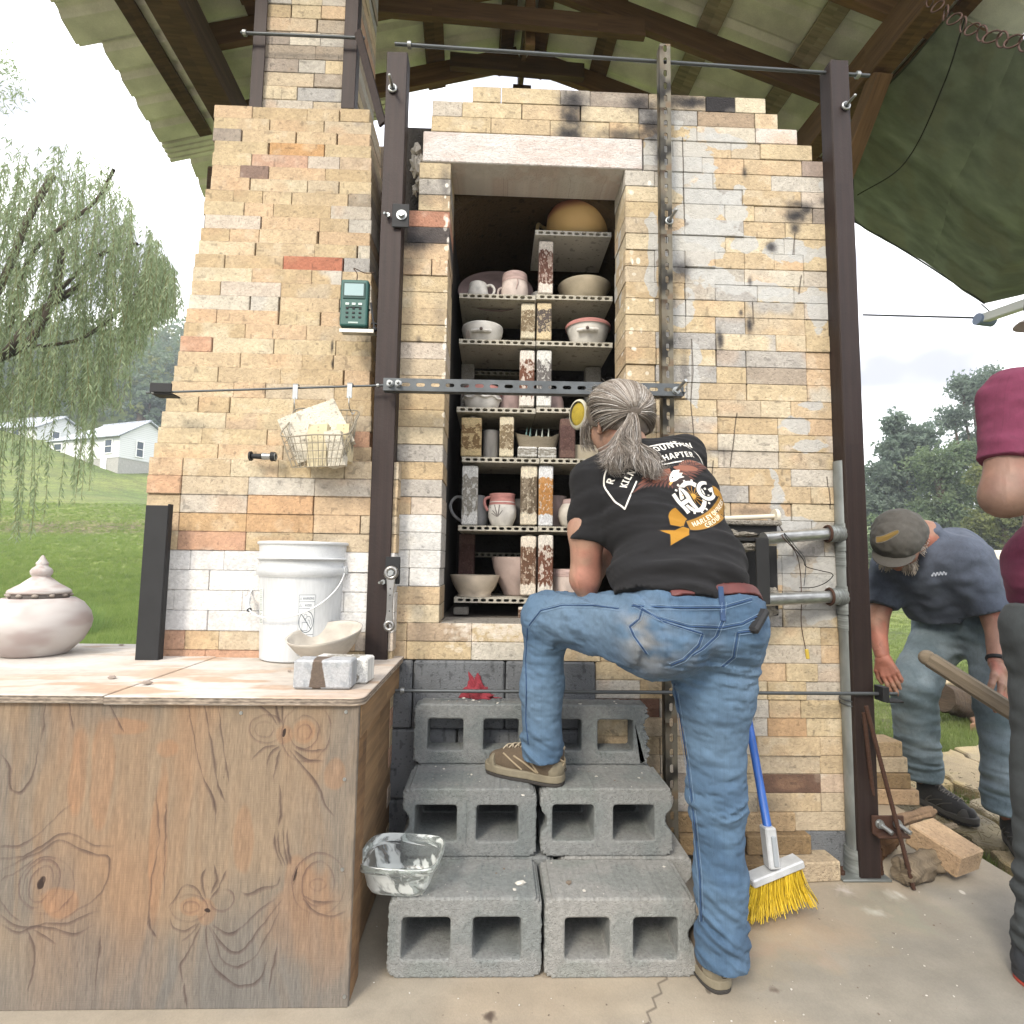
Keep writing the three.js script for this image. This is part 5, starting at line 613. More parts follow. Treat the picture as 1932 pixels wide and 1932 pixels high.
  const board = (x0, x1, y, round) => { // a top board with a rounded front right corner
    const s = new THREE.Shape(), zf = BF + 0.012, w = x1 - x0, dp = zf - BB, c = round ? 0.035 : 0.002; s.moveTo(0, 0); s.lineTo(w - c, 0); s.quadraticCurveTo(w, 0, w, c); s.lineTo(w, dp); s.lineTo(0, dp); s.closePath();
    const g = clean(new THREE.ExtrudeGeometry(s, { depth: 0.016, bevelEnabled: true, bevelSize: 0.002, bevelThickness: 0.002, bevelSegments: 1 })).rotateX(-Math.PI / 2).translate(x0, y, zf), q = g.attributes.position, n = g.attributes.normal, u = new Float32Array(q.count * 2);
    for (let i = 0; i < q.count; i++) { if (Math.abs(n.getY(i)) > 0.5) { u[i * 2] = (q.getX(i) - BXL) / PW; u[i * 2 + 1] = (q.getZ(i) - BB) / 0.82; } else { u[i * 2] = (q.getX(i) + q.getZ(i)) * 0.8; u[i * 2 + 1] = (q.getY(i) - y) / 0.02; } }
    g.setAttribute('uv', new THREE.BufferAttribute(u, 2)); const top = [], side = []; return [g, n];
  };
  const split = (g) => { const q = g.attributes.position, n = g.attributes.normal, u = g.attributes.uv, out = [[[], [], []], [[], [], []]]; for (let i = 0; i < q.count; i += 3) { const k = Math.abs(n.getY(i)) > 0.5 ? 0 : 1; for (let j = i; j < i + 3; j++) { out[k][0].push(q.getX(j), q.getY(j), q.getZ(j)); out[k][1].push(n.getX(j), n.getY(j), n.getZ(j)); out[k][2].push(u.getX(j), u.getY(j)); } } return out.map(([a, b, c]) => { const x = new THREE.BufferGeometry(); x.setAttribute('position', new THREE.Float32BufferAttribute(a, 3)); x.setAttribute('normal', new THREE.Float32BufferAttribute(b, 3)); x.setAttribute('uv', new THREE.Float32BufferAttribute(c, 2)); return x; }); };
  for (const [x0, x1, y, rd] of [[BXL, seam - 0.002, BH - 0.0175, 0], [seam + 0.002, BXR + 0.012, BH - 0.02, 1]]) { const [t, e] = split(board(x0, x1, y, rd)[0]), m = part('tabletop_board', t, mTop, bench); part('edge_band', e, mEdge, m); }
  part('corner_stud', bx(0.036, PH, 0.085, BXR - 0.018, PH / 2, BF - 0.018 - 0.0435, 0.002), M_wood[2], bench); const mSide = std({ color: 0x8c7458, map: woodTex, roughness: 0.9 }), mRed = std({ color: 0x8a6040, map: woodTex, roughness: 0.9 });
  part('side_panel', bx(0.014, PH - 0.03, (BF - BB) - 0.28, BXR - 0.024, PH / 2 + 0.012, BF - 0.106 - ((BF - BB) - 0.28) / 2, 0.002), mSide, bench); part('rear_stud', bx(0.036, PH, 0.09, BXR - 0.018, PH / 2, BB + 0.13, 0.002), mRed, bench); part('side_rail', bx(0.018, 0.085, BF - BB - 0.12, BXR - 0.006, PH - 0.046, BF - 0.02 - (BF - BB - 0.12) / 2, 0.002), mSide, bench);
  part('back_panel', bx(PW - 0.05, PH, 0.014, (BXL + BXR) / 2 - 0.024, PH / 2, BB + 0.02, 0.002), mSide, bench); part('corner_stud', bx(0.036, PH, 0.085, BXL + 0.02, PH / 2, BF - 0.062, 0.002), M_wood[2], bench);
  for (const [px, py] of [[653, 1343], [650, 1880], [646, 1640], [455, 1345], [650, 1470]]) { const q = atZ(px, py, BF); part('screw', new THREE.CylinderGeometry(0.0042, 0.0042, 0.003, 12).rotateX(Math.PI / 2).translate(q.x, q.y, BF + 0.0005), M.zinc, bench); }
}
{ // white pail with a warning label
  const f = atY(567, 1251, BH), zc = f.z - 0.128, t = thing('bucket', 'tall white plastic bucket with a printed warning label on the bench', 'bucket', V(f.x * zc / f.z, BH, zc)), H = atZ(567, 1023, zc).y - BH;
  const white = new THREE.MeshPhysicalMaterial({ color: 0xc9cccd, roughness: 0.42, map: rep(T_tone, 1), clearcoat: 0.15, clearcoatRoughness: 0.5 });
  const R = 0.132, T = 0.151, at = (k) => lerp(R, T, k);
  part('body', lathe([[0.01, 0.004], [R - 0.01, 0.004], [R - 0.003, 0.0], [R + 0.001, 0.004], [at(0.68), H * 0.7], [at(0.7) + 0.011, H * 0.715], [at(0.7) + 0.012, H * 0.775], [at(0.78), H * 0.785], [at(0.78), H * 0.84], [at(0.8) + 0.009, H * 0.845], [at(0.8) + 0.008, H * 0.86], [at(0.86), H * 0.866], [at(1), H * 0.97], [at(1) + 0.006, H * 0.975], [at(1) + 0.006, H * 0.995], [at(1), H], [at(1) - 0.004, H * 0.99], [R - 0.004, 0.012], [0.01, 0.012]], 72), white, t);
  const ink = std({ roughness: 0.5, map: canvasTex(256, 640, (c, w, h) => {
    c.fillStyle = '#c9cccd'; c.fillRect(0, 0, w, h); c.strokeStyle = '#4c545a'; c.lineWidth = 5; c.strokeRect(6, 6, w - 12, h - 12); c.beginPath(); for (const y of [78, 150, 425]) { c.moveTo(6, y); c.lineTo(w - 6, y); } c.stroke();
    c.fillStyle = '#4c545a'; c.font = 'bold 36px sans-serif'; c.textAlign = 'center'; c.fillText('⚠ WARNING'.replace('⚠ ', ''), 148, 56); c.fillText('AVISO', 148, 128); for (const y of [28, 100]) { c.beginPath(); c.moveTo(32, y); c.lineTo(50, y + 30); c.lineTo(14, y + 30); c.closePath(); c.lineWidth = 3; c.stroke(); c.font = 'bold 20px sans-serif'; c.fillText('!', 32, y + 26); }
    c.lineWidth = 9; c.beginPath(); c.arc(128, 288, 112, 0, 7); c.stroke(); c.lineWidth = 5; c.strokeRect(66, 296, 82, 84); c.beginPath(); c.arc(112, 232, 24, 0, 7); c.stroke(); c.beginPath(); c.moveTo(112, 258); c.quadraticCurveTo(130, 300, 168, 330); c.moveTo(130, 240); c.quadraticCurveTo(190, 215, 206, 270); c.quadraticCurveTo(230, 300, 196, 330); c.moveTo(160, 268); c.quadraticCurveTo(190, 280, 184, 310); c.stroke(); c.lineWidth = 9; c.beginPath(); c.moveTo(50, 208); c.lineTo(206, 368); c.stroke();
    for (let i = 0; i < 9; i++) { c.fillStyle = i % 3 === 2 ? '#4c545a' : '#8a9197'; c.fillRect(26, 446 + i * 20, i % 3 === 2 ? 190 : 130 + 60 * hash(i, 1, 2), 6); }
  }) });
  const patch = (a0, a1, y0, y1, mat, name) => { const g = new THREE.CylinderGeometry(at(y1) + 0.0012, at(y0) + 0.0012, (y1 - y0) * H, 24, 1, true, a0, a1 - a0).translate(0, (y0 + y1) / 2 * H, 0); part(name, g, mat, t); };
  patch(0.22, 0.58, 0.06, 0.56, ink, 'warning_label');
  patch(-0.98, -0.76, 0.3, 0.6, std({ roughness: 0.5, map: canvasTex(128, 256, (c, w, h) => { c.fillStyle = '#ced1ce'; c.fillRect(0, 0, w, h); c.fillStyle = '#596b60'; let y = 6; const r = rng(6); while (y < 160) { const k = 2 + 6 * r(); c.fillRect(14, y, 96, k * 0.6); y += k + 3; } for (let i = 0; i < 7; i++) c.fillRect(20, 176 + i * 11, 40 + 40 * r(), 4); }) }), 'bar_code_label');
  const hy = H * 0.76, pv = 0.155, pts = []; for (let i = 0; i <= 16; i++) { const a = i / 16 * Math.PI, dip = Math.sin(a); pts.push(V(Math.cos(a + 0.25) * (pv + 0.002 + 0.03 * dip * (i > 8 ? 1.2 : 0.6)), hy - 0.155 * Math.pow(dip, 0.8) - 0.0 * i, Math.sin(a + 0.25) * (pv + 0.006))); }
  part('bail_handle', tube(pts, 0.0024, 60, 8), std({ color: 0xd2d3d2, roughness: 0.4 }), t);
  const gp = pts[11], gq = pts[13]; part('grip', tube([gp, pts[12], gq], 0.0085, 16, 12), white, t);
  for (const a of [0.25, Math.PI + 0.25]) part('ear', new THREE.CylinderGeometry(0.013, 0.014, 0.012, 20).rotateZ(Math.PI / 2).rotateY(-a).translate(Math.cos(a) * pv, hy, Math.sin(a) * pv), white, t);
}
{ // unglazed bowl leaning on the props, two coated props, jar, pebbles
  const c = atY(612, 1262, BH), zc = c.z - 0.05, s = -zc / CF * 1.02, bt = std({ color: 0xbcb5a9, roughness: 0.85, map: rep(T_tone, 2) });
  const t = thing('bowl', 'cream unglazed bowl leaning on the white-coated props on the bench', 'bowl', V(atZ(620, 1250, zc).x, BH + 0.002, zc)); part('body', lathe(wall([[26, 0], [28, 3], [40, 14], [54, 30], [64, 47], [66, 52]], 3).map(([r, y]) => [r * s, y * s]), 56), bt, t); t.rotation.set(0.2, 0, 0.12); t.position.y += 0.016;
  const p = atY(606, 1301, BH), blk = (lab, x, z, w, h, d, ry, m) => { const o = thing('kiln_prop', lab, 'kiln prop', V(x, BH, z)), g = cbox(w, h, d, 0.005), q = g.attributes.position, n = g.attributes.normal, uv = g.attributes.uv; for (let i = 0; i < q.count; i++) uv.setXY(i, clamp((Math.abs(n.getZ(i)) > 0.6 || Math.abs(n.getY(i)) > 0.6 ? (Math.abs(n.getY(i)) > 0.6 ? q.getZ(i) / d : q.getY(i) / h) : q.getZ(i) / d) + 0.5, 0.03, 0.97), q.getX(i) / w + 0.5); part('body', g.translate(0, h / 2, 0), m, o); o.rotation.y = ry; return o; };
  const cw = std({ map: canvasTex(128, 256, (c2, w, h) => { const im = c2.createImageData(w, h), d = im.data; for (let y = 0; y < h; y++) for (let x = 0; x < w; x++) { const u = x / w, v = 1 - y / h, e = v + 0.02 * fbm(u * 8, v * 8, 331, 3), brown = smooth(0.0, 0.02, e - lerp(0.28, 0.34, u)) * smooth(0, 0.02, lerp(0.6, 0.5, u) - e); let q = mixc([196, 198, 200], [176, 180, 184], smooth(0.4, 0.7, fbm(u * 5, v * 9, 332, 4))); q = mixc(q, [112, 98, 86], brown); const k = 0.9 + 0.18 * (fbm(u * 24, v * 44, 333, 3) - 0.4), o = (y * w + x) * 4; d[o] = q[0] * k; d[o + 1] = q[1] * k; d[o + 2] = q[2] * k; d[o + 3] = 255; } c2.putImageData(im, 0, 0); }), roughness: 0.95, bumpMap: rep(T_pits, 1, 2), bumpScale: 0.004 });
  const wz = p.z, w = atY(664, 1299, BH).x - atY(552, 1300, BH).x, h = atZ(600, 1246, wz).y - BH; blk('white-coated prop with a brown band lying at the bench\'s front edge', p.x, wz - 0.035, w, h, 0.066, 0.0, cw); blk('white-coated prop with a peeling end, lying behind the banded one', atY(640, 1280, BH).x + 0.02, wz - 0.11, w * 1.02, h * 0.92, 0.066, -0.1, PT[11]);
  const j = atY(70, 1245, BH), zj = j.z - 0.1, sj = -zj / CF * 1.0, jar = thing('lidded_jar', 'round pale lidded jar with a pointed finial at the bench\'s left end', 'jar', V(atZ(68, 1200, zj).x, BH, zj));
  const jt = tex(128, 128, (u, v) => { const a = smooth(0.4, 0.62, fbm(u * 4, v * 3, 341, 4, 4)); return mixc([182, 177, 173], [160, 147, 142], a); }), jm = std({ map: jt, roughness: 0.95, bumpMap: rep(T_grain, 2), bumpScale: 0.0005 });
  part('body', lathe([[0.1, 0], [44, 0], [50, 3], [70, 24], [80, 46], [82, 60], [78, 76], [66, 93], [52, 102], [50, 100], [0.1, 98]].map(([r, y]) => [r * sj, y * sj]), 64), jm, jar); part('neck', lathe([[42, 98], [44, 103], [44, 110], [40, 112]].map(([r, y]) => [r * sj, y * sj]), 48), std({ color: 0x5b5450, roughness: 0.9 }), jar);
  for (let i = 0; i < 12; i++) part('wad', new THREE.SphereGeometry(5 * sj, 8, 6).scale(1.1, 0.7, 1).translate(Math.cos(i * 0.524) * 44 * sj, 107 * sj, Math.sin(i * 0.524) * 44 * sj), std({ color: 0x8d847b, roughness: 1 }), jar);
  part('lid', lathe([[0.1, 109], [45, 109], [47, 112], [45, 116], [36, 122], [28, 127], [20, 134], [14, 139], [13, 141]].map(([r, y]) => [r * sj, y * sj]), 48), jm, jar); part('finial', lathe([[12, 139], [16, 144], [17, 150], [14, 155], [9, 159], [9, 162], [10, 164], [7, 168], [4, 174], [2, 178], [0.1, 179]].map(([r, y]) => [r * sj, y * sj]), 32), jm, jar);
  const peb = [[211, 1281, 0.011, 'left of two tan pebbles near the bench\'s front edge'], [277, 1291, 0.011, 'right of two pebbles near the bench\'s front edge'], [287, 1235, 0.009, 'small pebble at the rear of the bench before the steel channel'], [229, 1218, 0.006, 'tiny stone chip at the bench\'s back edge'], [546, 1267, 0.006, 'tiny stone chip beside the white bucket\'s foot']];
  for (const [px, py, s2, l] of peb) { const q = atY(px, py, BH); solo('pebble', chip(px / 1000, s2), std({ color: 0x8c8076, roughness: 1 }), l, 'pebble').position.set(q.x, BH + s2 * 0.4, q.z); }
}
// ---------------------------------------------------------------- concrete block steps
const CW = 0.397, CHH = 0.194, Z1 = -1.5334, Z2 = -1.7333, Z3 = -1.9332, XB = -0.2555;
const cmuT = tex(512, 512, (u, v, x, y) => { const a = fbm(u * 4, v * 4, 401, 4, 4), b = fbm(u * 50, v * 50, 402, 3, 50), p = vn(u * 110, v * 110, 403, 110); let q = mixc([208, 211, 208], [226, 224, 220], smooth(0.35, 0.65, a)); q = mixc(q, [196, 206, 198], 0.4 * smooth(0.5, 0.7, fbm(u * 3, v * 3, 404, 3, 3))); const k = 0.86 + 0.2 * b - (p > 0.86 ? 0.12 : 0) + 0.06 * (hash(x, y, 4) - 0.5); return [q[0] * k, q[1] * k, q[2] * k]; });
const M_cmu = [0x8f9292, 0x868a8b, 0x999a98].map((c) => std({ color: c, map: rep(cmuT, 2.6), roughness: 1, bumpMap: rep(T_pits, 5), bumpScale: 0.003 }));
function cmu(lab, x, y, z, d, o = {}) {
  const s = new THREE.Shape(), w = (o.w ?? CW) - 0.012, h = CHH - 0.01, c = 0.006, N = 46, pts = [];
  const edge = (t) => { // perimeter with a little raggedness
    const P = [[-w / 2, 0], [w / 2, 0], [w / 2, h], [-w / 2, h]]; const k = Math.floor(t * 4) % 4, f = t * 4 - Math.floor(t * 4), a = P[k], b = P[(k + 1) % 4]; return [lerp(a[0], b[0], f), lerp(a[1], b[1], f)];
  };
  for (let i = 0; i < N * 4; i++) { let [px, py] = edge(i / (N * 4)); const n = 0.0022 * n3(px * 90 + x * 50, py * 90 + z * 50, 3); if (o.notch && px > w / 2 - 0.001) { const m = Math.exp(-Math.pow((py - h * 0.52) / 0.03, 4)); px -= 0.02 * m; } if (o.broken && px > w / 2 - 0.001) px -= 0.012 + 0.016 * Math.abs(n3(py * 26, 7, 1)) + 0.01 * n3(py * 70, 3, 1); if (o.notchL && px < -w / 2 + 0.001) px += 0.018 * Math.exp(-Math.pow((py - h * 0.5) / 0.03, 4)); const ex = Math.abs(px) / (w / 2), ey = Math.abs(py - h / 2) / (h / 2); const kk = ex > 0.955 && ey > 0.9 ? 0.006 : 0; pts.push(new THREE.Vector2(px - Math.sign(px) * kk + n, py - Math.sign(py - h / 2) * kk * 0.8 + n * 0.7)); }
  s.setFromPoints(pts);
  for (const [hx, hw] of o.holes ?? [[-0.1, 0.134], [0.082, 0.134]]) { const p = new THREE.Path(), hh = 0.112, r = 0.017, x0 = hx - hw / 2, x1 = hx + hw / 2, y0 = 0.034, y1 = y0 + hh; p.moveTo(x0 + r, y0); p.lineTo(x1 - r, y0); p.quadraticCurveTo(x1, y0, x1, y0 + r); p.lineTo(x1, y1 - r); p.quadraticCurveTo(x1, y1, x1 - r, y1); p.lineTo(x0 + r, y1); p.quadraticCurveTo(x0, y1, x0, y1 - r); p.lineTo(x0, y0 + r); p.quadraticCurveTo(x0, y0, x0 + r, y0); s.holes.push(p); }
  if (o.slit) { const p = new THREE.Path(), a = o.slit; p.moveTo(a - 0.004, 0.03); p.lineTo(a + 0.004, 0.03); p.lineTo(a + 0.0035, 0.155); p.lineTo(a - 0.0035, 0.155); p.closePath(); s.holes.push(p); }
  const g = boxUV(clean(new THREE.ExtrudeGeometry(s, { depth: d - 0.012, bevelEnabled: true, bevelSize: 0.005, bevelThickness: 0.006, bevelSegments: 2, curveSegments: 5 })), 1, x, y).translate(0, 0.005, -d + 0.006);
  const m = solo('concrete_block', g, M_cmu[o.m ?? 0], lab, 'concrete block', 'hollow concrete blocks stacked as steps'); m.position.set(x, y, z); if (o.ry) m.rotation.y = o.ry; return m;
}
cmu('front left hollow concrete block of the lowest step, below the plastic tub', XB + CW / 2, 0, Z1, 0.195, { m: 0 });
cmu('front right hollow concrete block of the lowest step, notched on its right end', XB + CW * 1.5 + 0.006, 0, Z1 + 0.004, 0.195, { m: 2, notch: 1, slit: 0.0, holes: [[-0.088, 0.126], [0.09, 0.126]] });
cmu('left hollow concrete block of the middle step, chipped at its left edge', XB - 0.001 + CW / 2, CHH, Z2, 0.195, { m: 1, slit: -0.008, notchL: 1 });
cmu('right hollow concrete block of the middle step, notched on its right end', XB + CW * 1.5 + 0.01, CHH, Z2 - 0.004, 0.195, { m: 0, notch: 1, notchL: 1 });
cmu('left hollow concrete block of the top step under the red cloth', XB - 0.001 + CW / 2, CHH * 2, Z3, 0.088, { m: 1, slit: 0.0, holes: [[-0.093, 0.128], [0.093, 0.128]] });
cmu('right hollow concrete block of the top step with a broken right end', XB + CW * 1.5 + 0.004, CHH * 2, Z3, 0.088, { m: 1, broken: 1, holes: [[-0.1, 0.13], [0.075, 0.13]] });
cmu('hollow concrete block behind the lowest step\'s right block, its end sticking out', XB + CW * 1.5 + 0.065, 0, Z1 - 0.2, 0.195, { m: 2, notch: 1 });
cmu('hollow concrete block behind the lowest step\'s left block', XB + CW * 0.5 + 0.05, 0, Z1 - 0.2, 0.195, { m: 1 });
for (const [k, l] of [[0, 'left'], [1, 'right']]) for (const [y, n] of [[0, 'lower'], [CHH, 'upper']]) cmu(`${n} ${l} support block at the back of the steps, glimpsed through the holes`, XB + CW * (k + 0.5) + 0.003, y, Z3 - 0.0005, 0.086, { m: 1 });
{ const r = rng(55), a = [], b = []; for (let i = 0; i < 95; i++) { const k = Math.floor(r() * 3), z = [Z1, Z2, Z3][k] - 0.012 - r() * [0.17, 0.17, 0.06][k], x = XB + 0.02 + r() * 0.74, y = CHH * (k + 1) - 0.001, s = 0.0014 + 0.0034 * r() ** 3; (r() < 0.75 ? a : b).push(tf(chip(r(), s), [x, y + s * 0.35, z], [0, r() * 6, 0])); } for (const [px, py, y, s] of [[982, 1668, CHH, 0.011], [971, 1679, CHH, 0.005], [1418 - 8, 1633, CHH, 0.007], [987, 1501, CHH * 2, 0.005], [1253, 1636, CHH, 0.004], [875, 1318, CHH * 3, 0.006], [893, 1322, CHH * 3, 0.006]]) { const p = atY(px, py, y); if (p.x < XB + 0.8) a.push(tf(chip(s, s), [p.x, y + s * 0.3, p.z], [0, s * 900, 0])); } { const p = atY(1073, 1667, CHH); b.push(tf(chip(0.3, 0.008), [p.x, CHH + 0.003, p.z])); }
  const m = new THREE.Group(); m.name = 'step_crumbs'; m.userData = { kind: 'stuff', label: 'white plaster crumbs scattered on the concrete block steps', category: 'crumbs' }; scene.add(m); part('pale_crumbs', merge(a), M_chip, m); part('dark_crumbs', merge(b), M_grit, m); }
{ // clear tub with dried slip
  const c = atY(757, 1690, CHH), cz = -1.595, t = thing('plastic_tub', 'clear plastic tub smeared with dried white slip on the lowest step', 'tub', V(atZ(757, 1665, cz).x, CHH, cz)), ring = (y, w, d, n = 56) => Array.from({ length: n }, (_, i) => { const a = i / n * Math.PI * 2, q = 4.2, cx = Math.cos(a), sz = Math.sin(a), k = 1 / Math.pow(Math.pow(Math.abs(cx), q) + Math.pow(Math.abs(sz), q), 1 / q); return [cx * k * w, y, sz * k * d]; });
  const rings = [ring(0.004, 0.01, 0.008), ring(0.003, 0.062, 0.052), ring(0.006, 0.074, 0.062), ring(0.02, 0.082, 0.07), ring(0.064, 0.092, 0.08), ring(0.066, 0.096, 0.084), ring(0.07, 0.1065, 0.0935), ring(0.084, 0.1085, 0.0955), ring(0.088, 0.1075, 0.0945), ring(0.088, 0.104, 0.091), ring(0.07, 0.097, 0.085)], n = 56, pos = [], uv = [], idx = [];
  rings.forEach((r, j) => r.forEach((p, i) => { pos.push(...p); uv.push(i / n * 3, j * 0.16 + p[0] * 4); })); for (let j = 0; j < rings.length - 1; j++) for (let i = 0; i < n; i++) { const a = j * n + i, b = j * n + (i + 1) % n, c2 = a + n, d = b + n; idx.push(a, c2, b, b, c2, d); }
  const g = new THREE.BufferGeometry(); g.setAttribute('position', new THREE.Float32BufferAttribute(pos, 3)); g.setAttribute('uv', new THREE.Float32BufferAttribute(uv, 2)); g.setIndex(idx); g.computeVertexNormals();
  const tr = tex(256, 256, (u, v) => { const a = fbm(u * 6 + 1.5 * fbm(u * 5, v * 5, 412, 3, 5), v * 6, 411, 5, 6); return g8(0.92 - 0.5 * smooth(0.53, 0.66, a)); }, false);
  part('body', g, new THREE.MeshPhysicalMaterial({ color: 0xdfe4e2, roughness: 0.32, transmission: 1, transmissionMap: tr, thickness: 0, side: THREE.DoubleSide, ior: 1.45 }), t); t.rotation.y = -0.12;
}
{ // crumpled red cloth
  const p = atY(906, 1316, CHH * 3), g = new THREE.SphereGeometry(0.06, 48, 30), q = g.attributes.position; for (let i = 0; i < q.count; i++) { const v = V(q.getX(i), q.getY(i), q.getZ(i)).normalize(), f = 0.75 + 0.34 * n3(v.x * 1.6, v.y * 1.6 + 2, v.z * 1.6) + 0.13 * Math.abs(n3(v.x * 4.2, v.y * 4.2, v.z * 4.2)) - 0.09 * Math.abs(n3(v.x * 9, v.y * 9, v.z * 9)); const y = Math.max(-0.001, v.y * 0.085 * f * (1.15 - 0.75 * (v.x + 0.3))); q.setXYZ(i, v.x * 0.07 * f * (y < 0.004 ? 1.15 : 1), y, v.z * 0.045 * f); } g.computeVertexNormals();
  solo('cloth', g, std({ color: 0x9c3a45, roughness: 1, map: rep(T_grain, 3), bumpMap: rep(T_grain, 4), bumpScale: 0.002 }), 'crumpled red cloth lying on the top concrete step', 'cloth').position.set(p.x, CHH * 3 + 0.001, p.z - 0.012);
}
// ---------------------------------------------------------------- broom, loose bricks, pipe stand and burner
{
  const hb = atY(1462, 1640, 0.075), zb = -1.735, P = (px, py, z = zb) => atZ(px, py, z), t = thing('broom', 'push broom with a blue handle and yellow bristles leaning on the kiln', 'broom', V(0, 0, 0));
  const blue = std({ color: 0x2a5fb0, roughness: 0.4, map: rep(T_tone, 3) }), grey = std({ color: 0xc3c6c8, roughness: 0.45, map: rep(T_tone, 3) }), a = P(1449, 1566, zb - 0.01), b = P(1395, 1262, -2.0);
  part('handle', rod(a, b, 0.0125, 16), blue, t); const e = P(1457, 1636);
  const up = a.clone().sub(e).normalize(), g = new THREE.Group(); const Lf = a.distanceTo(e) + 0.012; const mF = bar(e, e.clone().addScaledVector(up, Lf), 0.034, 0.042, 0.004); part('socket', mF, grey, t); part('socket_rib', bar(e.clone().addScaledVector(up, 0.01).add(V(0.004, 0, 0.019)), e.clone().addScaledVector(up, Lf - 0.02).add(V(0.004, 0, 0.019)), 0.014, 0.012, 0.002), std({ color: 0x8d9398, roughness: 0.5 }), t);
  const h0 = P(1413, 1662), h1 = P(1508, 1623, zb - 0.03); part('head', bar(h0, h1, 0.05, 0.024, 0.004), grey, t);
  const r = rng(61), br = [], dir = h1.clone().sub(h0), ys = [0xc9ac26, 0xb89a1c, 0xd6ba34].map((c) => new THREE.Color(c)), cols = [];
  for (let i = 0; i < 620; i++) { const f = 0.02 + 0.96 * r(), p = h0.clone().addScaledVector(dir, f).add(V(0, -0.01, (r() - 0.5) * 0.042)), out = (f - 0.5) * 0.07 + (r() - 0.5) * 0.035, L = Math.min(0.105, p.y - 0.004) * (0.86 + 0.14 * r()), q = p.clone().add(V(out * 0.35, -L * 0.5, (r() - 0.5) * 0.01)), s = p.clone().add(V(out, -L, (r() - 0.5) * 0.05)); const g2 = tube([p, q, s], 0.0011, 4, 4); const c = ys[Math.floor(r() * 3)], k = r() < 0.04 ? 0.35 : 0.85 + 0.3 * r(), n = g2.attributes.position.count, ca = new Float32Array(n * 3); for (let j = 0; j < n; j++) { ca[j * 3] = c.r * k; ca[j * 3 + 1] = c.g * k; ca[j * 3 + 2] = c.b * k; } g2.setAttribute('color', new THREE.BufferAttribute(ca, 3)); br.push(g2); }
  part('bristles', mergeGeometries(br), std({ color: 0xffffff, vertexColors: true, roughness: 0.6 }), t);
}
const fbT = canvasTex(256, 256, (c, w, h) => paintBricks(c, w, h, -1, -1, 700, 700, [{ x0: -2, x1: 2, y0: -2, y1: 2, tone: [184, 170, 146], tone2: [172, 158, 136] }], 500));
const fbR = rep(fbT, 2.1, 2.1); fbR.offset.set(0.5, 0.5);
const M_fb = [0xf4f0ea, 0xe6d8c4, 0xb8a890, 0xeedccc].map((c) => std({ color: c, map: fbR, roughness: 0.96, bumpMap: rep(T_pits, 3), bumpScale: 0.004 }));
function loose(lab, pos, rot, m = 0, size = [0.2286, 0.064, 0.114]) { const o = solo('firebrick', cbox(...size, 0.004), M_fb[m], lab, 'firebrick', 'loose firebricks round the kiln\'s right corner'); o.position.copy(pos); o.rotation.set(...rot); return o; }
{
  const f = (px, py) => atY(px, py, 0); let p = f(1548, 1667);
  loose('pale firebrick flat on the floor at the wall\'s foot, nearest the pipe stand', V(p.x - 0.04, 0.033, p.z - 0.058), [0, 0.08, 0], 0);
  loose('pale firebrick flat on the floor behind the broom head', V(p.x - 0.29, 0.033, p.z - 0.045), [0, 0.05, 0], 2);
  p = f(1480, 1660); loose('scorched firebrick in the second layer of the heap behind the broom, right', V(p.x + 0.0, 0.097, p.z - 0.085), [0, 0.03, 0], 2); loose('scorched firebrick in the second layer of the heap behind the broom, left', V(p.x - 0.235, 0.097, p.z - 0.08), [0, -0.03, 0], 2);
  loose('scorched firebrick on top of the heap behind the broom, right', V(p.x - 0.04, 0.161, p.z - 0.11), [0, 0.02, 0], 1); loose('scorched firebrick on top of the heap behind the broom, left', V(p.x - 0.28, 0.161, p.z - 0.105), [0, 0.0, 0], 2);
  p = f(1690, 1522); for (let i = 0; i < 4; i++) loose(['bottom', 'second from bottom', 'third from bottom', 'top'][i] + ' firebrick of the stack beyond the right steel post', V(p.x + 0.005 - [0, 0.03, 0.035, 0.05][i], 0.034 + i * 0.067, p.z - 0.07 - i * 0.006), [0, 0.05 * (i - 1.5), 0], [3, 2, 0, 1][i], [0.2286, 0.066, 0.114]);
  { const a = atZ(1733, 1572, -2.1), b = atZ(1830, 1612, -1.95), m = solo('firebrick', bar(V(a.x, 0.105, a.z), V(b.x, 0.062, b.z), 0.14, 0.078, 0.005), M_fb[3], 'large pinkish firebrick tilted over driftwood on the concrete', 'firebrick', 'loose firebricks round the kiln\'s right corner'); }
}
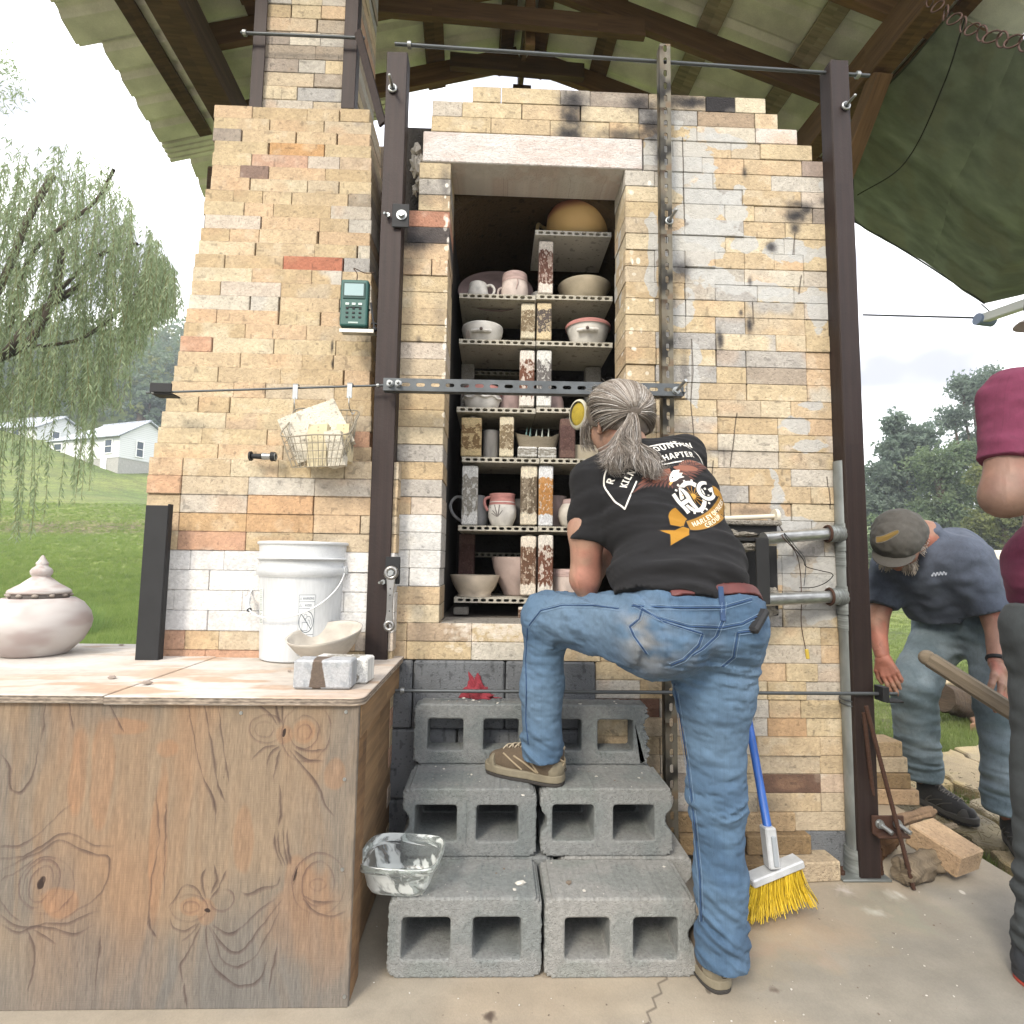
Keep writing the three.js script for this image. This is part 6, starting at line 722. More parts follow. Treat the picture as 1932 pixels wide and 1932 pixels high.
{ // driftwood and bark by the post
  const dw = std({ color: 0x8a8071, roughness: 1, map: woodTex, bumpMap: rep(T_grain, 1, 6), bumpScale: 0.006 }), log = (lab, a, b, r, k, m = dw) => { const L = a.distanceTo(b), g = new THREE.CylinderGeometry(r * 0.8, r, L, 22, 12), q = g.attributes.position; for (let i = 0; i < q.count; i++) { const x = q.getX(i), y = q.getY(i), z = q.getZ(i), t = Math.atan2(z, x), f = 1 + 0.35 * n3(Math.cos(t) * 1.3 + k, y * 9, Math.sin(t) * 1.3) + 0.2 * Math.abs(n3(t * 3, y * 3 + k, 3)) - 0.12 * Math.abs(n3(Math.cos(t) * 6, y * 30, Math.sin(t) * 6 + k)); q.setXYZ(i, x * f, y + 0.02 * n3(x * 30, z * 30, k), z * f * 0.8); } g.computeVertexNormals(); const o = solo('driftwood', g, m, lab, 'driftwood'); o.position.copy(a).add(b).multiplyScalar(0.5); o.quaternion.setFromUnitVectors(V(0, 1, 0), b.clone().sub(a).normalize()); return o; };
  let a = atY(1700, 1655, 0.03), b = atY(1768, 1622, 0.05); log('short grey knot of driftwood lying under the tilted firebrick', a.clone().setY(0.045), b.clone().setY(0.05), 0.045, 3);
  a = atZ(1655, 1530, -2.08); b = atZ(1758, 1528, -2.2); log('thin weathered split branch behind the tilted firebrick', a.setY(0.12), b.setY(0.13), 0.022, 9, std({ color: 0x7d6a58, roughness: 1, map: woodTex }));
  a = atY(1660, 1610, 0.03); b = atY(1700, 1606, 0.03); log('brown chunk of wood between the steel post and the grey driftwood', a.setY(0.03).add(V(0, 0, -0.03)), b.setY(0.035).add(V(0.03, 0, -0.08)), 0.035, 5, std({ color: 0x6d5238, roughness: 1, map: woodTex }));
  a = atZ(1720, 1545, -2.2); b = atZ(1800, 1560, -2.3); log('curved pale stick lying behind the tilted firebrick', a.setY(0.03), b.setY(0.03), 0.016, 12);
}
{ // galvanised pipe stand
  const zp = -1.88, f = atY(1615, 1648, 0), t = thing('pipe_stand', 'upright galvanised pipe with clamp fittings and two rails holding the burner', 'pipe stand', V(0, 0, 0)), base = V(f.x, 0, f.z - 0.0), topP = atZ(1592, 872, zp), gal = std({ color: 0x8c908f, roughness: 0.48, metalness: 0.55, map: rep(tex(128, 256, (u, v, x, y) => { const k = 0.68 + 0.45 * fbm(u * 6, v * 8, 421, 4, 8); return [250 * k, 252 * k, 250 * k]; }), 1, 2) }), alu = std({ color: 0xb4b6b4, roughness: 0.35, metalness: 0.8, map: rep(T_tone, 3) });
  base.x = topP.x + 0.004; const bz = base.z;
  const R = 0.034, top = V(topP.x, topP.y, bz); top.y = atZ(1592, 872, bz).y; top.x = atZ(1592, 872, bz).x; base.x = atZ(1612, 1500, bz).x; const fx = (y) => lerp(base.x, top.x, y / top.y);
  part('upright', merge([new THREE.CylinderGeometry(R, R, top.y - 0.004, 28, 1, true), new THREE.CylinderGeometry(R - 0.004, R - 0.004, top.y - 0.004, 28, 1, true).scale(-1, 1, 1), new THREE.RingGeometry(R - 0.004, R, 28).rotateX(-Math.PI / 2).translate(0, top.y / 2 - 0.002, 0)]).translate((base.x + top.x) / 2, top.y / 2 + 0.004, bz), gal, t);
  part('floor_flange', merge([bx(0.17, 0.009, 0.115, base.x, 0.0045, bz, 0.003), new THREE.CylinderGeometry(0.038, 0.041, 0.085, 28).translate(base.x, 0.048, bz)]), gal, t); for (const s of [-1, 1]) part('anchor_bolt', merge([hexNut(0.011, 0.012).translate(base.x + s * 0.068, 0.015, bz + 0.02), rod(V(base.x + s * 0.068, 0.01, bz + 0.02), V(base.x + s * 0.068, 0.034, bz + 0.02), 0.005)]), M.rust, t);
  for (const [py, px, xl, pyl] of [[1012, 1590, 1440, 1016], [1130, 1598, 1425, 1133]]) {
    const c = atZ(px, py, bz), x = fx(c.y), fit = part('tee_fitting', merge([new THREE.CylinderGeometry(0.039, 0.039, 0.1, 28).translate(x, c.y - 0.004, bz), new THREE.CylinderGeometry(0.03, 0.031, 0.075, 28).rotateZ(Math.PI / 2).translate(x - 0.038, c.y + 0.008, bz + 0.012)]), gal, t);
    part('collar', merge([new THREE.TorusGeometry(0.028, 0.005, 8, 28).rotateY(Math.PI / 2).translate(x - 0.076, c.y + 0.008, bz + 0.012)]), M.rust, fit); for (const dx of [-0.016, 0.026]) part('set_screw', merge([new THREE.TorusGeometry(0.006, 0.0026, 8, 16).translate(x + dx, c.y + 0.012, bz + 0.0405)]), M.rust, fit);
    part('clamp', merge([new THREE.CylinderGeometry(0.037, 0.037, 0.052, 28).translate(x, c.y - 0.085, bz), bx(0.03, 0.05, 0.02, x + 0.03, c.y - 0.085, bz + 0.026, 0.002)]), gal, t);
    const e = atZ(xl, pyl, bz + 0.1); part('rail', merge([rod(V(x - 0.07, c.y + 0.008, bz + 0.012), V(e.x, e.y, e.z), 0.0212, 24)]), alu, t);
  }
  const w = atZ(1605, 1318, bz); part('wire_tie', merge([0, 0.016].map((d) => new THREE.TorusGeometry(R + 0.004, 0.0022, 6, 30).rotateX(Math.PI / 2 + 0.1).translate(fx(w.y), w.y - d, bz))), M.greySteel, t);
}
{ // burner port: black steel frame with fibre packing
  const zb = -1.95, P = (px, py, z = zb) => atZ(px, py, z), t = thing('burner_port', 'black steel burner box with fibre packing on the kiln wall beside the pipe rails', 'burner', V(0, 0, 0)), box = (x0, y0, x1, y1, z, d, m, n) => { const a = P(x0, y1, z), b = P(x1, y0, z); return part(n, bx(b.x - a.x, b.y - a.y, d, (a.x + b.x) / 2, (a.y + b.y) / 2, z - d / 2, 0.002), m, t); };
  const bk = std({ color: 0x151617, roughness: 0.65, map: rep(T_tone, 4) });
  box(1330, 1030, 1466, 1160, -2.02, 0.012, bk, 'back_plate'); box(1300, 986, 1466, 1008, -1.99, 0.045, bk, 'top_angle'); box(1335, 1014, 1450, 1020, -1.87, 0.13, bk, 'shelf_plate'); box(1429, 1016, 1451, 1140, -1.855, 0.008, bk, 'strap');
  const felt = std({ color: 0x8d887e, roughness: 1, map: T_speck, bumpMap: rep(T_pits, 3), bumpScale: 0.01 }), lump = (px, py, z, a, b, c) => { const g = new THREE.IcosahedronGeometry(1, 3), q = g.attributes.position; for (let i = 0; i < q.count; i++) { const v = V(q.getX(i), q.getY(i), q.getZ(i)), k = 1 + 0.3 * n3(v.x * 2 + px, v.y * 2, v.z * 2) + 0.14 * n3(v.x * 6, v.y * 6 + px, v.z * 6); q.setXYZ(i, v.x * k * a, v.y * k * b, v.z * k * c); } g.computeVertexNormals(); const p = P(px, py, z); return boxUV(clean(g)).translate(p.x, p.y, p.z); };
  part('fibre_packing', merge([lump(1400, 1032, -1.9, 0.07, 0.016, 0.03), lump(1452, 1120, -1.96, 0.03, 0.022, 0.02), lump(1440, 1150, -1.99, 0.045, 0.028, 0.02), lump(1400, 1008, -1.88, 0.05, 0.008, 0.02), lump(1375, 1005, -1.9, 0.03, 0.012, 0.02)]), felt, t);
  const wt = std({ color: 0xc9c3b3, roughness: 0.85 }), a = P(1340, 979, -2.0), b = P(1462, 974, -2.0); part('ledge', bx(0.26, 0.018, 0.06, (a.x + b.x) / 2, P(1400, 990, -2.0).y + 0.006, -2.0, 0.004), felt, t);
  const o = thing('ceramic_tube', 'white ceramic thermocouple tube lying above the burner box', 'tube', V(0, 0, 0)); part('tube', rod(a, b, 0.0085, 14), wt, o); part('flange', rod(b.clone().add(V(-0.004, 0, 0)), b.clone().add(V(0.008, 0, 0)), 0.026, 20), wt, o);
  const wire = (l, pts, r, m) => solo('loose_wire', tube(pts.map(([x, y, z]) => P(x, y, z ?? -2.0)), r, 60, 6), m, l, 'wire');
  wire('thin brown wire dangling to a yellow plug beside the burner box', [[1463, 980], [1475, 1000], [1478, 1015, -1.85], [1500, 1040, -1.9], [1510, 1080], [1512, 1130, -1.97], [1512, 1180], [1520, 1225]], 0.0016, M.rust); { const p = P(1523, 1234), m = solo('wire_plug', bx(0.012, 0.034, 0.008, 0, 0, 0, 0.002), std({ color: 0xb39a3c, roughness: 0.5 }), 'small yellow plug at the end of the dangling wire', 'plug'); m.position.copy(p); m.rotation.z = 0.12; }
  wire('looped dark wire sticking out from the wall between the two rails', [[1476, 1000], [1487, 1020, -1.85], [1515, 1055, -1.93], [1523, 1070], [1550, 1077], [1572, 1084], [1560, 1098], [1535, 1108], [1508, 1109]], 0.0017, M.dark); wire('short grey wire hanging from the upper pipe rail', [[1480, 1006, -1.84], [1500, 1030, -1.9], [1520, 1062], [1517, 1105]], 0.0014, M.greySteel);
}
{ // rods, plate with bolts at the right post's foot
  for (const [l, x0, y0, z0, x1, y1] of [['short ribbed steel bar leaning on the pipe stand', 1630, 1345, -1.93, 1663, 1645], ['long ribbed steel bar leaning on the pipe stand, foot to the right', 1634, 1332, -1.92, 1724, 1677]]) { const a = atZ(x0, y0, z0), b = atY(x1, y1, 0.006), o = thing('rebar', l, 'steel bar', V(0, 0, 0)); part('bar', rod(a, b, 0.0068, 10), M.rust, o); const d = b.clone().sub(a), rb = []; for (let i = 1; i < 30; i++) { const p = a.clone().addScaledVector(d, i / 30); rb.push(new THREE.TorusGeometry(0.0068, 0.0012, 5, 12).applyQuaternion(new THREE.Quaternion().setFromUnitVectors(V(0, 0, 1), d.clone().normalize())).translate(p.x, p.y, p.z)); } part('ribs', merge(rb), M.rust, o); }
  const p = atZ(1675, 1556, -1.955), o = thing('base_plate', 'rusty steel plate with two bolts at the right post\'s foot', 'plate', p); part('plate', bx(0.11, 0.06, 0.008, 0, 0, 0, 0.002), M.rust, o); part('flange', bx(0.11, 0.008, 0.03, 0, -0.027, 0.018, 0.002), M.rust, o); for (const dx of [-0.032, 0.03]) { part('bolt', merge([new THREE.CylinderGeometry(0.015, 0.015, 0.004, 20).rotateX(Math.PI / 2).translate(dx, 0.005, 0.006), rod(V(dx, 0.005, 0.006), V(dx + 0.016, -0.008, 0.045), 0.0075), hexNut(0.012, 0.01).rotateX(Math.PI / 2).translate(dx, 0.005, 0.012)]), M.zinc, o); }
}
{ // weathered pole end
  const a = atZ(1749, 1241, -1.95), b = atZ(1932, 1357, -1.75), d = b.clone().sub(a), e = a.clone().addScaledVector(d, a.y / (a.y - b.y) * 0.985), t = thing('wooden_pole', 'weathered grey wooden pole with a rounded end slanting up beside the bending man', 'pole', V(0, 0, 0)); part('shaft', bar(a, e, 0.05, 0.05, 0.012), std({ color: 0x827a6e, roughness: 0.95, map: woodTex, bumpMap: rep(T_grain, 2, 10), bumpScale: 0.002 }), t); const s = new THREE.SphereGeometry(0.0265, 20, 14).translate(a.x, a.y, a.z); part('rounded_end', s, std({ color: 0x827a6e, roughness: 0.95, map: woodTex }), t);
}
{ // tarpaulin awning, its arm, the cable and the chain
  const A = atZ(1790, 28, -2.5), B = atZ(1606, 212, -3.3), Cc = atZ(1612, 418, -4.1), D = atZ(1858, 573, -3.9), E2 = atZ(2250, 200, -2.0), F = atZ(2250, 480, -3.2);
  const N = 60, pos = [], uv = [], idx = [], L = (f) => f < 0.5 ? A.clone().lerp(B, f * 2).add(V(0, -0.14 * Math.sin(f * 2 * Math.PI) * 0.4, 0)) : B.clone().lerp(Cc, f * 2 - 1), Rr = (f) => f < 0.5 ? E2.clone().lerp(F, f * 2) : F.clone();
  const bot = (g) => g < 0.55 ? Cc.clone().lerp(D, g / 0.55).add(V(0, 0.02 * Math.sin(g / 0.55 * Math.PI), 0)) : D.clone().lerp(F, (g - 0.55) / 0.45), top = (g) => A.clone().lerp(E2, g);
  for (let s = 0; s < 2; s++) for (let j = 0; j <= N; j++) for (let i = 0; i <= N; i++) { const g = i / N, f = j / N, l = L(f), r = Rr(f), t = top(g), b = bot(g); const p = l.lerp(r, g).add(t.lerp(b, f)).sub(L(0).lerp(E2, g).lerp(Cc.clone().lerp(bot(1), g), f)); const k = Math.sin(g * Math.PI) * Math.sin(f * Math.PI); p.y += -0.04 * k + 0.008 * n3(g * 5 + f * 3, f * 6, 1) + 0.003 * n3(g * 14, f * 22, 2); p.z += 0.02 * n3(g * 4, f * 4, 5) + s * 0.003; pos.push(p.x, p.y, p.z); uv.push(g * 3, f * 3); }
  const M0 = (N + 1) * (N + 1); for (let s = 0; s < 2; s++) for (let j = 0; j < N; j++) for (let i = 0; i < N; i++) { const a = s * M0 + j * (N + 1) + i, b = a + 1, c = a + N + 1, d = c + 1; s ? idx.push(a, c, b, b, c, d) : idx.push(a, b, c, b, d, c); }
  const g = new THREE.BufferGeometry(); g.setAttribute('position', new THREE.Float32BufferAttribute(pos, 3)); g.setAttribute('uv', new THREE.Float32BufferAttribute(uv, 2)); g.setIndex(idx); g.computeVertexNormals();
  const tt = tex(256, 256, (u, v, x, y) => { const a = fbm(u * 5, v * 8, 431, 4, 8), k = 0.75 + 0.4 * a + 0.06 * (hash(x, y, 1) - 0.5); return mixc([206 * k, 214 * k, 196 * k], [192 * k, 190 * k, 166 * k], 0.6 * smooth(0.5, 0.7, fbm(u * 4 + 2, v * 4, 432, 3, 4))); });
  const t = thing('tarpaulin', 'dark olive tarpaulin stretched from the roof edge as an awning', 'tarpaulin', V(0, 0, 0)); part('sheet', g, new THREE.MeshPhysicalMaterial({ color: 0x9b9d98, map: tt, roughness: 0.75, side: THREE.DoubleSide, transmission: 0.34, thickness: 0 }), t);
  part('hem', merge([tube(Array.from({ length: 12 }, (_, i) => L(i / 11)), 0.006, 40, 6), tube(Array.from({ length: 10 }, (_, i) => bot(i / 9 * 0.55)), 0.006, 30, 6)]), std({ color: 0x3d4239, roughness: 0.8 }), t);
  for (const f of [0.18, 0.36, 0.46]) { const p = L(f).add(V(0.03, -0.01, 0.02)); part('eyelet', new THREE.TorusGeometry(0.012, 0.004, 8, 20).rotateX(-0.8).translate(p.x, p.y, p.z), M.zinc, t); }
  const c0 = atZ(1740, -12, -2.3), c1 = atZ(1955, 84, -1.75), ch = thing('chain', 'rusty looped chain hanging along the tarpaulin\'s upper edge', 'chain', V(0, 0, 0)), n = 13; for (let i = 0; i < n; i++) { const f = i / (n - 1), p = c0.clone().lerp(c1, f).add(V(0, -0.06 * Math.sin(f * Math.PI), 0)), d = c1.clone().sub(c0).normalize(); const k = new THREE.TorusGeometry(0.028, 0.0036, 8, 22).scale(1.3, 0.85, 1).rotateX(i % 2 ? 1.2 : 0.3).rotateZ(0.3 * n3(i * 3, 1, 1)).applyQuaternion(new THREE.Quaternion().setFromUnitVectors(V(1, 0, 0), d)).translate(p.x, p.y, p.z); part('link', k, std({ color: 0x4a362e, roughness: 0.7, metalness: 0.4 }), ch); }
  solo('cord', tube([atZ(1822, 30, -2.3), atZ(1780, 160, -2.6), atZ(1700, 315, -3.1), atZ(1618, 368, -3.4)], 0.0035, 40, 6), M.dark, 'thin cord slanting down across the tarpaulin', 'cord');
  solo('cable', tube([atZ(1628, 594, -3.9), atZ(1740, 597, -3.6), atZ(1852, 600, -3.3)], 0.006, 24, 8), M.greySteel, 'grey steel cable running level from the right post to the awning arm', 'cable');
  const a0 = atZ(1852, 602, -3.3), a1 = atZ(2010, 548, -2.9), ar = thing('awning_arm', 'white metal awning arm below the tarpaulin\'s lower corner', 'awning arm', V(0, 0, 0)); part('tube', bar(a0, a1, 0.05, 0.055, 0.006), std({ color: 0xcfd2cf, roughness: 0.45 }), ar); part('end_joint', rod(a0.clone().add(V(-0.03, 0, 0)), a0.clone().add(V(0.07, -0.01, 0)), 0.036, 16), std({ color: 0x6f7f9a, roughness: 0.5 }), ar); part('rope', rod(atZ(1852, 574, -3.75), atZ(1873, 593, -3.28), 0.004), M.dark, ar);
}
// ---------------------------------------------------------------- people: continuous surfaces meshed from joined tapered limbs
const at = (px, py, D) => EYE.clone().addScaledVector(ray(px, py), D);
const smin = (a, b, k) => { const h = Math.max(k - Math.abs(a - b), 0) / k; return Math.min(a, b) - h * h * k * 0.25; };
function field(prims) { // [a, b, ra, rb, k]
  const P = prims.map(([a, b, ra, rb, k = 0.04]) => [a.x, a.y, a.z, b.x - a.x, b.y - a.y, b.z - a.z, ra, rb - ra, k, Math.max(1e-9, a.distanceToSquared(b))]);
  return (x, y, z) => { let d = 1e3; for (const p of P) { const X = x - p[0], Y = y - p[1], Z = z - p[2]; let t = (X * p[3] + Y * p[4] + Z * p[5]) / p[9]; t = t < 0 ? 0 : t > 1 ? 1 : t; const e = Math.hypot(X - p[3] * t, Y - p[4] * t, Z - p[5] * t) - p[6] - p[7] * t; d = d > 900 ? e : smin(d, e, p[8]); } return d; };
}
function bounds(prims, pad = 0.04) { const lo = V(9, 9, 9), hi = V(-9, -9, -9); for (const [a, b, ra, rb] of prims) for (const [p, r] of [[a, ra], [b, rb]]) { lo.min(p.clone().addScalar(-r - pad)); hi.max(p.clone().addScalar(r + pad)); } return [lo, hi]; }
function net(f, lo, hi, h, grad) { // surface nets
  const n = [0, 1, 2].map((i) => Math.ceil((hi.getComponent(i) - lo.getComponent(i)) / h) + 2), [nx, ny, nz] = n, v = new Float32Array(nx * ny * nz).fill(1), S = 6, at3 = (i, j, k) => (k * ny + j) * nx + i;
  for (let K = 0; K < nz; K += S) for (let J = 0; J < ny; J += S) for (let I = 0; I < nx; I += S) {
    const c = f(lo.x + (I + S / 2) * h, lo.y + (J + S / 2) * h, lo.z + (K + S / 2) * h), far = Math.abs(c) > S * h * 1.25 + 0.02;
    for (let k = K; k < Math.min(nz, K + S); k++) for (let j = J; j < Math.min(ny, J + S); j++) for (let i = I; i < Math.min(nx, I + S); i++) v[at3(i, j, k)] = far ? c : f(lo.x + i * h, lo.y + j * h, lo.z + k * h);
  }
  const id = new Int32Array(nx * ny * nz).fill(-1), pos = [], nor = [], idx = [], E = [[0, 1], [2, 3], [4, 5], [6, 7], [0, 2], [1, 3], [4, 6], [5, 7], [0, 4], [1, 5], [2, 6], [3, 7]], cv = new Float32Array(8), g = grad ?? f, e = h * 0.35;
  for (let k = 0; k < nz - 1; k++) for (let j = 0; j < ny - 1; j++) for (let i = 0; i < nx - 1; i++) {
    let m = 0; for (let c = 0; c < 8; c++) { cv[c] = v[at3(i + (c & 1), j + ((c >> 1) & 1), k + (c >> 2))]; if (cv[c] < 0) m |= 1 << c; } if (m === 0 || m === 255) continue;
    let x = 0, y = 0, z = 0, q = 0; for (const [a, b] of E) { const A = cv[a], B = cv[b]; if ((A < 0) === (B < 0)) continue; const t = A / (A - B); x += lerp(a & 1, b & 1, t); y += lerp((a >> 1) & 1, (b >> 1) & 1, t); z += lerp(a >> 2, b >> 2, t); q++; }
    const X = lo.x + (i + x / q) * h, Y = lo.y + (j + y / q) * h, Z = lo.z + (k + z / q) * h; id[at3(i, j, k)] = pos.length / 3; pos.push(X, Y, Z);
    const G = V(g(X + e, Y, Z) - g(X - e, Y, Z), g(X, Y + e, Z) - g(X, Y - e, Z), g(X, Y, Z + e) - g(X, Y, Z - e)).normalize(); nor.push(G.x, G.y, G.z);
  }
  const quad = (a, b, c, d, flip) => { if (a < 0 || b < 0 || c < 0 || d < 0) return; flip ? idx.push(a, c, b, b, c, d) : idx.push(a, b, c, b, d, c); };
  for (let k = 1; k < nz - 1; k++) for (let j = 1; j < ny - 1; j++) for (let i = 1; i < nx - 1; i++) {
    const s = v[at3(i, j, k)] < 0;
    if (s !== v[at3(i + 1, j, k)] < 0) quad(id[at3(i, j - 1, k - 1)], id[at3(i, j, k - 1)], id[at3(i, j - 1, k)], id[at3(i, j, k)], !s);
    if (s !== v[at3(i, j + 1, k)] < 0) quad(id[at3(i - 1, j, k - 1)], id[at3(i, j, k - 1)], id[at3(i - 1, j, k)], id[at3(i, j, k)], s);
    if (s !== v[at3(i, j, k + 1)] < 0) quad(id[at3(i - 1, j - 1, k)], id[at3(i, j - 1, k)], id[at3(i - 1, j, k)], id[at3(i, j, k)], !s);
  }
  const G = new THREE.BufferGeometry(); G.setAttribute('position', new THREE.Float32BufferAttribute(pos, 3)); G.setAttribute('normal', new THREE.Float32BufferAttribute(nor, 3)); G.setIndex(idx); return boxUV(G);
}
function tint(g, fn) { const p = g.attributes.position, c = new Float32Array(p.count * 3); for (let i = 0; i < p.count; i++) { const q = fn(p.getX(i), p.getY(i), p.getZ(i)); c[i * 3] = q[0]; c[i * 3 + 1] = q[1]; c[i * 3 + 2] = q[2]; } g.setAttribute('color', new THREE.BufferAttribute(c, 3)); return g; }
function trace(f, o, d, max = 4) { let t = 0.5; for (let i = 0; i < 200 && t < max; i++) { const p = o.clone().addScaledVector(d, t), s = f(p.x, p.y, p.z); if (s < 0.0008) return p; t += Math.max(s * 0.7, 0.0006); } return null; }
const onto = (f, px, py) => { const d = ray(px, py).normalize(); let t = 0.9, bt = 0, bs = 9; while (t < 2.6) { const p = EYE.clone().addScaledVector(d, t), s = f(p.x, p.y, p.z); if (s < 0.0008) return p; if (s < bs) { bs = s; bt = t; } t += Math.max(s * 0.6, 0.0006); } return EYE.clone().addScaledVector(d, bt); };
const joinGeo = (list) => mergeGeometries(list.map((g) => { const q = g.clone(); if (!q.index) { const n = q.attributes.position.count; q.setIndex([...Array(n).keys()]); } for (const k of Object.keys(q.attributes)) if (!['position', 'normal', 'uv'].includes(k)) q.deleteAttribute(k); return q; }));
// a hand: palm, four unequal fingers and a thumb, curled
function handPrims(W, d, pn, thumbSide, curl, size = 1, spread = 0.1) {
  d = d.clone().normalize(); const l = new THREE.Vector3().crossVectors(pn, d).normalize().multiplyScalar(thumbSide), n = new THREE.Vector3().crossVectors(d, l).normalize(); if (n.dot(pn) < 0) n.negate(); const out = [], s = size;
  const K = [0.030, 0.010, -0.010, -0.028], L = [[0.040, 0.024, 0.019], [0.045, 0.028, 0.02], [0.041, 0.026, 0.02], [0.032, 0.02, 0.017]];
  K.forEach((x, i) => {
    const base = W.clone().addScaledVector(d, 0.02 * s).addScaledVector(l, x * 0.55 * s), kn = W.clone().addScaledVector(d, (0.088 - Math.abs(x - 0.008) * 0.25) * s).addScaledVector(l, x * s); out.push([base, kn, 0.0135 * s, 0.0105 * s, 0.016]);
    let p = kn, a = curl * 0.5, dir = d.clone().addScaledVector(l, x * spread * 8).normalize(); L[i].forEach((len, k) => { a += curl * (k ? 0.75 : 0.35); const q = p.clone().addScaledVector(dir, Math.cos(a) * len * s).addScaledVector(n, Math.sin(a) * len * s); out.push([p, q, (0.0098 - k * 0.0008) * s, (0.0092 - k * 0.0009) * s, 0.004]); p = q; });
  });
  const t0 = W.clone().addScaledVector(d, 0.022 * s).addScaledVector(l, 0.02 * s), t1 = t0.clone().addScaledVector(d, 0.034 * s).addScaledVector(l, 0.026 * s).addScaledVector(n, 0.008 * s), t2 = t1.clone().addScaledVector(d, 0.03 * s).addScaledVector(l, 0.008 * s).addScaledVector(n, 0.012 * s), t3 = t2.clone().addScaledVector(d, 0.022 * s).addScaledVector(n, 0.01 * s);
  out.push([t0, t1, 0.016 * s, 0.0125 * s, 0.014], [t1, t2, 0.0115 * s, 0.0105 * s, 0.006], [t2, t3, 0.0105 * s, 0.0085 * s, 0.004], [W.clone().addScaledVector(d, -0.02), W.clone().addScaledVector(d, 0.02 * s), 0.026 * s, 0.022 * s, 0.02]); return out;
}
const handGeo = (prims) => { const [lo, hi] = bounds(prims, 0.012); return net(field(prims), lo, hi, 0.0035); };
// head: skull, jaw, nose, lips, brow, ears; c centre, f forward, u up
function headPrims(c, f, u, s = 1) {
  f = f.clone().normalize(); const l = new THREE.Vector3().crossVectors(u, f).normalize(); u = new THREE.Vector3().crossVectors(f, l).normalize(); const P = (x, y, z) => c.clone().addScaledVector(l, x * s).addScaledVector(u, y * s).addScaledVector(f, z * s);
  return { P, l, f, u, prims: [[P(-0.012, 0.03, -0.025), P(0.012, 0.03, -0.025), 0.082 * s, 0.082 * s], [P(0, 0.035, 0.03), P(0, 0.0, 0.03), 0.072 * s, 0.066 * s], [P(-0.03, -0.06, 0.03), P(0.03, -0.06, 0.03), 0.036 * s, 0.036 * s], [P(0, -0.085, 0.062), P(0, -0.092, 0.066), 0.026 * s, 0.02 * s], [P(0, 0.012, 0.098), P(0, -0.028, 0.113), 0.009 * s, 0.0125 * s, 0.02], [P(-0.012, -0.03, 0.1), P(0.012, -0.03, 0.1), 0.008 * s, 0.008 * s, 0.012], [P(-0.03, 0.025, 0.09), P(0.03, 0.025, 0.09), 0.011 * s, 0.011 * s, 0.02], [P(-0.018, -0.058, 0.094), P(0.018, -0.058, 0.094), 0.006 * s, 0.006 * s, 0.012], [P(-0.015, -0.068, 0.091), P(0.015, -0.068, 0.091), 0.007 * s, 0.007 * s, 0.012], [P(-0.04, -0.018, 0.06), P(-0.03, -0.02, 0.075), 0.025 * s, 0.02 * s], [P(0.04, -0.018, 0.06), P(0.03, -0.02, 0.075), 0.025 * s, 0.02 * s]] };
}
function earGeo(H, side) { const { P, l, f, u } = H, pts = [[0.0, -0.033, 0.004], [0.006, -0.03, -0.004], [0.012, -0.012, -0.016], [0.016, 0.012, -0.022], [0.014, 0.028, -0.014], [0.01, 0.033, 0.0], [0.004, 0.026, 0.01]].map(([x, y, z]) => P(side * (0.078 + x), y - 0.008, z - 0.006)); const in2 = [[0.004, -0.02, 0.004], [0.008, -0.004, -0.006], [0.009, 0.012, -0.01], [0.006, 0.02, -0.002]].map(([x, y, z]) => P(side * (0.078 + x), y - 0.008, z - 0.006)), lobe = new THREE.SphereGeometry(0.0095, 12, 10).translate(...P(side * 0.081, -0.038, -0.004).toArray()), conch = new THREE.SphereGeometry(1, 16, 12).applyMatrix4(new THREE.Matrix4().makeBasis(l.clone().multiplyScalar(0.008), u.clone().multiplyScalar(0.027), f.clone().multiplyScalar(0.016)).setPosition(P(side * 0.08, -0.006, -0.01))); return joinGeo([tube(pts, 0.0055, 30, 8), tube(in2, 0.004, 20, 8), lobe, conch]); }
function eyes(root, H, col = 0x5b6a70) { for (const s of [-1, 1]) { const e = H.P(s * 0.031, 0.003, 0.083); part('eye', new THREE.SphereGeometry(0.0115, 16, 12).translate(e.x, e.y, e.z), std({ color: 0xe8e4de, roughness: 0.2 }), root); const q = H.P(s * 0.031, 0.003, 0.0935); part('iris', new THREE.SphereGeometry(0.005, 12, 8).scale(1, 1, 1).translate(q.x, q.y, q.z), std({ color: col, roughness: 0.2 }), root); } }
const T_denim = tex(256, 256, (u, v, x, y) => { const tw = ((x + y) % 4 < 2 ? 0.05 : -0.05), k = 0.92 + tw + 0.16 * (fbm(u * 12, v * 12, 501, 4, 12) - 0.5) + 0.1 * (hash(x, y, 8) - 0.5) + 0.08 * (hash(x, 3, 9) - 0.5); return g8(k); });
const denimMat = (o) => std({ color: 0xffffff, vertexColors: true, map: rep(T_denim, 7), roughness: 0.95, bumpMap: rep(T_denim, 10), bumpScale: 0.0007, ...o });
const clothMat = (c, o) => std({ color: c, map: rep(T_denim, 9), roughness: 0.95, ...o });
const skinMat = (o) => std({ color: 0xffffff, vertexColors: true, roughness: 0.62, map: rep(T_tone, 5), bumpMap: rep(T_grain, 6), bumpScale: 0.0006, ...o });
const skinTone = (base, red) => (x, y, z) => { const a = fbm(x * 16 + 40, y * 16 + z * 9 + 40, 505, 3), b = hash(Math.round(x * 300), Math.round(y * 300), 4) > 0.992 ? 0.8 : 1; return mixc(base, red, smooth(0.42, 0.7, a)).map((k) => k * b); };

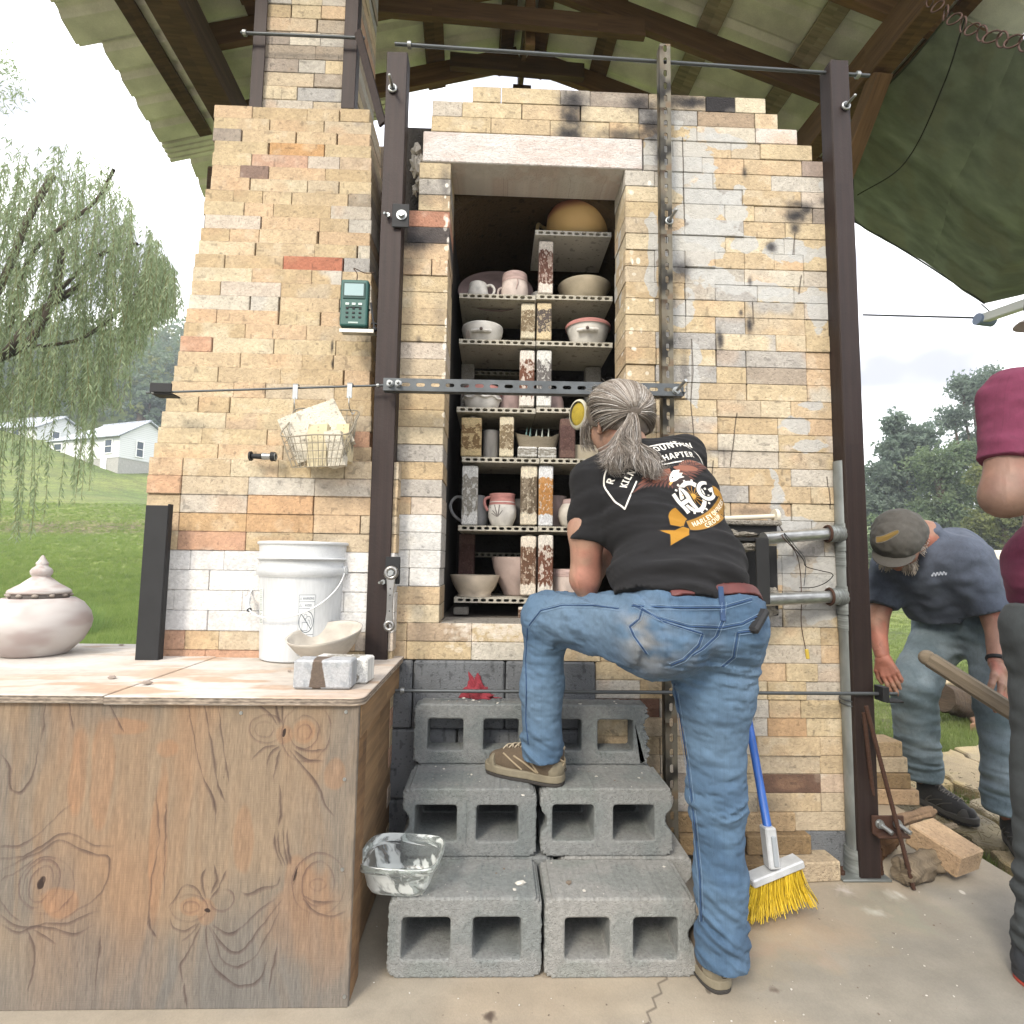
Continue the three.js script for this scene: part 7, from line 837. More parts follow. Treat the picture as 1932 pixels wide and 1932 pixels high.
// walking shoe in its own axes (x forward), placed by its heel on the ground
function shoe(root, heel, dir, lift, cols) {
  const g = sub('shoe', root); g.position.copy(heel); g.rotation.order = 'YZX'; g.rotation.y = Math.atan2(-dir.z, dir.x); g.rotation.z = lift;
  const pr = [[V(0.045, 0.06, 0), V(0.05, 0.085, 0), 0.036, 0.035, 0.03], [V(0.045, 0.045, 0), V(0.17, 0.045, 0.004), 0.036, 0.039, 0.03], [V(0.17, 0.043, 0.002), V(0.225, 0.036, 0), 0.04, 0.032, 0.03], [V(0.05, 0.085, 0), V(0.12, 0.066, 0), 0.036, 0.034, 0.03], [V(0.03, 0.1, 0), V(0.075, 0.098, 0), 0.03, 0.03, 0.02]], f0 = field(pr), f = (x, y, z) => Math.max(f0(x, y, z), 0.022 - y, Math.hypot(x - 0.052, (y - 0.125) * 0.8, z * 1.25) - 0.0 < 0.034 ? 0.034 - Math.hypot(x - 0.052, (y - 0.125) * 0.8, z * 1.25) : -1);
  part('upper', net(f, V(-0.02, 0.0, -0.06), V(0.29, 0.15, 0.06), 0.005), cols[0], g);
  const outline = (k) => { const s = new THREE.Shape(); s.moveTo(0.005 - k, 0); s.bezierCurveTo(0.0 - k, -0.032 - k, 0.05, -0.036 - k, 0.1, -0.034 - k); s.bezierCurveTo(0.15, -0.036 - k, 0.19, -0.05 - k, 0.235, -0.036 - k); s.bezierCurveTo(0.268 + k, -0.022, 0.268 + k, 0.02, 0.24, 0.034 + k); s.bezierCurveTo(0.19, 0.05 + k, 0.15, 0.042 + k, 0.1, 0.034 + k); s.bezierCurveTo(0.05, 0.036 + k, 0.0 - k, 0.034 + k, 0.005 - k, 0); return s; };
  const slab = (k, y0, y1, b) => clean(new THREE.ExtrudeGeometry(outline(k), { depth: y1 - y0 - 2 * b, bevelEnabled: true, bevelSize: b, bevelThickness: b, bevelSegments: 2, curveSegments: 14 })).rotateX(-Math.PI / 2).translate(0, y0 + b, 0);
  part('midsole', boxUV(slab(0.004, 0.011, 0.034, 0.004)), cols[1], g); part('outsole', boxUV(slab(0.003, 0.0, 0.0105, 0.003)), cols[2], g);
  const cap = field([[V(0.215, 0.032, -0.012), V(0.215, 0.032, 0.012), 0.036, 0.036, 0.03]]); part('toe_cap', net((x, y, z) => Math.max(cap(x, y, z), 0.212 - x + 0.4 * (y - 0.03), 0.012 - y, y - 0.062), V(0.18, 0.0, -0.07), V(0.28, 0.08, 0.07), 0.005), cols[1], g);
  const heelc = field([[V(0.035, 0.05, 0), V(0.06, 0.05, 0), 0.0415, 0.04, 0.03]]); part('heel_cup', net((x, y, z) => Math.max(heelc(x, y, z), x - 0.035 + 0.5 * (y - 0.04), 0.02 - y, y - 0.074), V(-0.03, 0, -0.06), V(0.08, 0.1, 0.06), 0.005), cols[1], g);
  const on = (x, z) => { let y = 0.14; for (let i = 0; i < 70; i++) { if (f(x, y, z) < 0.001) break; y -= 0.0015; } return V(x, y + 0.002, z); };
  for (let i = 0; i < 5; i++) { const x = 0.1 + i * 0.021, w = 0.022 - i * 0.001; part('lace', tube([on(x, -w), on(x + 0.008, 0), on(x + 0.014, w)], 0.0023, 16, 6), cols[3], g); part('lace', tube([on(x, w), on(x + 0.007, 0).add(V(0, 0.002, 0)), on(x + 0.014, -w)], 0.0023, 16, 6), cols[3], g); }
  part('lace', tube([on(0.1, 0.004), V(0.098, 0.118, 0.02), V(0.12, 0.13, 0.03), V(0.125, 0.11, 0.026), V(0.1, 0.1, 0.006)], 0.0021, 30, 6), cols[3], g); part('pull_loop', tube([V(0.008, 0.085, -0.007), V(-0.002, 0.112, -0.006), V(-0.002, 0.112, 0.006), V(0.008, 0.085, 0.007)], 0.003, 20, 6), cols[3], g);
  for (const s of [-1, 1]) for (const [x0, x1] of [[0.065, 0.1], [0.07, 0.15], [0.12, 0.19]]) { const P2 = (x, y) => { let z = 0.06; for (let i = 0; i < 90; i++) { if (f(x, y, z * s) < 0.0006) break; z -= 0.0008; } return V(x, y, (z + 0.0012) * s); }; part('webbing', tube([P2(x0, 0.036), P2((x0 + x1) / 2, 0.058), P2(x1, 0.072)], 0.003, 14, 6), cols[4], g); }
  for (const k of [-1, 1]) part('webbing', tube([V(0.022, 0.092, 0.026 * k), V(-0.003, 0.072, 0.006 * k), V(0.002, 0.052, -0.02 * k)], 0.0032, 14, 6), cols[4], g);
  part('logo', new THREE.TorusGeometry(0.008, 0.0012, 6, 24).scale(1, 0.5, 1).rotateY(-Math.PI / 2).translate(-0.0075, 0.047, 0), cols[2], g);
  return g;
}
const SHOE = [std({ color: 0x5b4e3e, roughness: 0.9, map: rep(T_denim, 12), bumpMap: rep(T_grain, 8), bumpScale: 0.001 }), std({ color: 0x7d7562, roughness: 0.8, map: rep(T_tone, 6) }), std({ color: 0x2f2c29, roughness: 0.85 }), std({ color: 0xa59a86, roughness: 0.9 }), std({ color: 0x8a7d66, roughness: 0.9 })];

// ---- the woman at the kiln
const WOMAN = {};
{
  const who = thing('person', 'person in black printed T-shirt and blue jeans, grey ponytail, one foot on steps', 'person', V(0, 0, 0));
  const Lh = at(1232, 1192, 1.42), Rh = at(1362, 1192, 1.5), Lk = at(1032, 1163, 1.735), La = at(1022, 1425, 1.72), Rk = at(1352, 1505, 1.455), Ra = at(1364, 1800, 1.415);
  const Ls = at(1122, 908, 1.6), Rs = at(1288, 862, 1.74), Le = at(1104, 1092, 1.6), neck = at(1193, 866, 1.68), chest = at(1240, 962, 1.6), waist = at(1293, 1082, 1.5);
  const lat = Rs.clone().sub(Ls).normalize(), latH = Rh.clone().sub(Lh).normalize();
  const off = (p, k, d = lat) => p.clone().addScaledVector(d, k);
  // jeans
  const bl = at(1268, 1196, 1.375), br = at(1374, 1188, 1.42);
  const jp = [[off(Lh, 0.0), Rh, 0.1, 0.098, 0.06], [bl, bl.clone().add(V(0.01, 0.03, 0)), 0.088, 0.085, 0.06], [br, br.clone().add(V(0, 0.03, 0)), 0.088, 0.084, 0.05], [off(at(1318, 1130, 1.475), -0.07, latH), off(at(1318, 1130, 1.475), 0.06, latH), 0.098, 0.098, 0.06], [Lh, Lk, 0.1, 0.07, 0.06], [Lk, at(1022, 1300, 1.735), 0.068, 0.06, 0.045], [at(1022, 1300, 1.735), La.clone().add(V(0, 0.01, 0)), 0.06, 0.064, 0.04], [Rh, at(1348, 1300, 1.475), 0.097, 0.09, 0.06], [at(1348, 1300, 1.475), Rk, 0.09, 0.065, 0.06], [Rk, at(1360, 1660, 1.43), 0.065, 0.058, 0.05], [at(1360, 1660, 1.43), Ra, 0.058, 0.066, 0.04]];
  const jf0 = field(jp), topP = at(1362, 1128, 1.38), topN = V(-0.12, 0.9, -0.4).normalize(), hemL = La.y - 0.012, hemR = 0.062;
  const folds = (x, y, z) => { let d = 0.0035 * n3(x * 9, y * 24, z * 9) + 0.0016 * n3(x * 26, y * 55, z * 26); const aL = Math.exp(-Math.pow((y - La.y - 0.03) / 0.06, 2)) * (x < 0.3 ? 1 : 0), aR = Math.exp(-Math.pow((y - 0.15) / 0.09, 2)) * (x > 0.4 ? 1 : 0), kR = Math.exp(-Math.pow((y - Rk.y) / 0.07, 2)) * (x > 0.4 ? 1 : 0), tR = Math.exp(-Math.pow((y - 0.79) / 0.07, 2)) * (x > 0.4 ? 1 : 0); d += (aL + aR) * 0.009 * n3(x * 6 + 3, y * 30 + x * 20, z * 6) + kR * 0.006 * n3(x * 5, y * 42 - x * 14, z * 7 + 2) + tR * 0.005 * n3(x * 4, y * 60 + x * 8, z * 4 + 7); const cr = V(x, y, z).sub(Lh).dot(latH); d += 0.006 * Math.exp(-Math.pow((cr + 0.08) / 0.06, 2)) * Math.sin(cr * 150 + y * 30) * (y > 0.8 ? 1 : 0); return d; };
  const jf = (x, y, z) => Math.max(jf0(x, y, z) + folds(x, y, z), (x - topP.x) * topN.x + (y - topP.y) * topN.y + (z - topP.z) * topN.z - 0.5 * smooth(0.43, 0.34, x), x < 0.32 ? hemL - y : hemR - y + 0.1 * (z - Ra.z));
  const [jl, jh] = bounds(jp, 0.03);
  const jg = net(jf, jl, jh, 0.0085), dust = onto(jf, 1205, 1185), dust2 = onto(jf, 1225, 1245), dust3 = onto(jf, 1330, 1235), fadeK = onto(jf, 1060, 1140), fadeT = onto(jf, 1130, 1160), fadeS = onto(jf, 1010, 1330), fadeC = onto(jf, 1355, 1400), fade2 = onto(jf, 1425, 1280);
  const blob = (p, q, r) => Math.exp(-((q[0] - p.x) ** 2 + (q[1] - p.y) ** 2 + (q[2] - p.z) ** 2) / (r * r));
  tint(jg, (x, y, z) => { const q = [x, y, z], a = fbm(x * 11 + 30, y * 11 + 30 + z * 6, 511, 4); let c = mixc([0.05, 0.098, 0.165], [0.075, 0.136, 0.215], smooth(0.35, 0.65, a)); c = mixc(c, [0.14, 0.215, 0.3], 0.75 * Math.min(1, blob(fadeK, q, 0.1) + blob(fadeT, q, 0.09) + 0.6 * blob(fadeS, q, 0.1) + 0.4 * blob(fadeC, q, 0.12) + 0.7 * blob(fade2, q, 0.07))); c = mixc(c, [0.25, 0.235, 0.205], 0.62 * Math.min(1, blob(dust, q, 0.055) + 0.7 * blob(dust2, q, 0.06) + 0.35 * blob(dust3, q, 0.06)) * smooth(0.25, 0.6, fbm(x * 26, y * 40, 512, 3))); return c; });
  const jeans = part('jeans', jg, denimMat(), who);
  const seamM = std({ color: 0x2a4468, roughness: 1, map: rep(T_denim, 9) }), thread = std({ color: 0x6a7f96, roughness: 1 });
  const line = (pts, r, m, dx = 0, dy = 0, lift = 0.0005) => { const q = []; for (let i = 0; i < pts.length - 1; i++) for (let k = 0; k < 5; k++) { const p = onto(jf, lerp(pts[i][0], pts[i + 1][0], k / 5) + dx, lerp(pts[i][1], pts[i + 1][1], k / 5) + dy); if (p && (!q.length || p.distanceTo(q[q.length - 1]) < 0.06)) q.push(p.addScaledVector(camF, -lift)); } return q.length > 3 ? tube(q, r, q.length * 3, 6) : null; };
  const seams = [], threads = [], S = (pts, dbl = 1, nx = 0, ny = 0) => { const a = line(pts, 0.0017, seamM); if (a) seams.push(a); if (dbl) { for (const k of [-1, 1]) { const b = line(pts, 0.0006, thread, nx * 4 * k, ny * 4 * k, 0.0014); if (b) threads.push(b); } } };
  S([[1366, 1136], [1364, 1170], [1352, 1200], [1325, 1225], [1300, 1240]], 1, 1, 0); S([[1195, 1141], [1240, 1165], [1300, 1182], [1362, 1184], [1400, 1177], [1438, 1158]], 1, 0, 1); S([[1192, 1143], [1290, 1147], [1365, 1146], [1432, 1127]], 1, 0, 1);
  S([[1212, 1148], [1250, 1172], [1300, 1188], [1326, 1196], [1318, 1218], [1290, 1245], [1258, 1258]], 1, 0.6, 0.8); S([[1212, 1148], [1206, 1168], [1188, 1182], [1196, 1200], [1226, 1242]], 1, 0.9, 0.3); S([[1392, 1194], [1384, 1240], [1358, 1262]], 1, 1, 0.2); S([[1392, 1194], [1420, 1190], [1440, 1176]], 1, 0, 1);
  S([[995, 1185], [992, 1240], [993, 1300], [992, 1360], [998, 1415]], 0); S([[998, 1180], [1020, 1152], [1060, 1142], [1120, 1142], [1180, 1150]], 1, 0, 1); S([[1272, 1290], [1284, 1360], [1298, 1450], [1310, 1550], [1320, 1650], [1324, 1760]], 1, 1, 0);
  part('seams', merge(seams), seamM, jeans); part('stitching', merge(threads), thread, jeans);
  { const a = onto(jf, 1362, 1134), b = onto(jf, 1364, 1172); if (a && b) part('belt_loop', bar(a.addScaledVector(camF, -0.006).add(V(0, 0.035, -0.012)), b.addScaledVector(camF, -0.002), 0.013, 0.005, 0.0015), denimMat({ vertexColors: false, color: 0x33496a }), jeans); }
  { const a = onto(jf, 1441, 1150) ?? at(1438, 1150, 1.44), b = onto(jf, 1418, 1192) ?? at(1418, 1192, 1.42); part('folding_knife', bar(a.clone().addScaledVector(camF, -0.006), b.clone().addScaledVector(camF, -0.004), 0.026, 0.02, 0.006), M.black, jeans); }
  // belt just above the waistband
  const bf = (x, y, z) => { const h = (x - topP.x) * topN.x + (y - topP.y) * topN.y + (z - topP.z) * topN.z; return Math.max(jf0(x, y, z) - 0.001, Math.abs(h - 0.017) - 0.0165, 0.42 - x); };
  part('belt', net(bf, V(0.2, 0.8, -1.7), V(0.75, 1.15, -1.25), 0.006), std({ color: 0x55221d, roughness: 0.55, map: rep(T_tone, 6) }), who);
  // T-shirt
  const sh = Le.clone().sub(Ls).normalize(), Re = at(1318, 1010, 1.86), rsd = Re.clone().sub(Rs).normalize();
  const sp = [[off(waist, -0.055), off(waist, 0.055), 0.098, 0.096, 0.07], [off(at(1300, 1118, 1.47), -0.07), off(at(1300, 1118, 1.47), 0.045), 0.098, 0.092, 0.07], [off(chest, -0.065), off(chest, 0.07), 0.108, 0.108, 0.09], [off(waist, -0.06), off(chest, -0.065), 0.097, 0.104, 0.07], [off(waist, 0.055), off(chest, 0.07), 0.097, 0.105, 0.07], [off(at(1212, 905, 1.645), -0.06), off(at(1212, 905, 1.645), 0.07), 0.09, 0.092, 0.08], [Ls, Rs, 0.062, 0.062, 0.07], [neck.clone().add(V(0, -0.02, 0.01)), neck, 0.06, 0.052, 0.05], [at(1215, 1105, 1.45), at(1265, 1118, 1.43), 0.075, 0.085, 0.06]];
  const slv = [[Ls, Ls.clone().addScaledVector(sh, 0.2), 0.065, 0.06, 0.035]], slr = [[Rs, Rs.clone().addScaledVector(rsd, 0.2), 0.065, 0.062, 0.04]], sf0 = field(sp), fL = field(slv), fR = field(slr), up = neck.clone().sub(waist).normalize(), Lcut = Ls.clone().addScaledVector(sh, 0.168), Rcut = Rs.clone().addScaledVector(rsd, 0.16);
  const hemP = at(1290, 1131, 1.38), hemN = V(0.16, 0.93, -0.32).normalize();
  const sfold = (x, y, z) => { const w = smooth(1.22, 1.02, y), a = x * lat.x + y * lat.y + z * lat.z, b = (x * up.x + y * up.y + z * up.z) + 0.35 * a; return (0.0045 + 0.009 * w) * n3(a * 4.5, b * 15, z * 2) + 0.0028 * n3(a * 9, b * 34, 4 + z * 4) + 0.004 * n3(x * 12, y * 6, z * 12 + 3) * (x < 0.3 ? 1 : 0.35); };
  const hemf = (x, y, z) => (hemP.x - x) * hemN.x + (hemP.y - y) * hemN.y + (hemP.z - z) * hemN.z + 0.006 * n3(x * 14, 3, z * 14);
  const sf = (x, y, z) => { const w = sfold(x, y, z), cut = (f, q, s) => Math.max(f(x, y, z) + w, (x - q.x) * s.x + (y - q.y) * s.y + (z - q.z) * s.z); let d = Math.max(sf0(x, y, z) + w, hemf(x, y, z)); d = smin(d, cut(fL, Lcut, sh), 0.03); d = smin(d, cut(fR, Rcut, rsd), 0.03); return Math.max(d, 0.035 - Math.hypot(x - neck.x - up.x * 0.075, y - neck.y - up.y * 0.075, z - neck.z - up.z * 0.075)); };
  const [sl, shh] = bounds([...sp, ...slv, ...slr], 0.03), sg = net(sf, sl, shh, 0.0085);
  const black = std({ color: 0x0e0e11, roughness: 0.95, map: rep(T_denim, 9), bumpMap: rep(T_denim, 14), bumpScale: 0.0004 });
  const shirt = part('t_shirt', sg, black, who); WOMAN.sf = sf;
  { // dusty smear on the hem
    const p = onto(sf, 1230, 1112); }
  // print on the back of the shirt, laid on its surface
  const pc = onto(sf, 1252, 912), e = 0.03, pn = V(sf0(pc.x + e, pc.y, pc.z) - sf0(pc.x - e, pc.y, pc.z), sf0(pc.x, pc.y + e, pc.z) - sf0(pc.x, pc.y - e, pc.z), sf0(pc.x, pc.y, pc.z + e) - sf0(pc.x, pc.y, pc.z - e)).normalize();
  pn.multiplyScalar(0.55).addScaledVector(ray(1262, 912).normalize(), -0.6).normalize(); const pr = lat.clone().addScaledVector(pn, -lat.dot(pn)).normalize(), pu = new THREE.Vector3().crossVectors(pn, pr).normalize(); if (pu.y < 0) pu.negate();
  const PWd = 0.375, PHt = 0.35, G = 64, pos = [], uv = [], idx = [], ok = [];
  for (let j = 0; j <= G; j++) for (let i = 0; i <= G; i++) { const o = pc.clone().addScaledVector(pr, (i / G - 0.5) * PWd).addScaledVector(pu, (j / G - 0.5) * PHt).addScaledVector(pn, 0.2); let p = null, t = 0; for (let k = 0; k < 160 && t < 0.42; k++) { const q = o.clone().addScaledVector(pn, -t), s = sf(q.x, q.y, q.z); if (s < 0.0005) { p = q; break; } t += Math.max(s * 0.6, 0.0005); } ok.push(!!p); const q = (p ?? o).addScaledVector(pn, 0.0012); pos.push(q.x, q.y, q.z); uv.push(i / G, j / G); }
  for (let j = 0; j < G; j++) for (let i = 0; i < G; i++) { const a = j * (G + 1) + i, b = a + 1, c = a + G + 1, d = c + 1; if (ok[a] && ok[b] && ok[c] && ok[d]) { const P3 = (k) => V(pos[k * 3], pos[k * 3 + 1], pos[k * 3 + 2]); if (P3(a).distanceTo(P3(d)) < 0.03) idx.push(a, b, c, b, d, c); } }
  const pg = new THREE.BufferGeometry(); pg.setAttribute('position', new THREE.Float32BufferAttribute(pos, 3)); pg.setAttribute('uv', new THREE.Float32BufferAttribute(uv, 2)); pg.setIndex(idx); pg.computeVertexNormals();
  const art = canvasTex(1024, 968, (c, w, h) => {
    c.clearRect(0, 0, w, h); c.lineJoin = c.lineCap = 'round'; const white = '#c8c5be';
    // upper scroll with the chapter's name
    c.strokeStyle = white; c.lineWidth = 11; c.beginPath(); c.moveTo(330, 150); c.quadraticCurveTo(560, 70, 880, 190); c.quadraticCurveTo(985, 240, 1000, 430); c.quadraticCurveTo(820, 330, 560, 330); c.moveTo(330, 150); c.quadraticCurveTo(150, 190, 120, 330); c.quadraticCurveTo(110, 420, 160, 560); c.quadraticCurveTo(240, 480, 330, 400); c.stroke();
    c.fillStyle = white; c.font = 'bold 86px sans-serif'; c.textAlign = 'left'; const curved = (s, x, y, a0, da, px) => { c.font = `bold ${px}px sans-serif`; let a = a0; for (const ch of s) { c.save(); c.translate(x, y); c.rotate(a); c.fillText(ch, 0, 0); c.restore(); const m = c.measureText(ch).width; x += Math.cos(a) * m * 1.02; y += Math.sin(a) * m * 1.02; a += da; } };
    curved('MOUNTAIN', 545, 205, -0.06, 0.035, 80); curved('CHAPTER', 585, 300, 0.02, 0.03, 74); curved('R', 172, 345, -0.7, 0.03, 74); curved('KILN', 236, 425, -0.75, 0.06, 70);
    // eagle: wings of overlapping feathers, white head
    const wing = (sgn) => { for (let k = 0; k < 3; k++) for (let i = 0; i < 11; i++) { const f = i / 10, bx0 = 640 + sgn * (30 + f * 190), by = 470 - 60 * Math.sin(f * 2.4) - k * 26, L = (150 - k * 42) * (0.7 + 0.5 * f), a = sgn > 0 ? 0.9 - f * 0.75 : Math.PI - 0.9 + f * 0.62; c.save(); c.translate(bx0 - sgn * k * 12, by); c.rotate(a); c.fillStyle = ['#553026', '#633c30', '#70493b'][k]; c.strokeStyle = '#1d1312'; c.lineWidth = 4; c.beginPath(); c.moveTo(0, -13); c.quadraticCurveTo(L * 0.6, -17, L, 0); c.quadraticCurveTo(L * 0.6, 17, 0, 13); c.closePath(); c.fill(); c.stroke(); c.restore(); } c.fillStyle = '#774a39'; c.beginPath(); c.ellipse(640 + sgn * 110, 420, 100, 30, sgn * 0.35, 0, 7); c.fill(); }; wing(-1); wing(1);
    c.fillStyle = '#2a1d1a'; c.beginPath(); c.ellipse(650, 520, 80, 70, 0, 0, 7); c.fill(); c.fillStyle = '#cfccc4'; c.beginPath(); c.moveTo(566, 495); c.quadraticCurveTo(570, 440, 640, 408); c.lineTo(690, 420); c.lineTo(672, 440); c.lineTo(700, 452); c.lineTo(676, 466); c.lineTo(694, 488); c.lineTo(650, 484); c.quadraticCurveTo(610, 500, 590, 494); c.closePath(); c.fill(); c.fillStyle = '#c89a58'; c.beginPath(); c.moveTo(566, 490); c.quadraticCurveTo(546, 492, 552, 516); c.quadraticCurveTo(572, 506, 590, 496); c.closePath(); c.fill(); c.fillStyle = '#1d1312'; c.beginPath(); c.arc(604, 462, 6, 0, 7); c.fill();
    // ringed letters
    c.strokeStyle = white; c.lineWidth = 34; c.beginPath(); c.ellipse(672, 652, 88, 112, 0.1, 0, 7); c.stroke(); for (let i = 0; i < 14; i++) { c.save(); c.translate(672, 652); c.rotate(i / 14 * 6.283); c.fillStyle = white; c.fillRect(-8, -142, 16, 18); c.restore(); } c.strokeStyle = '#8f6a2c'; c.lineWidth = 5; for (let i = 0; i < 16; i++) { c.save(); c.translate(672, 652); c.rotate(i / 16 * 6.283); c.beginPath(); c.moveTo(0, 14); c.lineTo(0, 84); c.stroke(); c.restore(); } c.fillStyle = '#b48a3a'; c.beginPath(); c.arc(672, 652, 22, 0, 7); c.fill();
    c.strokeStyle = '#141414'; c.lineWidth = 50; c.lineCap = 'butt'; const Hh = () => { c.beginPath(); c.moveTo(530, 590); c.lineTo(570, 760); c.moveTo(620, 575); c.lineTo(655, 745); c.moveTo(550, 680); c.lineTo(640, 660); c.stroke(); }, Cc2 = () => { c.beginPath(); c.arc(806, 640, 66, -1.0, 2.6, true); c.arc(806, 640, 66, 2.6, 0.5, true); c.moveTo(862, 676); c.lineTo(866, 640); c.lineTo(828, 646); c.stroke(); }; Hh(); c.lineWidth = 46; Cc2(); c.strokeStyle = white; c.lineWidth = 32; Hh(); c.lineWidth = 30; Cc2();
    // gold ribbon
    c.fillStyle = '#94690f'; c.strokeStyle = '#17110a'; c.lineWidth = 6; const poly = (p) => { c.beginPath(); p.forEach(([x, y], i) => i ? c.lineTo(x, y) : c.moveTo(x, y)); c.closePath(); c.fill(); c.stroke(); };
    c.beginPath(); c.moveTo(490, 690); c.quadraticCurveTo(400, 690, 385, 800); c.lineTo(470, 850); c.quadraticCurveTo(520, 800, 540, 800); c.closePath(); c.fill(); c.stroke(); poly([[470, 838], [400, 842], [290, 800], [345, 862], [305, 940], [480, 915], [510, 870]]); c.beginPath(); c.moveTo(880, 610); c.quadraticCurveTo(950, 620, 960, 720); c.lineTo(905, 770); c.quadraticCurveTo(890, 690, 860, 690); c.closePath(); c.fill(); c.stroke(); poly([[940, 735], [990, 720], [1016, 660], [1010, 740], [1024, 800], [950, 810], [926, 770]]); c.fillStyle = '#8a6420'; c.beginPath(); c.moveTo(520, 805); c.quadraticCurveTo(720, 830, 900, 700); c.lineTo(930, 770); c.quadraticCurveTo(880, 900, 690, 912); c.quadraticCurveTo(560, 920, 505, 880); c.closePath(); c.fill(); c.stroke();
    c.fillStyle = '#cfc7b4'; c.strokeStyle = '#2a1f10'; curved('HARLEY OWNERS', 548, 866, 0.03, -0.052, 50); curved('GROUP', 640, 905, -0.08, -0.08, 48);
  });
  part('shirt_print', pg, new THREE.MeshStandardMaterial({ map: art, alphaTest: 0.5, roughness: 0.8 }), shirt);
  // skin: one body under the clothes, with head, neck and arms
  const hc = at(1168, 800, 1.8), HF = V(-0.34, -0.24, -0.91), HU = V(-0.12, 0.93, -0.3), H = headPrims(hc, HF, HU, 0.98);
  const Lw = at(1150, 1040, 1.8), Rw = at(1235, 940, 2.0);
  const bp = [...H.prims, [H.P(0, -0.06, -0.035), neck, 0.05, 0.056, 0.04], [neck, chest, 0.05, 0.09, 0.05], [off(chest, -0.04), off(chest, 0.04), 0.085, 0.085, 0.06], [chest, waist, 0.085, 0.085, 0.06], [waist, Lh.clone().add(Rh).multiplyScalar(0.5), 0.085, 0.08, 0.06], [Ls, Rs, 0.045, 0.045, 0.05], [Ls, at(1108, 1000, 1.595), 0.049, 0.05, 0.04], [at(1108, 1000, 1.595), Le, 0.05, 0.041, 0.03], [Le, Lw, 0.043, 0.027, 0.02], [Rs, Re, 0.047, 0.04, 0.04], [Re, Rw, 0.041, 0.026, 0.02], [Lh, Lk, 0.072, 0.05, 0.05], [Lk, La, 0.048, 0.035, 0.04], [Rh, Rk, 0.072, 0.05, 0.05], [Rk, Ra.clone().setY(0.12), 0.05, 0.035, 0.04]];
  const [bl2, bh2] = bounds(bp, 0.02), body = net(field(bp), bl2, bh2, 0.0105), headG = net(field(H.prims), ...bounds(H.prims, 0.01), 0.005);
  const hl = handGeo(handPrims(Lw, V(0.15, 0.8, -0.35), V(0.6, -0.2, -0.5), -1, 0.9, 0.92)), hr = handGeo(handPrims(Rw, V(-0.3, 0.2, -0.9), V(-0.6, -0.3, 0.1), -1, 0.7, 0.92));
  const all = tint(joinGeo([body, headG, hl, hr, earGeo(H, 1), earGeo(H, -1)]), skinTone([0.33, 0.19, 0.13], [0.37, 0.165, 0.115]));
  part('body', all, skinMat(), who); eyes(who, H);
  // hair: scalp volume, swept strands, tied tail with waves
  const hm = std({ color: 0xffffff, vertexColors: true, roughness: 0.42 }), T = H.P(-0.004, 0.01, -0.118), T1 = at(1184, 789, 1.69); const tie = T1.clone().lerp(T, 0.4), r = rng(71), hp = [];
  const shade = () => { const q = r(); const b = q < 0.3 ? [0.36, 0.31, 0.26] : q < 0.62 ? [0.24, 0.2, 0.165] : q < 0.84 ? [0.5, 0.46, 0.41] : q < 0.93 ? [0.66, 0.63, 0.59] : [0.12, 0.095, 0.075], k = 0.5 + 0.26 * r(); return b.map((x) => x * k); };
  const strand = (pts, r0, n = 10, k = 3) => { const c = shade(), cu = new THREE.CatmullRomCurve3(pts), g = new THREE.TubeGeometry(cu, n, r0, k), p = g.attributes.position, ca = new Float32Array(p.count * 3); for (let i = 0; i < p.count; i++) { const t = Math.floor(i / (k + 1)) / n, ctr = cu.getPointAt(Math.min(1, t)), w = Math.min(1, 3.2 * (1 - t) + 0.15); p.setXYZ(i, lerp(ctr.x, p.getX(i), w), lerp(ctr.y, p.getY(i), w), lerp(ctr.z, p.getZ(i), w)); ca.set(c, i * 3); } g.setAttribute('color', new THREE.BufferAttribute(ca, 3)); g.deleteAttribute('uv'); return g.toNonIndexed(); };
  const baseF = field([[H.P(-0.012, 0.034, -0.024), H.P(0.012, 0.034, -0.024), 0.09, 0.09, 0.05], [H.P(0, 0.045, 0.03), H.P(0, 0.03, 0.03), 0.079, 0.076, 0.05], [H.P(0, -0.02, -0.06), H.P(0, 0.0, -0.1), 0.06, 0.035, 0.05]]), base = net((() => { const f = baseF; return (x, y, z) => { const d = V(x, y, z).sub(hc), zf = d.dot(H.f), yu = d.dot(H.u); return Math.max(f(x, y, z), zf - 0.075 - 0.3 * (yu - 0.06), zf + 0.005 - (yu + 0.005) * 1.6 - 0.03); }; })(), hc.clone().addScalar(-0.17), hc.clone().addScalar(0.17), 0.006);
  tint(base, (x, y, z) => mixc([0.07, 0.058, 0.048], [0.15, 0.125, 0.105], fbm(x * 90, y * 90 + z * 30, 521, 3))); base.deleteAttribute('uv');
  hp.push(base.toNonIndexed()); const tieL = tie.clone();
  const surf = (d) => { const k = d.clone(); return k; };
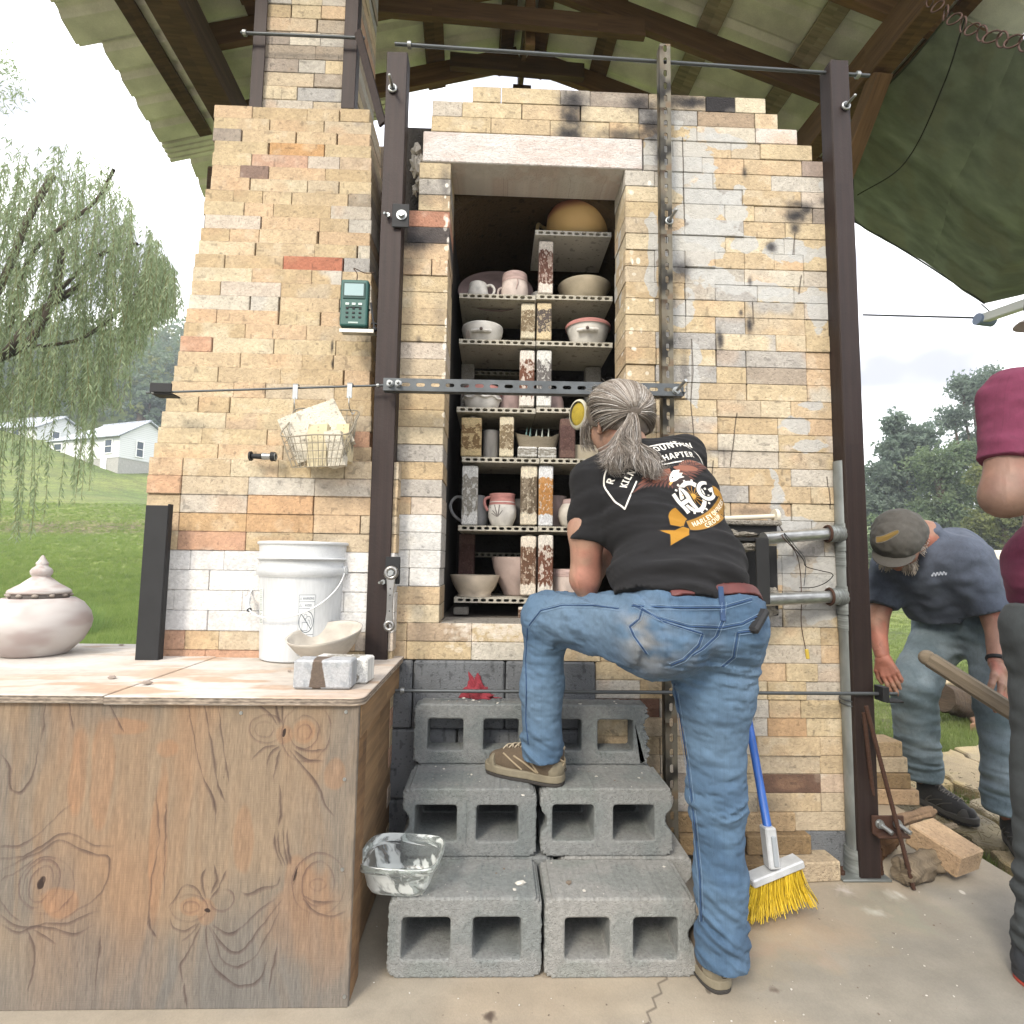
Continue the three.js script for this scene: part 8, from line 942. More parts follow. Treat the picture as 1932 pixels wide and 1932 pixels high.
  for (let i = 0; i < 2300; i++) { // swept back from the hairline over the skull to the tie
    const a = (r() - 0.5) * 4.3, el = lerp(-0.85, 1.5, Math.pow(r(), 0.8)), side = Math.sin(a); let d0 = V(0, 0, 0).addScaledVector(H.f, Math.cos(a) * Math.cos(el)).addScaledVector(H.l, side * Math.cos(el)).addScaledVector(H.u, Math.sin(el)); const zf = d0.dot(H.f), yu = d0.dot(H.u); if (zf > 0.72 + 0.2 * yu || (zf > 0.1 && yu < 0.12 + zf * 0.6) || (yu < -0.75)) continue;
    const c0 = H.P(0, 0.034, -0.01), R = (d) => { let t = 0.16; for (let q = 0; q < 60; q++) { const p = c0.clone().addScaledVector(d, t), e = baseF(p.x, p.y, p.z); if (e < 0.001) break; t -= Math.max(0.0008, e * 0.8); } return t; }, d1 = tieL.clone().sub(c0).normalize(), pts = []; const lift = 0.002 + 0.006 * r(), wob = (r() - 0.5) * 0.25; const n = 7; for (let k = 0; k <= n; k++) { const f = k / n, d = d0.clone().multiplyScalar(1 - f).addScaledVector(d1, f).addScaledVector(H.u, 0.1 * Math.sin(f * Math.PI)).addScaledVector(H.l, wob * Math.sin(f * Math.PI) * 0.35).normalize(); pts.push(c0.clone().addScaledVector(d, lerp(R(d) + lift * Math.sin(f * Math.PI) + 0.0012, tieL.distanceTo(c0) * 0.99, smooth(0.8, 1, f)))); } hp.push(strand(pts, 0.0008 + 0.0008 * r(), 12));
  }
  for (let i = 0; i < 46; i++) { const a = (r() - 0.5) * 3, d = V(0, 0, 0).addScaledVector(H.u, 0.8 + 0.2 * r()).addScaledVector(H.l, Math.sin(a)).addScaledVector(H.f, -0.3 + 0.6 * r()).normalize(), c0 = H.P(0, 0.034, -0.01), p0 = c0.clone().addScaledVector(d, 0.096); hp.push(strand([p0, p0.clone().addScaledVector(d, 0.012).addScaledVector(H.l, 0.012 * (r() - 0.5)), p0.clone().addScaledVector(d, 0.016 + 0.012 * r()).addScaledVector(H.l, 0.05 * (r() - 0.5))], 0.0005, 6)); }
  const bk = camF.clone().negate(); for (let i = 0; i < 1500; i++) { // the tail
    const lane = r(), th = r() * 6.283, q = Math.sqrt(r()), ex = lerp(1128, 1252, lane) + 8 * (r() - 0.5), ey = 872 + 30 * r() - 0.004 * (ex - 1200) ** 2 * (ex < 1190 ? 1.3 : 0.8) + 14 * Math.sin(lane * 9), D0 = 1.655 - 0.03 * Math.sin(lane * 3.14) + 0.05 * r();
    const sd = (x, y, k) => { const p = onto(sf, x, y), dd = p.clone().sub(EYE).dot(camF); return at(x, y, Math.min(dd, 1.7) - k); };
    const e2 = sd(ex, ey, 0.006 + 0.022 * r()), mx = lerp(1184, ex, 0.4) + 14 * Math.sin(lane * 12), m = at(mx, lerp(795, ey, 0.4), 1.6 + 0.045 * r() - 0.012 * Math.sin(lane * 3)), m2 = sd(lerp(1184, ex, 0.8) + 12 * Math.sin(lane * 15 + 1) + 7 * (r() - 0.5), lerp(795, ey, 0.74), 0.02 + 0.035 * r()), curl = (r() - 0.5) * 0.03, s0 = tie.clone().addScaledVector(camR, Math.cos(th) * 0.012 * q).addScaledVector(camU, Math.sin(th) * 0.008 * q);
    hp.push(strand([s0, s0.clone().lerp(m, 0.4).addScaledVector(bk, 0.014), m, m2, e2.clone().addScaledVector(camR, curl), e2.clone().addScaledVector(camR, curl * 1.8 + 0.006).addScaledVector(camU, 0.006)], 0.0007 + 0.0008 * r(), 16));
  }
  for (let i = 0; i < 120; i++) { const a = H.P(0.075 + 0.01 * r(), 0.02 + 0.03 * r(), 0.03 + 0.03 * r()), b = at(1095 + 28 * r(), 825 + 25 * r(), 1.82); hp.push(strand([a, a.clone().lerp(b, 0.5).addScaledVector(H.l, 0.012), b, b.clone().add(V(0.01 * r(), -0.012, 0.01))], 0.0008 + 0.0006 * r(), 10)); }
  const hairG = mergeGeometries(hp.map((g) => { if (!g.attributes.normal) g.computeVertexNormals(); for (const k of Object.keys(g.attributes)) if (!['position', 'normal', 'color'].includes(k)) g.deleteAttribute(k); return g; }));
  const hair = part('hair', hairG, hm, who); part('hair_tie', new THREE.TorusGeometry(0.0135, 0.0045, 10, 24).applyQuaternion(new THREE.Quaternion().setFromUnitVectors(V(0, 0, 1), at(1190, 815, 1.64).sub(tie).normalize())).translate(tie.x, tie.y, tie.z).translate(0, -0.002, 0), M.black, hair);
  { // dust mask over the face, its yellow filter turned to the side
    const p = at(1092, 782, 1.86), m = sub('dust_mask', who), q = new THREE.Quaternion().setFromUnitVectors(V(0, 0, 1), V(-0.55, 0.1, 0.75).normalize()); m.position.copy(p); m.quaternion.copy(q); part('rim', lathe([[0.034, 0.012], [0.04, 0.008], [0.043, 0], [0.041, -0.006], [0.03, -0.03], [0.012, -0.045]], 40).rotateX(Math.PI / 2).scale(0.8, 1.25, 1), std({ color: 0xaaa693, roughness: 0.6 }), m); part('filter', new THREE.SphereGeometry(0.034, 28, 16).scale(0.8, 1.25, 0.35), std({ color: 0x9b8726, roughness: 0.9, map: T_speck }), m);
    part('strap', tube([p.clone().negate().add(H.P(0.0, 0.02, 0.11)), p.clone().negate().add(H.P(0.075, 0.0, 0.05)), p.clone().negate().add(H.P(0.082, 0.02, 0.0))].map((v) => v.applyQuaternion(q.clone().invert())), 0.003, 16, 6), std({ color: 0xb9b4a4 }), m); }
  // shoes
  const lf = atY(1062, 1482, CHH * 2), ld = atY(925, 1452, CHH * 2).sub(lf).normalize(); shoe(who, lf.clone().setY(CHH * 2), ld, 0.0, SHOE);
  const rf = atY(1366, 1884, 0); shoe(who, V(rf.x + 0.004, 0.0, rf.z - 0.012), V(-0.14, 0, -0.99).normalize(), 0, SHOE);
  WOMAN.root = who;
}
// ---- the man stooping outside, and the one standing at the right edge
{
  const who = thing('person', 'person in grey cap, navy T-shirt and faded jeans stooping beyond the right steel post', 'person', V(0, 0, 0));
  const Lh = at(1872, 1192, 2.52), Rh = at(1782, 1186, 2.72), Lk = at(1893, 1335, 2.38), La = at(1906, 1535, 2.3), Rk = at(1722, 1292, 2.6), Ra = at(1737, 1462, 2.66), Ls = at(1826, 1060, 2.44), Rs = at(1682, 1075, 2.74), Le = at(1882, 1172, 2.36), Lw = at(1882, 1252, 2.27), Re = at(1652, 1180, 2.7), Rw = at(1664, 1236, 2.62), neck = at(1744, 1012, 2.56), chest = at(1765, 1075, 2.6), belly = at(1808, 1140, 2.62);
  const c = at(1697, 1022, 2.5), H = headPrims(c, V(-0.55, -0.72, 0.34), V(-0.5, 0.62, 0.55), 1.0), lat = Ls.clone().sub(Rs).normalize(), o = (p, k) => p.clone().addScaledVector(lat, k);
  const jp = [[Lh, Rh, 0.115, 0.115, 0.06], [at(1850, 1160, 2.55), at(1800, 1160, 2.66), 0.115, 0.115, 0.06], [at(1880, 1150, 2.62), at(1850, 1140, 2.66), 0.11, 0.11, 0.06], [Lh, Lk, 0.112, 0.09, 0.06], [Lk, La, 0.09, 0.09, 0.05], [Rh, Rk, 0.112, 0.09, 0.06], [Rk, Ra, 0.09, 0.09, 0.05]], jf0 = field(jp);
  const jf = (x, y, z) => Math.max(jf0(x, y, z) + 0.006 * n3(x * 7, y * 17, z * 7) + 0.007 * n3(x * 5, y * 30, z * 5 + 4) * smooth(0.4, 0.15, y), (x < (La.x + Ra.x) / 2 ? 0.07 : 0.075) - y); const [a, b] = bounds(jp, 0.03);
  const jg = tint(net(jf, a, b, 0.012), (x, y, z) => mixc([0.14, 0.19, 0.22], [0.25, 0.31, 0.345], smooth(0.3, 0.7, fbm(x * 9 + 40, y * 9 + 40, 531, 4)))); part('jeans', jg, denimMat(), who);
  const sh = Le.clone().sub(Ls).normalize(), shr = Re.clone().sub(Rs).normalize(), sp = [[o(chest, -0.09), o(chest, 0.08), 0.125, 0.125, 0.09], [o(belly, -0.07), o(belly, 0.07), 0.14, 0.135, 0.1], [o(belly, -0.05), o(chest, -0.07), 0.135, 0.125, 0.08], [o(belly, 0.05), o(chest, 0.06), 0.135, 0.125, 0.08], [at(1845, 1120, 2.6), at(1800, 1045, 2.62), 0.13, 0.115, 0.1], [Rs, Ls, 0.075, 0.075, 0.08], [Ls, Ls.clone().addScaledVector(sh, 0.24), 0.078, 0.075, 0.05], [Rs, Rs.clone().addScaledVector(shr, 0.2), 0.075, 0.075, 0.05], [neck, chest, 0.07, 0.1, 0.06]], sf0 = field(sp), Lc = Ls.clone().addScaledVector(sh, 0.225), Rc = Rs.clone().addScaledVector(shr, 0.19), hp = at(1790, 1190, 2.5), hn = V(-0.55, 0.8, 0.1).normalize();
  const sf = (x, y, z) => { let d = sf0(x, y, z) + 0.007 * n3(x * 6 + y * 4, y * 9 - x * 6, z * 6) + 0.004 * n3(x * 16, y * 16, z * 9); if (Math.hypot(x - Lc.x, y - Lc.y, z - Lc.z) < 0.14) d = Math.max(d, (x - Lc.x) * sh.x + (y - Lc.y) * sh.y + (z - Lc.z) * sh.z); if (Math.hypot(x - Rc.x, y - Rc.y, z - Rc.z) < 0.13) d = Math.max(d, (x - Rc.x) * shr.x + (y - Rc.y) * shr.y + (z - Rc.z) * shr.z); return Math.max(d, (hp.x - x) * hn.x + (hp.y - y) * hn.y + (hp.z - z) * hn.z); };
  const [c0, c1] = bounds(sp, 0.03), shirt = part('t_shirt', net(sf, c0, c1, 0.011), clothMat(0x535b6a), who);
  { const p = onto(sf, 1768, 1084), lm = std({ color: 0x9aa0aa, roughness: 0.9 }), pts = []; for (let i = 0; i < 16; i++) pts.push(onto(sf, 1756 + i * 1.9, 1084 + 4 * Math.sin(i * 1.9) - i * 0.2).addScaledVector(camF, -0.003)); part('chest_print', tube(pts, 0.0016, 60, 5), lm, shirt); }
  const bp = [...H.prims, [H.P(0, -0.05, -0.04), neck, 0.056, 0.064, 0.05], [neck, chest, 0.055, 0.1, 0.06], [chest, belly, 0.095, 0.095, 0.08], [belly, Lh.clone().add(Rh).multiplyScalar(0.5), 0.09, 0.085, 0.08], [Rs, Ls, 0.05, 0.05, 0.05], [Ls, Le, 0.055, 0.047, 0.04], [Le, Lw, 0.047, 0.032, 0.03], [Rs, Re, 0.055, 0.046, 0.04], [Re, Rw, 0.046, 0.031, 0.03], [Lh, Lk, 0.08, 0.06, 0.05], [Lk, La, 0.06, 0.04, 0.05], [Rh, Rk, 0.08, 0.06, 0.05], [Rk, Ra, 0.06, 0.04, 0.05]], [b0, b1] = bounds(bp, 0.02);
  const g = joinGeo([net(field(bp), b0, b1, 0.0115), net(field(H.prims), ...bounds(H.prims, 0.01), 0.005), earGeo(H, 1), earGeo(H, -1), handGeo(handPrims(Lw, at(1896, 1300, 2.22).sub(Lw), V(-0.5, -0.1, -0.8), 1, 0.35, 1.1)), handGeo(handPrims(Rw, at(1680, 1272, 2.58).sub(Rw), V(0.6, 0, -0.6), 1, 0.3, 1.05))]);
  part('body', tint(g, skinTone([0.33, 0.18, 0.125], [0.38, 0.15, 0.105])), skinMat(), who); eyes(who, H);
  const cf0 = field([[H.P(0, 0.045, -0.02), H.P(0, 0.05, 0.03), 0.098, 0.086, 0.05], [H.P(0, 0.035, 0.0), H.P(0, 0.035, 0.02), 0.096, 0.09, 0.05]]), cf = (x, y, z) => { const d = V(x, y, z).sub(c); return Math.max(cf0(x, y, z) + 0.0025 * n3(x * 22, y * 22, z * 22), 0.03 - d.dot(H.u) - 0.1 * d.dot(H.f)); }, capM = clothMat(0x55534f);
  const cap = sub('cap', who); part('crown', net(cf, c.clone().addScalar(-0.2), c.clone().addScalar(0.2), 0.006), capM, cap); const bill = new THREE.SphereGeometry(1, 28, 14), bq = bill.attributes.position; for (let i = 0; i < bq.count; i++) { const x = bq.getX(i) * 0.082, z = Math.max(0, bq.getZ(i)) * 0.085, y = bq.getY(i) * 0.006 - 1.6 * x * x, p = H.P(x, 0.03 + y - 0.12 * z, 0.085 + z); bq.setXYZ(i, p.x, p.y, p.z); } bill.computeVertexNormals(); part('bill', bill, capM, cap);
  { const f2 = (px, py) => onto(cf, px, py).addScaledVector(camF, -0.002), q = [[1652, 1013], [1664, 1011], [1694, 1000], [1695, 1005], [1672, 1020], [1653, 1024]].map(([x, y]) => f2(x, y)), ctr = q.reduce((s, p) => s.add(p), V(0, 0, 0)).divideScalar(6).addScaledVector(camF, -0.004), pp = []; q.forEach((p, i) => { const n = q[(i + 1) % 6]; pp.push(...ctr.toArray(), ...n.toArray(), ...p.toArray()); }); const pg = new THREE.BufferGeometry(); pg.setAttribute('position', new THREE.Float32BufferAttribute(pp, 3)); pg.computeVertexNormals(); part('badge', boxUV(pg), std({ color: 0x77612f, roughness: 0.8, side: THREE.DoubleSide }), cap); part('badge_edge', tube([...q, q[0]], 0.0012, 40, 5), std({ color: 0x6f6a60 }), cap); }
  { // short white beard and side hair
    const r = rng(81), hs = []; for (let i = 0; i < 900; i++) { const s = r() < 0.5 ? 1 : -1, beard = r() < 0.6, p = beard ? H.P(s * (0.02 + 0.045 * r()), -0.045 - 0.055 * r(), 0.03 + 0.06 * r()) : H.P(s * (0.07 + 0.014 * r()), -0.04 + 0.07 * r(), -0.06 + 0.09 * r()), d = p.clone().sub(c).normalize(), st = beard ? H.P(0, -0.07, 0.04).lerp(p, 1) : p; hs.push(tube([st.clone().addScaledVector(d, -0.006), st.clone().addScaledVector(d, 0.008), st.clone().addScaledVector(d, 0.014).addScaledVector(H.u, -0.006)], 0.0011, 3, 3)); } part('beard', mergeGeometries(hs), std({ color: 0xbdb3a8, roughness: 0.8 }), who); }
  { const n = Lw.clone().sub(Le).normalize(), q = new THREE.Quaternion().setFromUnitVectors(V(0, 0, 1), n), p = Lw.clone().addScaledVector(n, -0.018), w = sub('wristwatch', who); w.position.copy(p); w.quaternion.copy(q); part('strap', new THREE.TorusGeometry(0.034, 0.006, 8, 30).scale(1, 1, 1.5), M.black, w); const toCam = camF.clone().negate().applyQuaternion(q.clone().invert()); toCam.z = 0; toCam.normalize(); const e = toCam.clone().multiplyScalar(0.037), qq = new THREE.Quaternion().setFromUnitVectors(V(0, 1, 0), toCam); part('case', new THREE.CylinderGeometry(0.017, 0.018, 0.01, 28).applyQuaternion(qq).translate(e.x, e.y, e.z), M.zinc, w); const e2 = toCam.clone().multiplyScalar(0.0425); part('dial', new THREE.CylinderGeometry(0.013, 0.013, 0.001, 24).applyQuaternion(qq).translate(e2.x, e2.y, e2.z), M.black, w); }
  const dk = [std({ color: 0x3b3a3a, roughness: 0.9, map: rep(T_denim, 12) }), std({ color: 0x4a4845, roughness: 0.85 }), std({ color: 0x232323 }), std({ color: 0x6f6b66 }), std({ color: 0x55524e })];
  const rf = atY(1716, 1490, 0), lf = atY(1900, 1580, 0); shoe(who, Ra.clone().add(V(0.02, 0, -0.04)).setY(-0.055), V(0.2, 0, 0.97).normalize(), 0, dk); shoe(who, La.clone().add(V(0.04, 0, -0.05)).setY(-0.055), V(-0.45, 0, 0.9).normalize(), 0, dk);
}
{
  const who = thing('person', 'person in maroon T-shirt and dark trousers with folded arms at the picture\'s right edge', 'person', V(0, 0, 0)), D = 1.44;
  const Ls = at(2128, 745, 1.62), Rs = at(1921, 752, D), Re = at(1898, 935, 1.4), Rw = at(2106, 905, 1.3), Le = at(2148, 935, 1.55), Lw = at(2110, 935, 1.36), neck = at(2018, 690, 1.52), chest = at(2023, 850, 1.54), belly = at(2026, 1060, 1.54), Rh = at(1990, 1190, 1.47), Lh = at(2103, 1190, 1.6), Rk = at(1990, 1500, 1.45), Ra = at(1983, 1785, 1.42), Lk = at(2118, 1480, 1.58), La = at(2123, 1740, 1.56);
  const c = at(2036, 590, 1.5), H = headPrims(c, V(0.1, -0.12, -0.99), V(0, 1, 0), 1), lat = Ls.clone().sub(Rs).normalize(), o = (p, k) => p.clone().addScaledVector(lat, k);
  const sd = Re.clone().sub(Rs).normalize(), sdl = Le.clone().sub(Ls).normalize(), sp = [[o(chest, -0.07), o(chest, 0.09), 0.12, 0.12, 0.08], [o(belly, -0.05), o(belly, 0.07), 0.125, 0.125, 0.08], [at(2026, 1120, 1.54), o(belly, 0.02), 0.13, 0.12, 0.08], [Rs, Ls, 0.07, 0.07, 0.07], [Rs, Rs.clone().addScaledVector(sd, 0.19), 0.07, 0.068, 0.05], [Ls, Ls.clone().addScaledVector(sdl, 0.19), 0.07, 0.068, 0.05], [neck, chest, 0.065, 0.1, 0.06]], sf0 = field(sp), Rc = Rs.clone().addScaledVector(sd, 0.175), Lc = Ls.clone().addScaledVector(sdl, 0.175), hy = at(1948, 1165, D).y;
  const sf = (x, y, z) => { let d = sf0(x, y, z) + 0.006 * n3(x * 6, y * 9, z * 6) + 0.003 * n3(x * 14, y * 22, z * 9); for (const [q, s] of [[Rc, sd], [Lc, sdl]]) if (Math.hypot(x - q.x, y - q.y, z - q.z) < 0.11) d = Math.max(d, (x - q.x) * s.x + (y - q.y) * s.y + (z - q.z) * s.z); return Math.max(d, hy - y); }, [a, b] = bounds(sp, 0.03);
  part('t_shirt', net(sf, a, b, 0.011), clothMat(0x6b2c46), who);
  const jp = [[Rh, Lh, 0.105, 0.105, 0.06], [at(2028, 1120, 1.54), at(2058, 1120, 1.56), 0.115, 0.115, 0.06], [Rh, Rk, 0.098, 0.078, 0.06], [Rk, Ra, 0.08, 0.075, 0.05], [Lh, Lk, 0.098, 0.078, 0.06], [Lk, La, 0.08, 0.075, 0.05]], jf0 = field(jp), jf = (x, y, z) => Math.max(jf0(x, y, z) + 0.006 * n3(x * 7, y * 14, z * 7) + 0.012 * n3(x * 4, y * 22, z * 5 + 4) * smooth(0.5, 0.15, y), 0.075 - y, y - hy - 0.03), [e, f] = bounds(jp, 0.03); part('trousers', net(jf, e, f, 0.012), clothMat(0x3d4244), who);
  const bp = [...H.prims, [H.P(0, -0.05, -0.03), neck, 0.054, 0.06, 0.05], [neck, chest, 0.055, 0.1, 0.06], [chest, belly, 0.1, 0.1, 0.08], [belly, Rh.clone().add(Lh).multiplyScalar(0.5), 0.1, 0.085, 0.08], [Rs, Ls, 0.05, 0.05, 0.05], [Rs, Re, 0.058, 0.05, 0.04], [Re, Rw, 0.05, 0.032, 0.03], [Ls, Le, 0.056, 0.048, 0.04], [Le, Lw, 0.048, 0.032, 0.03], [Rh, Rk, 0.08, 0.058, 0.05], [Rk, Ra, 0.055, 0.04, 0.05], [Lh, Lk, 0.08, 0.058, 0.05], [Lk, La, 0.055, 0.04, 0.05]], [b0, b1] = bounds(bp, 0.02);
  part('body', tint(joinGeo([net(field(bp), b0, b1, 0.0115), net(field(H.prims), ...bounds(H.prims, 0.01), 0.005), earGeo(H, 1), earGeo(H, -1), handGeo(handPrims(Rw, V(0.8, 0.1, 0.1), V(0, 0, -1), 1, 0.5, 1.08)), handGeo(handPrims(Lw, V(-0.8, 0.1, 0.3), V(0, 0, -1), 1, 0.5, 1.08))]), skinTone([0.22, 0.13, 0.095], [0.25, 0.115, 0.085])), skinMat(), who); eyes(who, H);
  const cap = sub('cap', who), cf0 = field([[H.P(0, 0.045, -0.02), H.P(0, 0.05, 0.03), 0.097, 0.086, 0.05]]); part('crown', net((x, y, z) => Math.max(cf0(x, y, z), 0.035 - (y - c.y)), c.clone().addScalar(-0.2), c.clone().addScalar(0.2), 0.007), clothMat(0x33415c), cap); const bill = new THREE.SphereGeometry(1, 24, 12), bq = bill.attributes.position; for (let i = 0; i < bq.count; i++) { const x = bq.getX(i) * 0.08, z = Math.max(0, bq.getZ(i)) * 0.08, p = H.P(x, 0.035 + bq.getY(i) * 0.006 - 1.5 * x * x, 0.085 + z); bq.setXYZ(i, p.x, p.y, p.z); } bill.computeVertexNormals(); part('bill', bill, clothMat(0xd6d6d6), cap);
  const r = rng(83), hs = []; for (let i = 0; i < 500; i++) { const th = (r() - 0.5) * 3.4 + Math.PI, p = H.P(Math.sin(th) * 0.088, 0.03 - 0.1 * r(), Math.cos(th) * 0.09), d = p.clone().sub(c).setY(0).normalize(), q = p.clone().addScaledVector(d, 0.012); hs.push(tube([p, q.clone().setY(q.y - 0.02), q.clone().setY(q.y - 0.05)], 0.0014, 4, 3)); } part('hair', mergeGeometries(hs), std({ color: 0x6a6058, roughness: 0.7 }), who);
  const sc = [std({ color: 0x34383e, roughness: 0.9, map: rep(T_denim, 12) }), std({ color: 0x2a2c30, roughness: 0.8 }), std({ color: 0x9a3a2c, roughness: 0.8 }), std({ color: 0x4a4d52 }), std({ color: 0x41454b })]; shoe(who, Ra.clone().add(V(-0.03, 0, -0.07)).setY(0), V(0.25, 0, 0.97).normalize(), 0, sc); shoe(who, La.clone().add(V(-0.03, 0, -0.07)).setY(0), V(0.35, 0, 0.93).normalize(), 0, sc);
}
// ---------------------------------------------------------------- trees, hillside, houses, grass
const leafMat = (c, o) => new THREE.MeshPhysicalMaterial({ color: 0xffffff, roughness: 0.8, side: THREE.DoubleSide, transmission: 0.6, thickness: 0, specularIntensity: 0.3, ...o });
const leafM = leafMat(), barkM = std({ color: 0x5a5044, roughness: 1, map: woodTex, bumpMap: rep(T_grain, 4, 4), bumpScale: 0.02 });
function leafGeo(w, l) { const g = new THREE.BufferGeometry(); g.setAttribute('position', new THREE.Float32BufferAttribute([0, 0, 0, w / 2, l * 0.45, w * 0.2, 0, l, 0, 0, 0, 0, 0, l, 0, -w / 2, l * 0.45, w * 0.2], 3)); g.computeVertexNormals(); return g; }
const sprig = (n, R, w, l, seed) => { const r = rng(seed), list = []; for (let i = 0; i < n; i++) { const d = V(r() - 0.5, r() - 0.5, r() - 0.5).normalize(); list.push(leafGeo(w, l).applyQuaternion(new THREE.Quaternion().setFromUnitVectors(V(0, 1, 0), V(r() - 0.5, r() - 0.7, r() - 0.5).normalize())).translate(d.x * R * r(), d.y * R * r(), d.z * R * r())); } return mergeGeometries(list); };
const SPR = [sprig(9, 0.5, 0.2, 0.34, 1), sprig(9, 0.5, 0.16, 0.3, 2)];
function crown(parent, blobs, n, size, cols, seed, name = 'crown') { // leaf sprays spread through uneven lobes
  const r = rng(seed), m = new THREE.InstancedMesh(SPR[seed % 2], leafM, n), M4 = new THREE.Matrix4(), c = new THREE.Color(), tot = blobs.reduce((s, b) => s + b[3] ** 2, 0); m.name = name; m.userData.kind = 'stuff';
  for (let i = 0; i < n; i++) { let q = r() * tot, b = blobs[0]; for (const k of blobs) { if ((q -= k[3] ** 2) <= 0) { b = k; break; } } const d = V(r() - 0.5, r() - 0.5, r() - 0.5).normalize(), R = b[3] * Math.pow(r(), 0.4) * (0.78 + 0.4 * n3(d.x * 2.2 + b[0], d.y * 2.2 + b[1], d.z * 2.2)); const s = size * (0.6 + 0.8 * r()); M4.compose(V(b[0] + d.x * R, b[1] + d.y * R * 0.85, b[2] + d.z * R), new THREE.Quaternion().setFromEuler(new THREE.Euler(r() * 6, r() * 6, r() * 6)), V(s, s, s)); m.setMatrixAt(i, M4); const t = clamp(0.5 + 0.5 * n3(b[0] + d.x * R * 0.6, b[1] + d.y * R * 0.6, b[2] + d.z * R * 0.6) + 0.35 * (r() - 0.5)); c.setRGB(...mixc(cols[0], cols[1], t)); m.setColorAt(i, c); }
  parent.add(m); return m;
}
function trunkOf(root, base, top, r0, blobs) { const list = [tube([base, base.clone().lerp(top, 0.5).add(V(0.15, 0, 0.1)), top], r0, 10, 9)]; for (const b of blobs.slice(0, 6)) list.push(tube([base.clone().lerp(top, 0.55), base.clone().lerp(V(b[0], b[1], b[2]), 0.7).add(V(0, 0.2, 0)), V(b[0], b[1], b[2])], r0 * 0.32, 8, 6)); part('trunk', merge(list), barkM, root); }
const GR = { teal: [[0.11, 0.16, 0.12], [0.22, 0.28, 0.21]], mid: [[0.1, 0.155, 0.08], [0.21, 0.275, 0.14]], yel: [[0.1, 0.13, 0.045], [0.22, 0.24, 0.08]], aut: [[0.22, 0.17, 0.05], [0.3, 0.2, 0.07]] };
function tree(lab, blobsPx, D, n, size, col, seed, group) { // lobes given by where they stand in the view and how far off
  const k = D / CF, bl = blobsPx.map(([x, y, r, dz = 0]) => { const p = at(x, y, D + dz); return [p.x, p.y, p.z, r * (D + dz) / CF]; }), cx = bl.reduce((s, b) => s + b[0], 0) / bl.length, cz = bl.reduce((s, b) => s + b[2], 0) / bl.length, base = V(cx, groundY(cx, cz) - 0.1, cz), root = thing('leafy_tree', lab, 'tree', V(0, 0, 0), group), top = V(bl[0][0], bl[0][1], bl[0][2]); trunkOf(root, base, top, 0.011 * D * 0.6, bl); crown(root, bl, n, size, col, seed); return root;
}
const TG = 'leafy trees beyond the lawn on the right';
tree('tall open tree standing above the others behind the maroon shirt', [[1840, 740, 42], [1800, 790, 34], [1868, 712, 26], [1815, 725, 24], [1880, 770, 40], [1850, 840, 50]], 44, 1500, 0.9, GR.teal, 11, TG);
tree('rounded blue-green tree right of the steel post', [[1700, 850, 50], [1668, 905, 44], [1730, 830, 46], [1690, 800, 26], [1740, 900, 50], [1655, 960, 50], [1700, 960, 60]], 40, 2600, 0.85, GR.teal, 12, TG);
tree('broad green tree in the middle behind the stooping man', [[1765, 880, 50], [1800, 930, 60], [1770, 980, 60], [1740, 1020, 60], [1820, 860, 40], [1830, 1000, 60]], 36, 2600, 0.8, GR.mid, 13, TG);
tree('yellowing tree beside the maroon shirt', [[1870, 900, 40], [1890, 960, 44], [1860, 990, 40], [1915, 930, 50], [1930, 1000, 50], [1900, 1050, 50]], 30, 2200, 0.62, GR.yel, 14, TG);
tree('dense low green tree hidden partly by the stooping man', [[1660, 1040, 50], [1720, 1060, 50], [1790, 1070, 50], [1690, 1000, 50]], 33, 1700, 0.7, GR.mid, 15, TG);
tree('green tree filling the far right edge', [[1990, 850, 70], [2050, 930, 80], [1960, 1030, 60], [2080, 800, 60]], 42, 1600, 1, GR.mid, 16, TG);
{ // wooded hill behind the houses: one mass of far crowns, and a few that stand out
  const r = rng(141), n = 5200, m = new THREE.InstancedMesh(SPR[0], leafM, n), M4 = new THREE.Matrix4(), c = new THREE.Color(); m.name = 'hillside_woods'; m.userData = { kind: 'stuff', label: 'wooded hillside rising behind the white houses', category: 'woods' };
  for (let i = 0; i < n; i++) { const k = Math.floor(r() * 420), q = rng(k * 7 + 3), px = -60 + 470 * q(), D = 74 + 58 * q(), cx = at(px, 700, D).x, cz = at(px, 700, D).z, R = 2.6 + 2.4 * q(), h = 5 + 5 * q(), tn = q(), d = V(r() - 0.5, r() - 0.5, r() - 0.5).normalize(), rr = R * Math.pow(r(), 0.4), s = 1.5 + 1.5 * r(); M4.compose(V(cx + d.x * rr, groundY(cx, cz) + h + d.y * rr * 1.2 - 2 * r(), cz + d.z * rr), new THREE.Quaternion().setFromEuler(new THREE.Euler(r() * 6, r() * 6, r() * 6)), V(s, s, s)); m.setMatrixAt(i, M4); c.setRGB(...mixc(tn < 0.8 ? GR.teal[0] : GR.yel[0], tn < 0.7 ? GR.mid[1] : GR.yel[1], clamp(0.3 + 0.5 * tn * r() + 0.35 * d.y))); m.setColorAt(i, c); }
  scene.add(m);
  tree('small autumn-coloured tree right of the white house', [[285, 818, 20], [272, 830, 14], [298, 832, 14]], 66, 260, 1.0, GR.aut, 21); tree('dark green tree on the hill just right of the house roof', [[262, 770, 24], [285, 750, 26], [300, 790, 22], [250, 800, 18]], 74, 420, 1.25, GR.teal, 22);
}
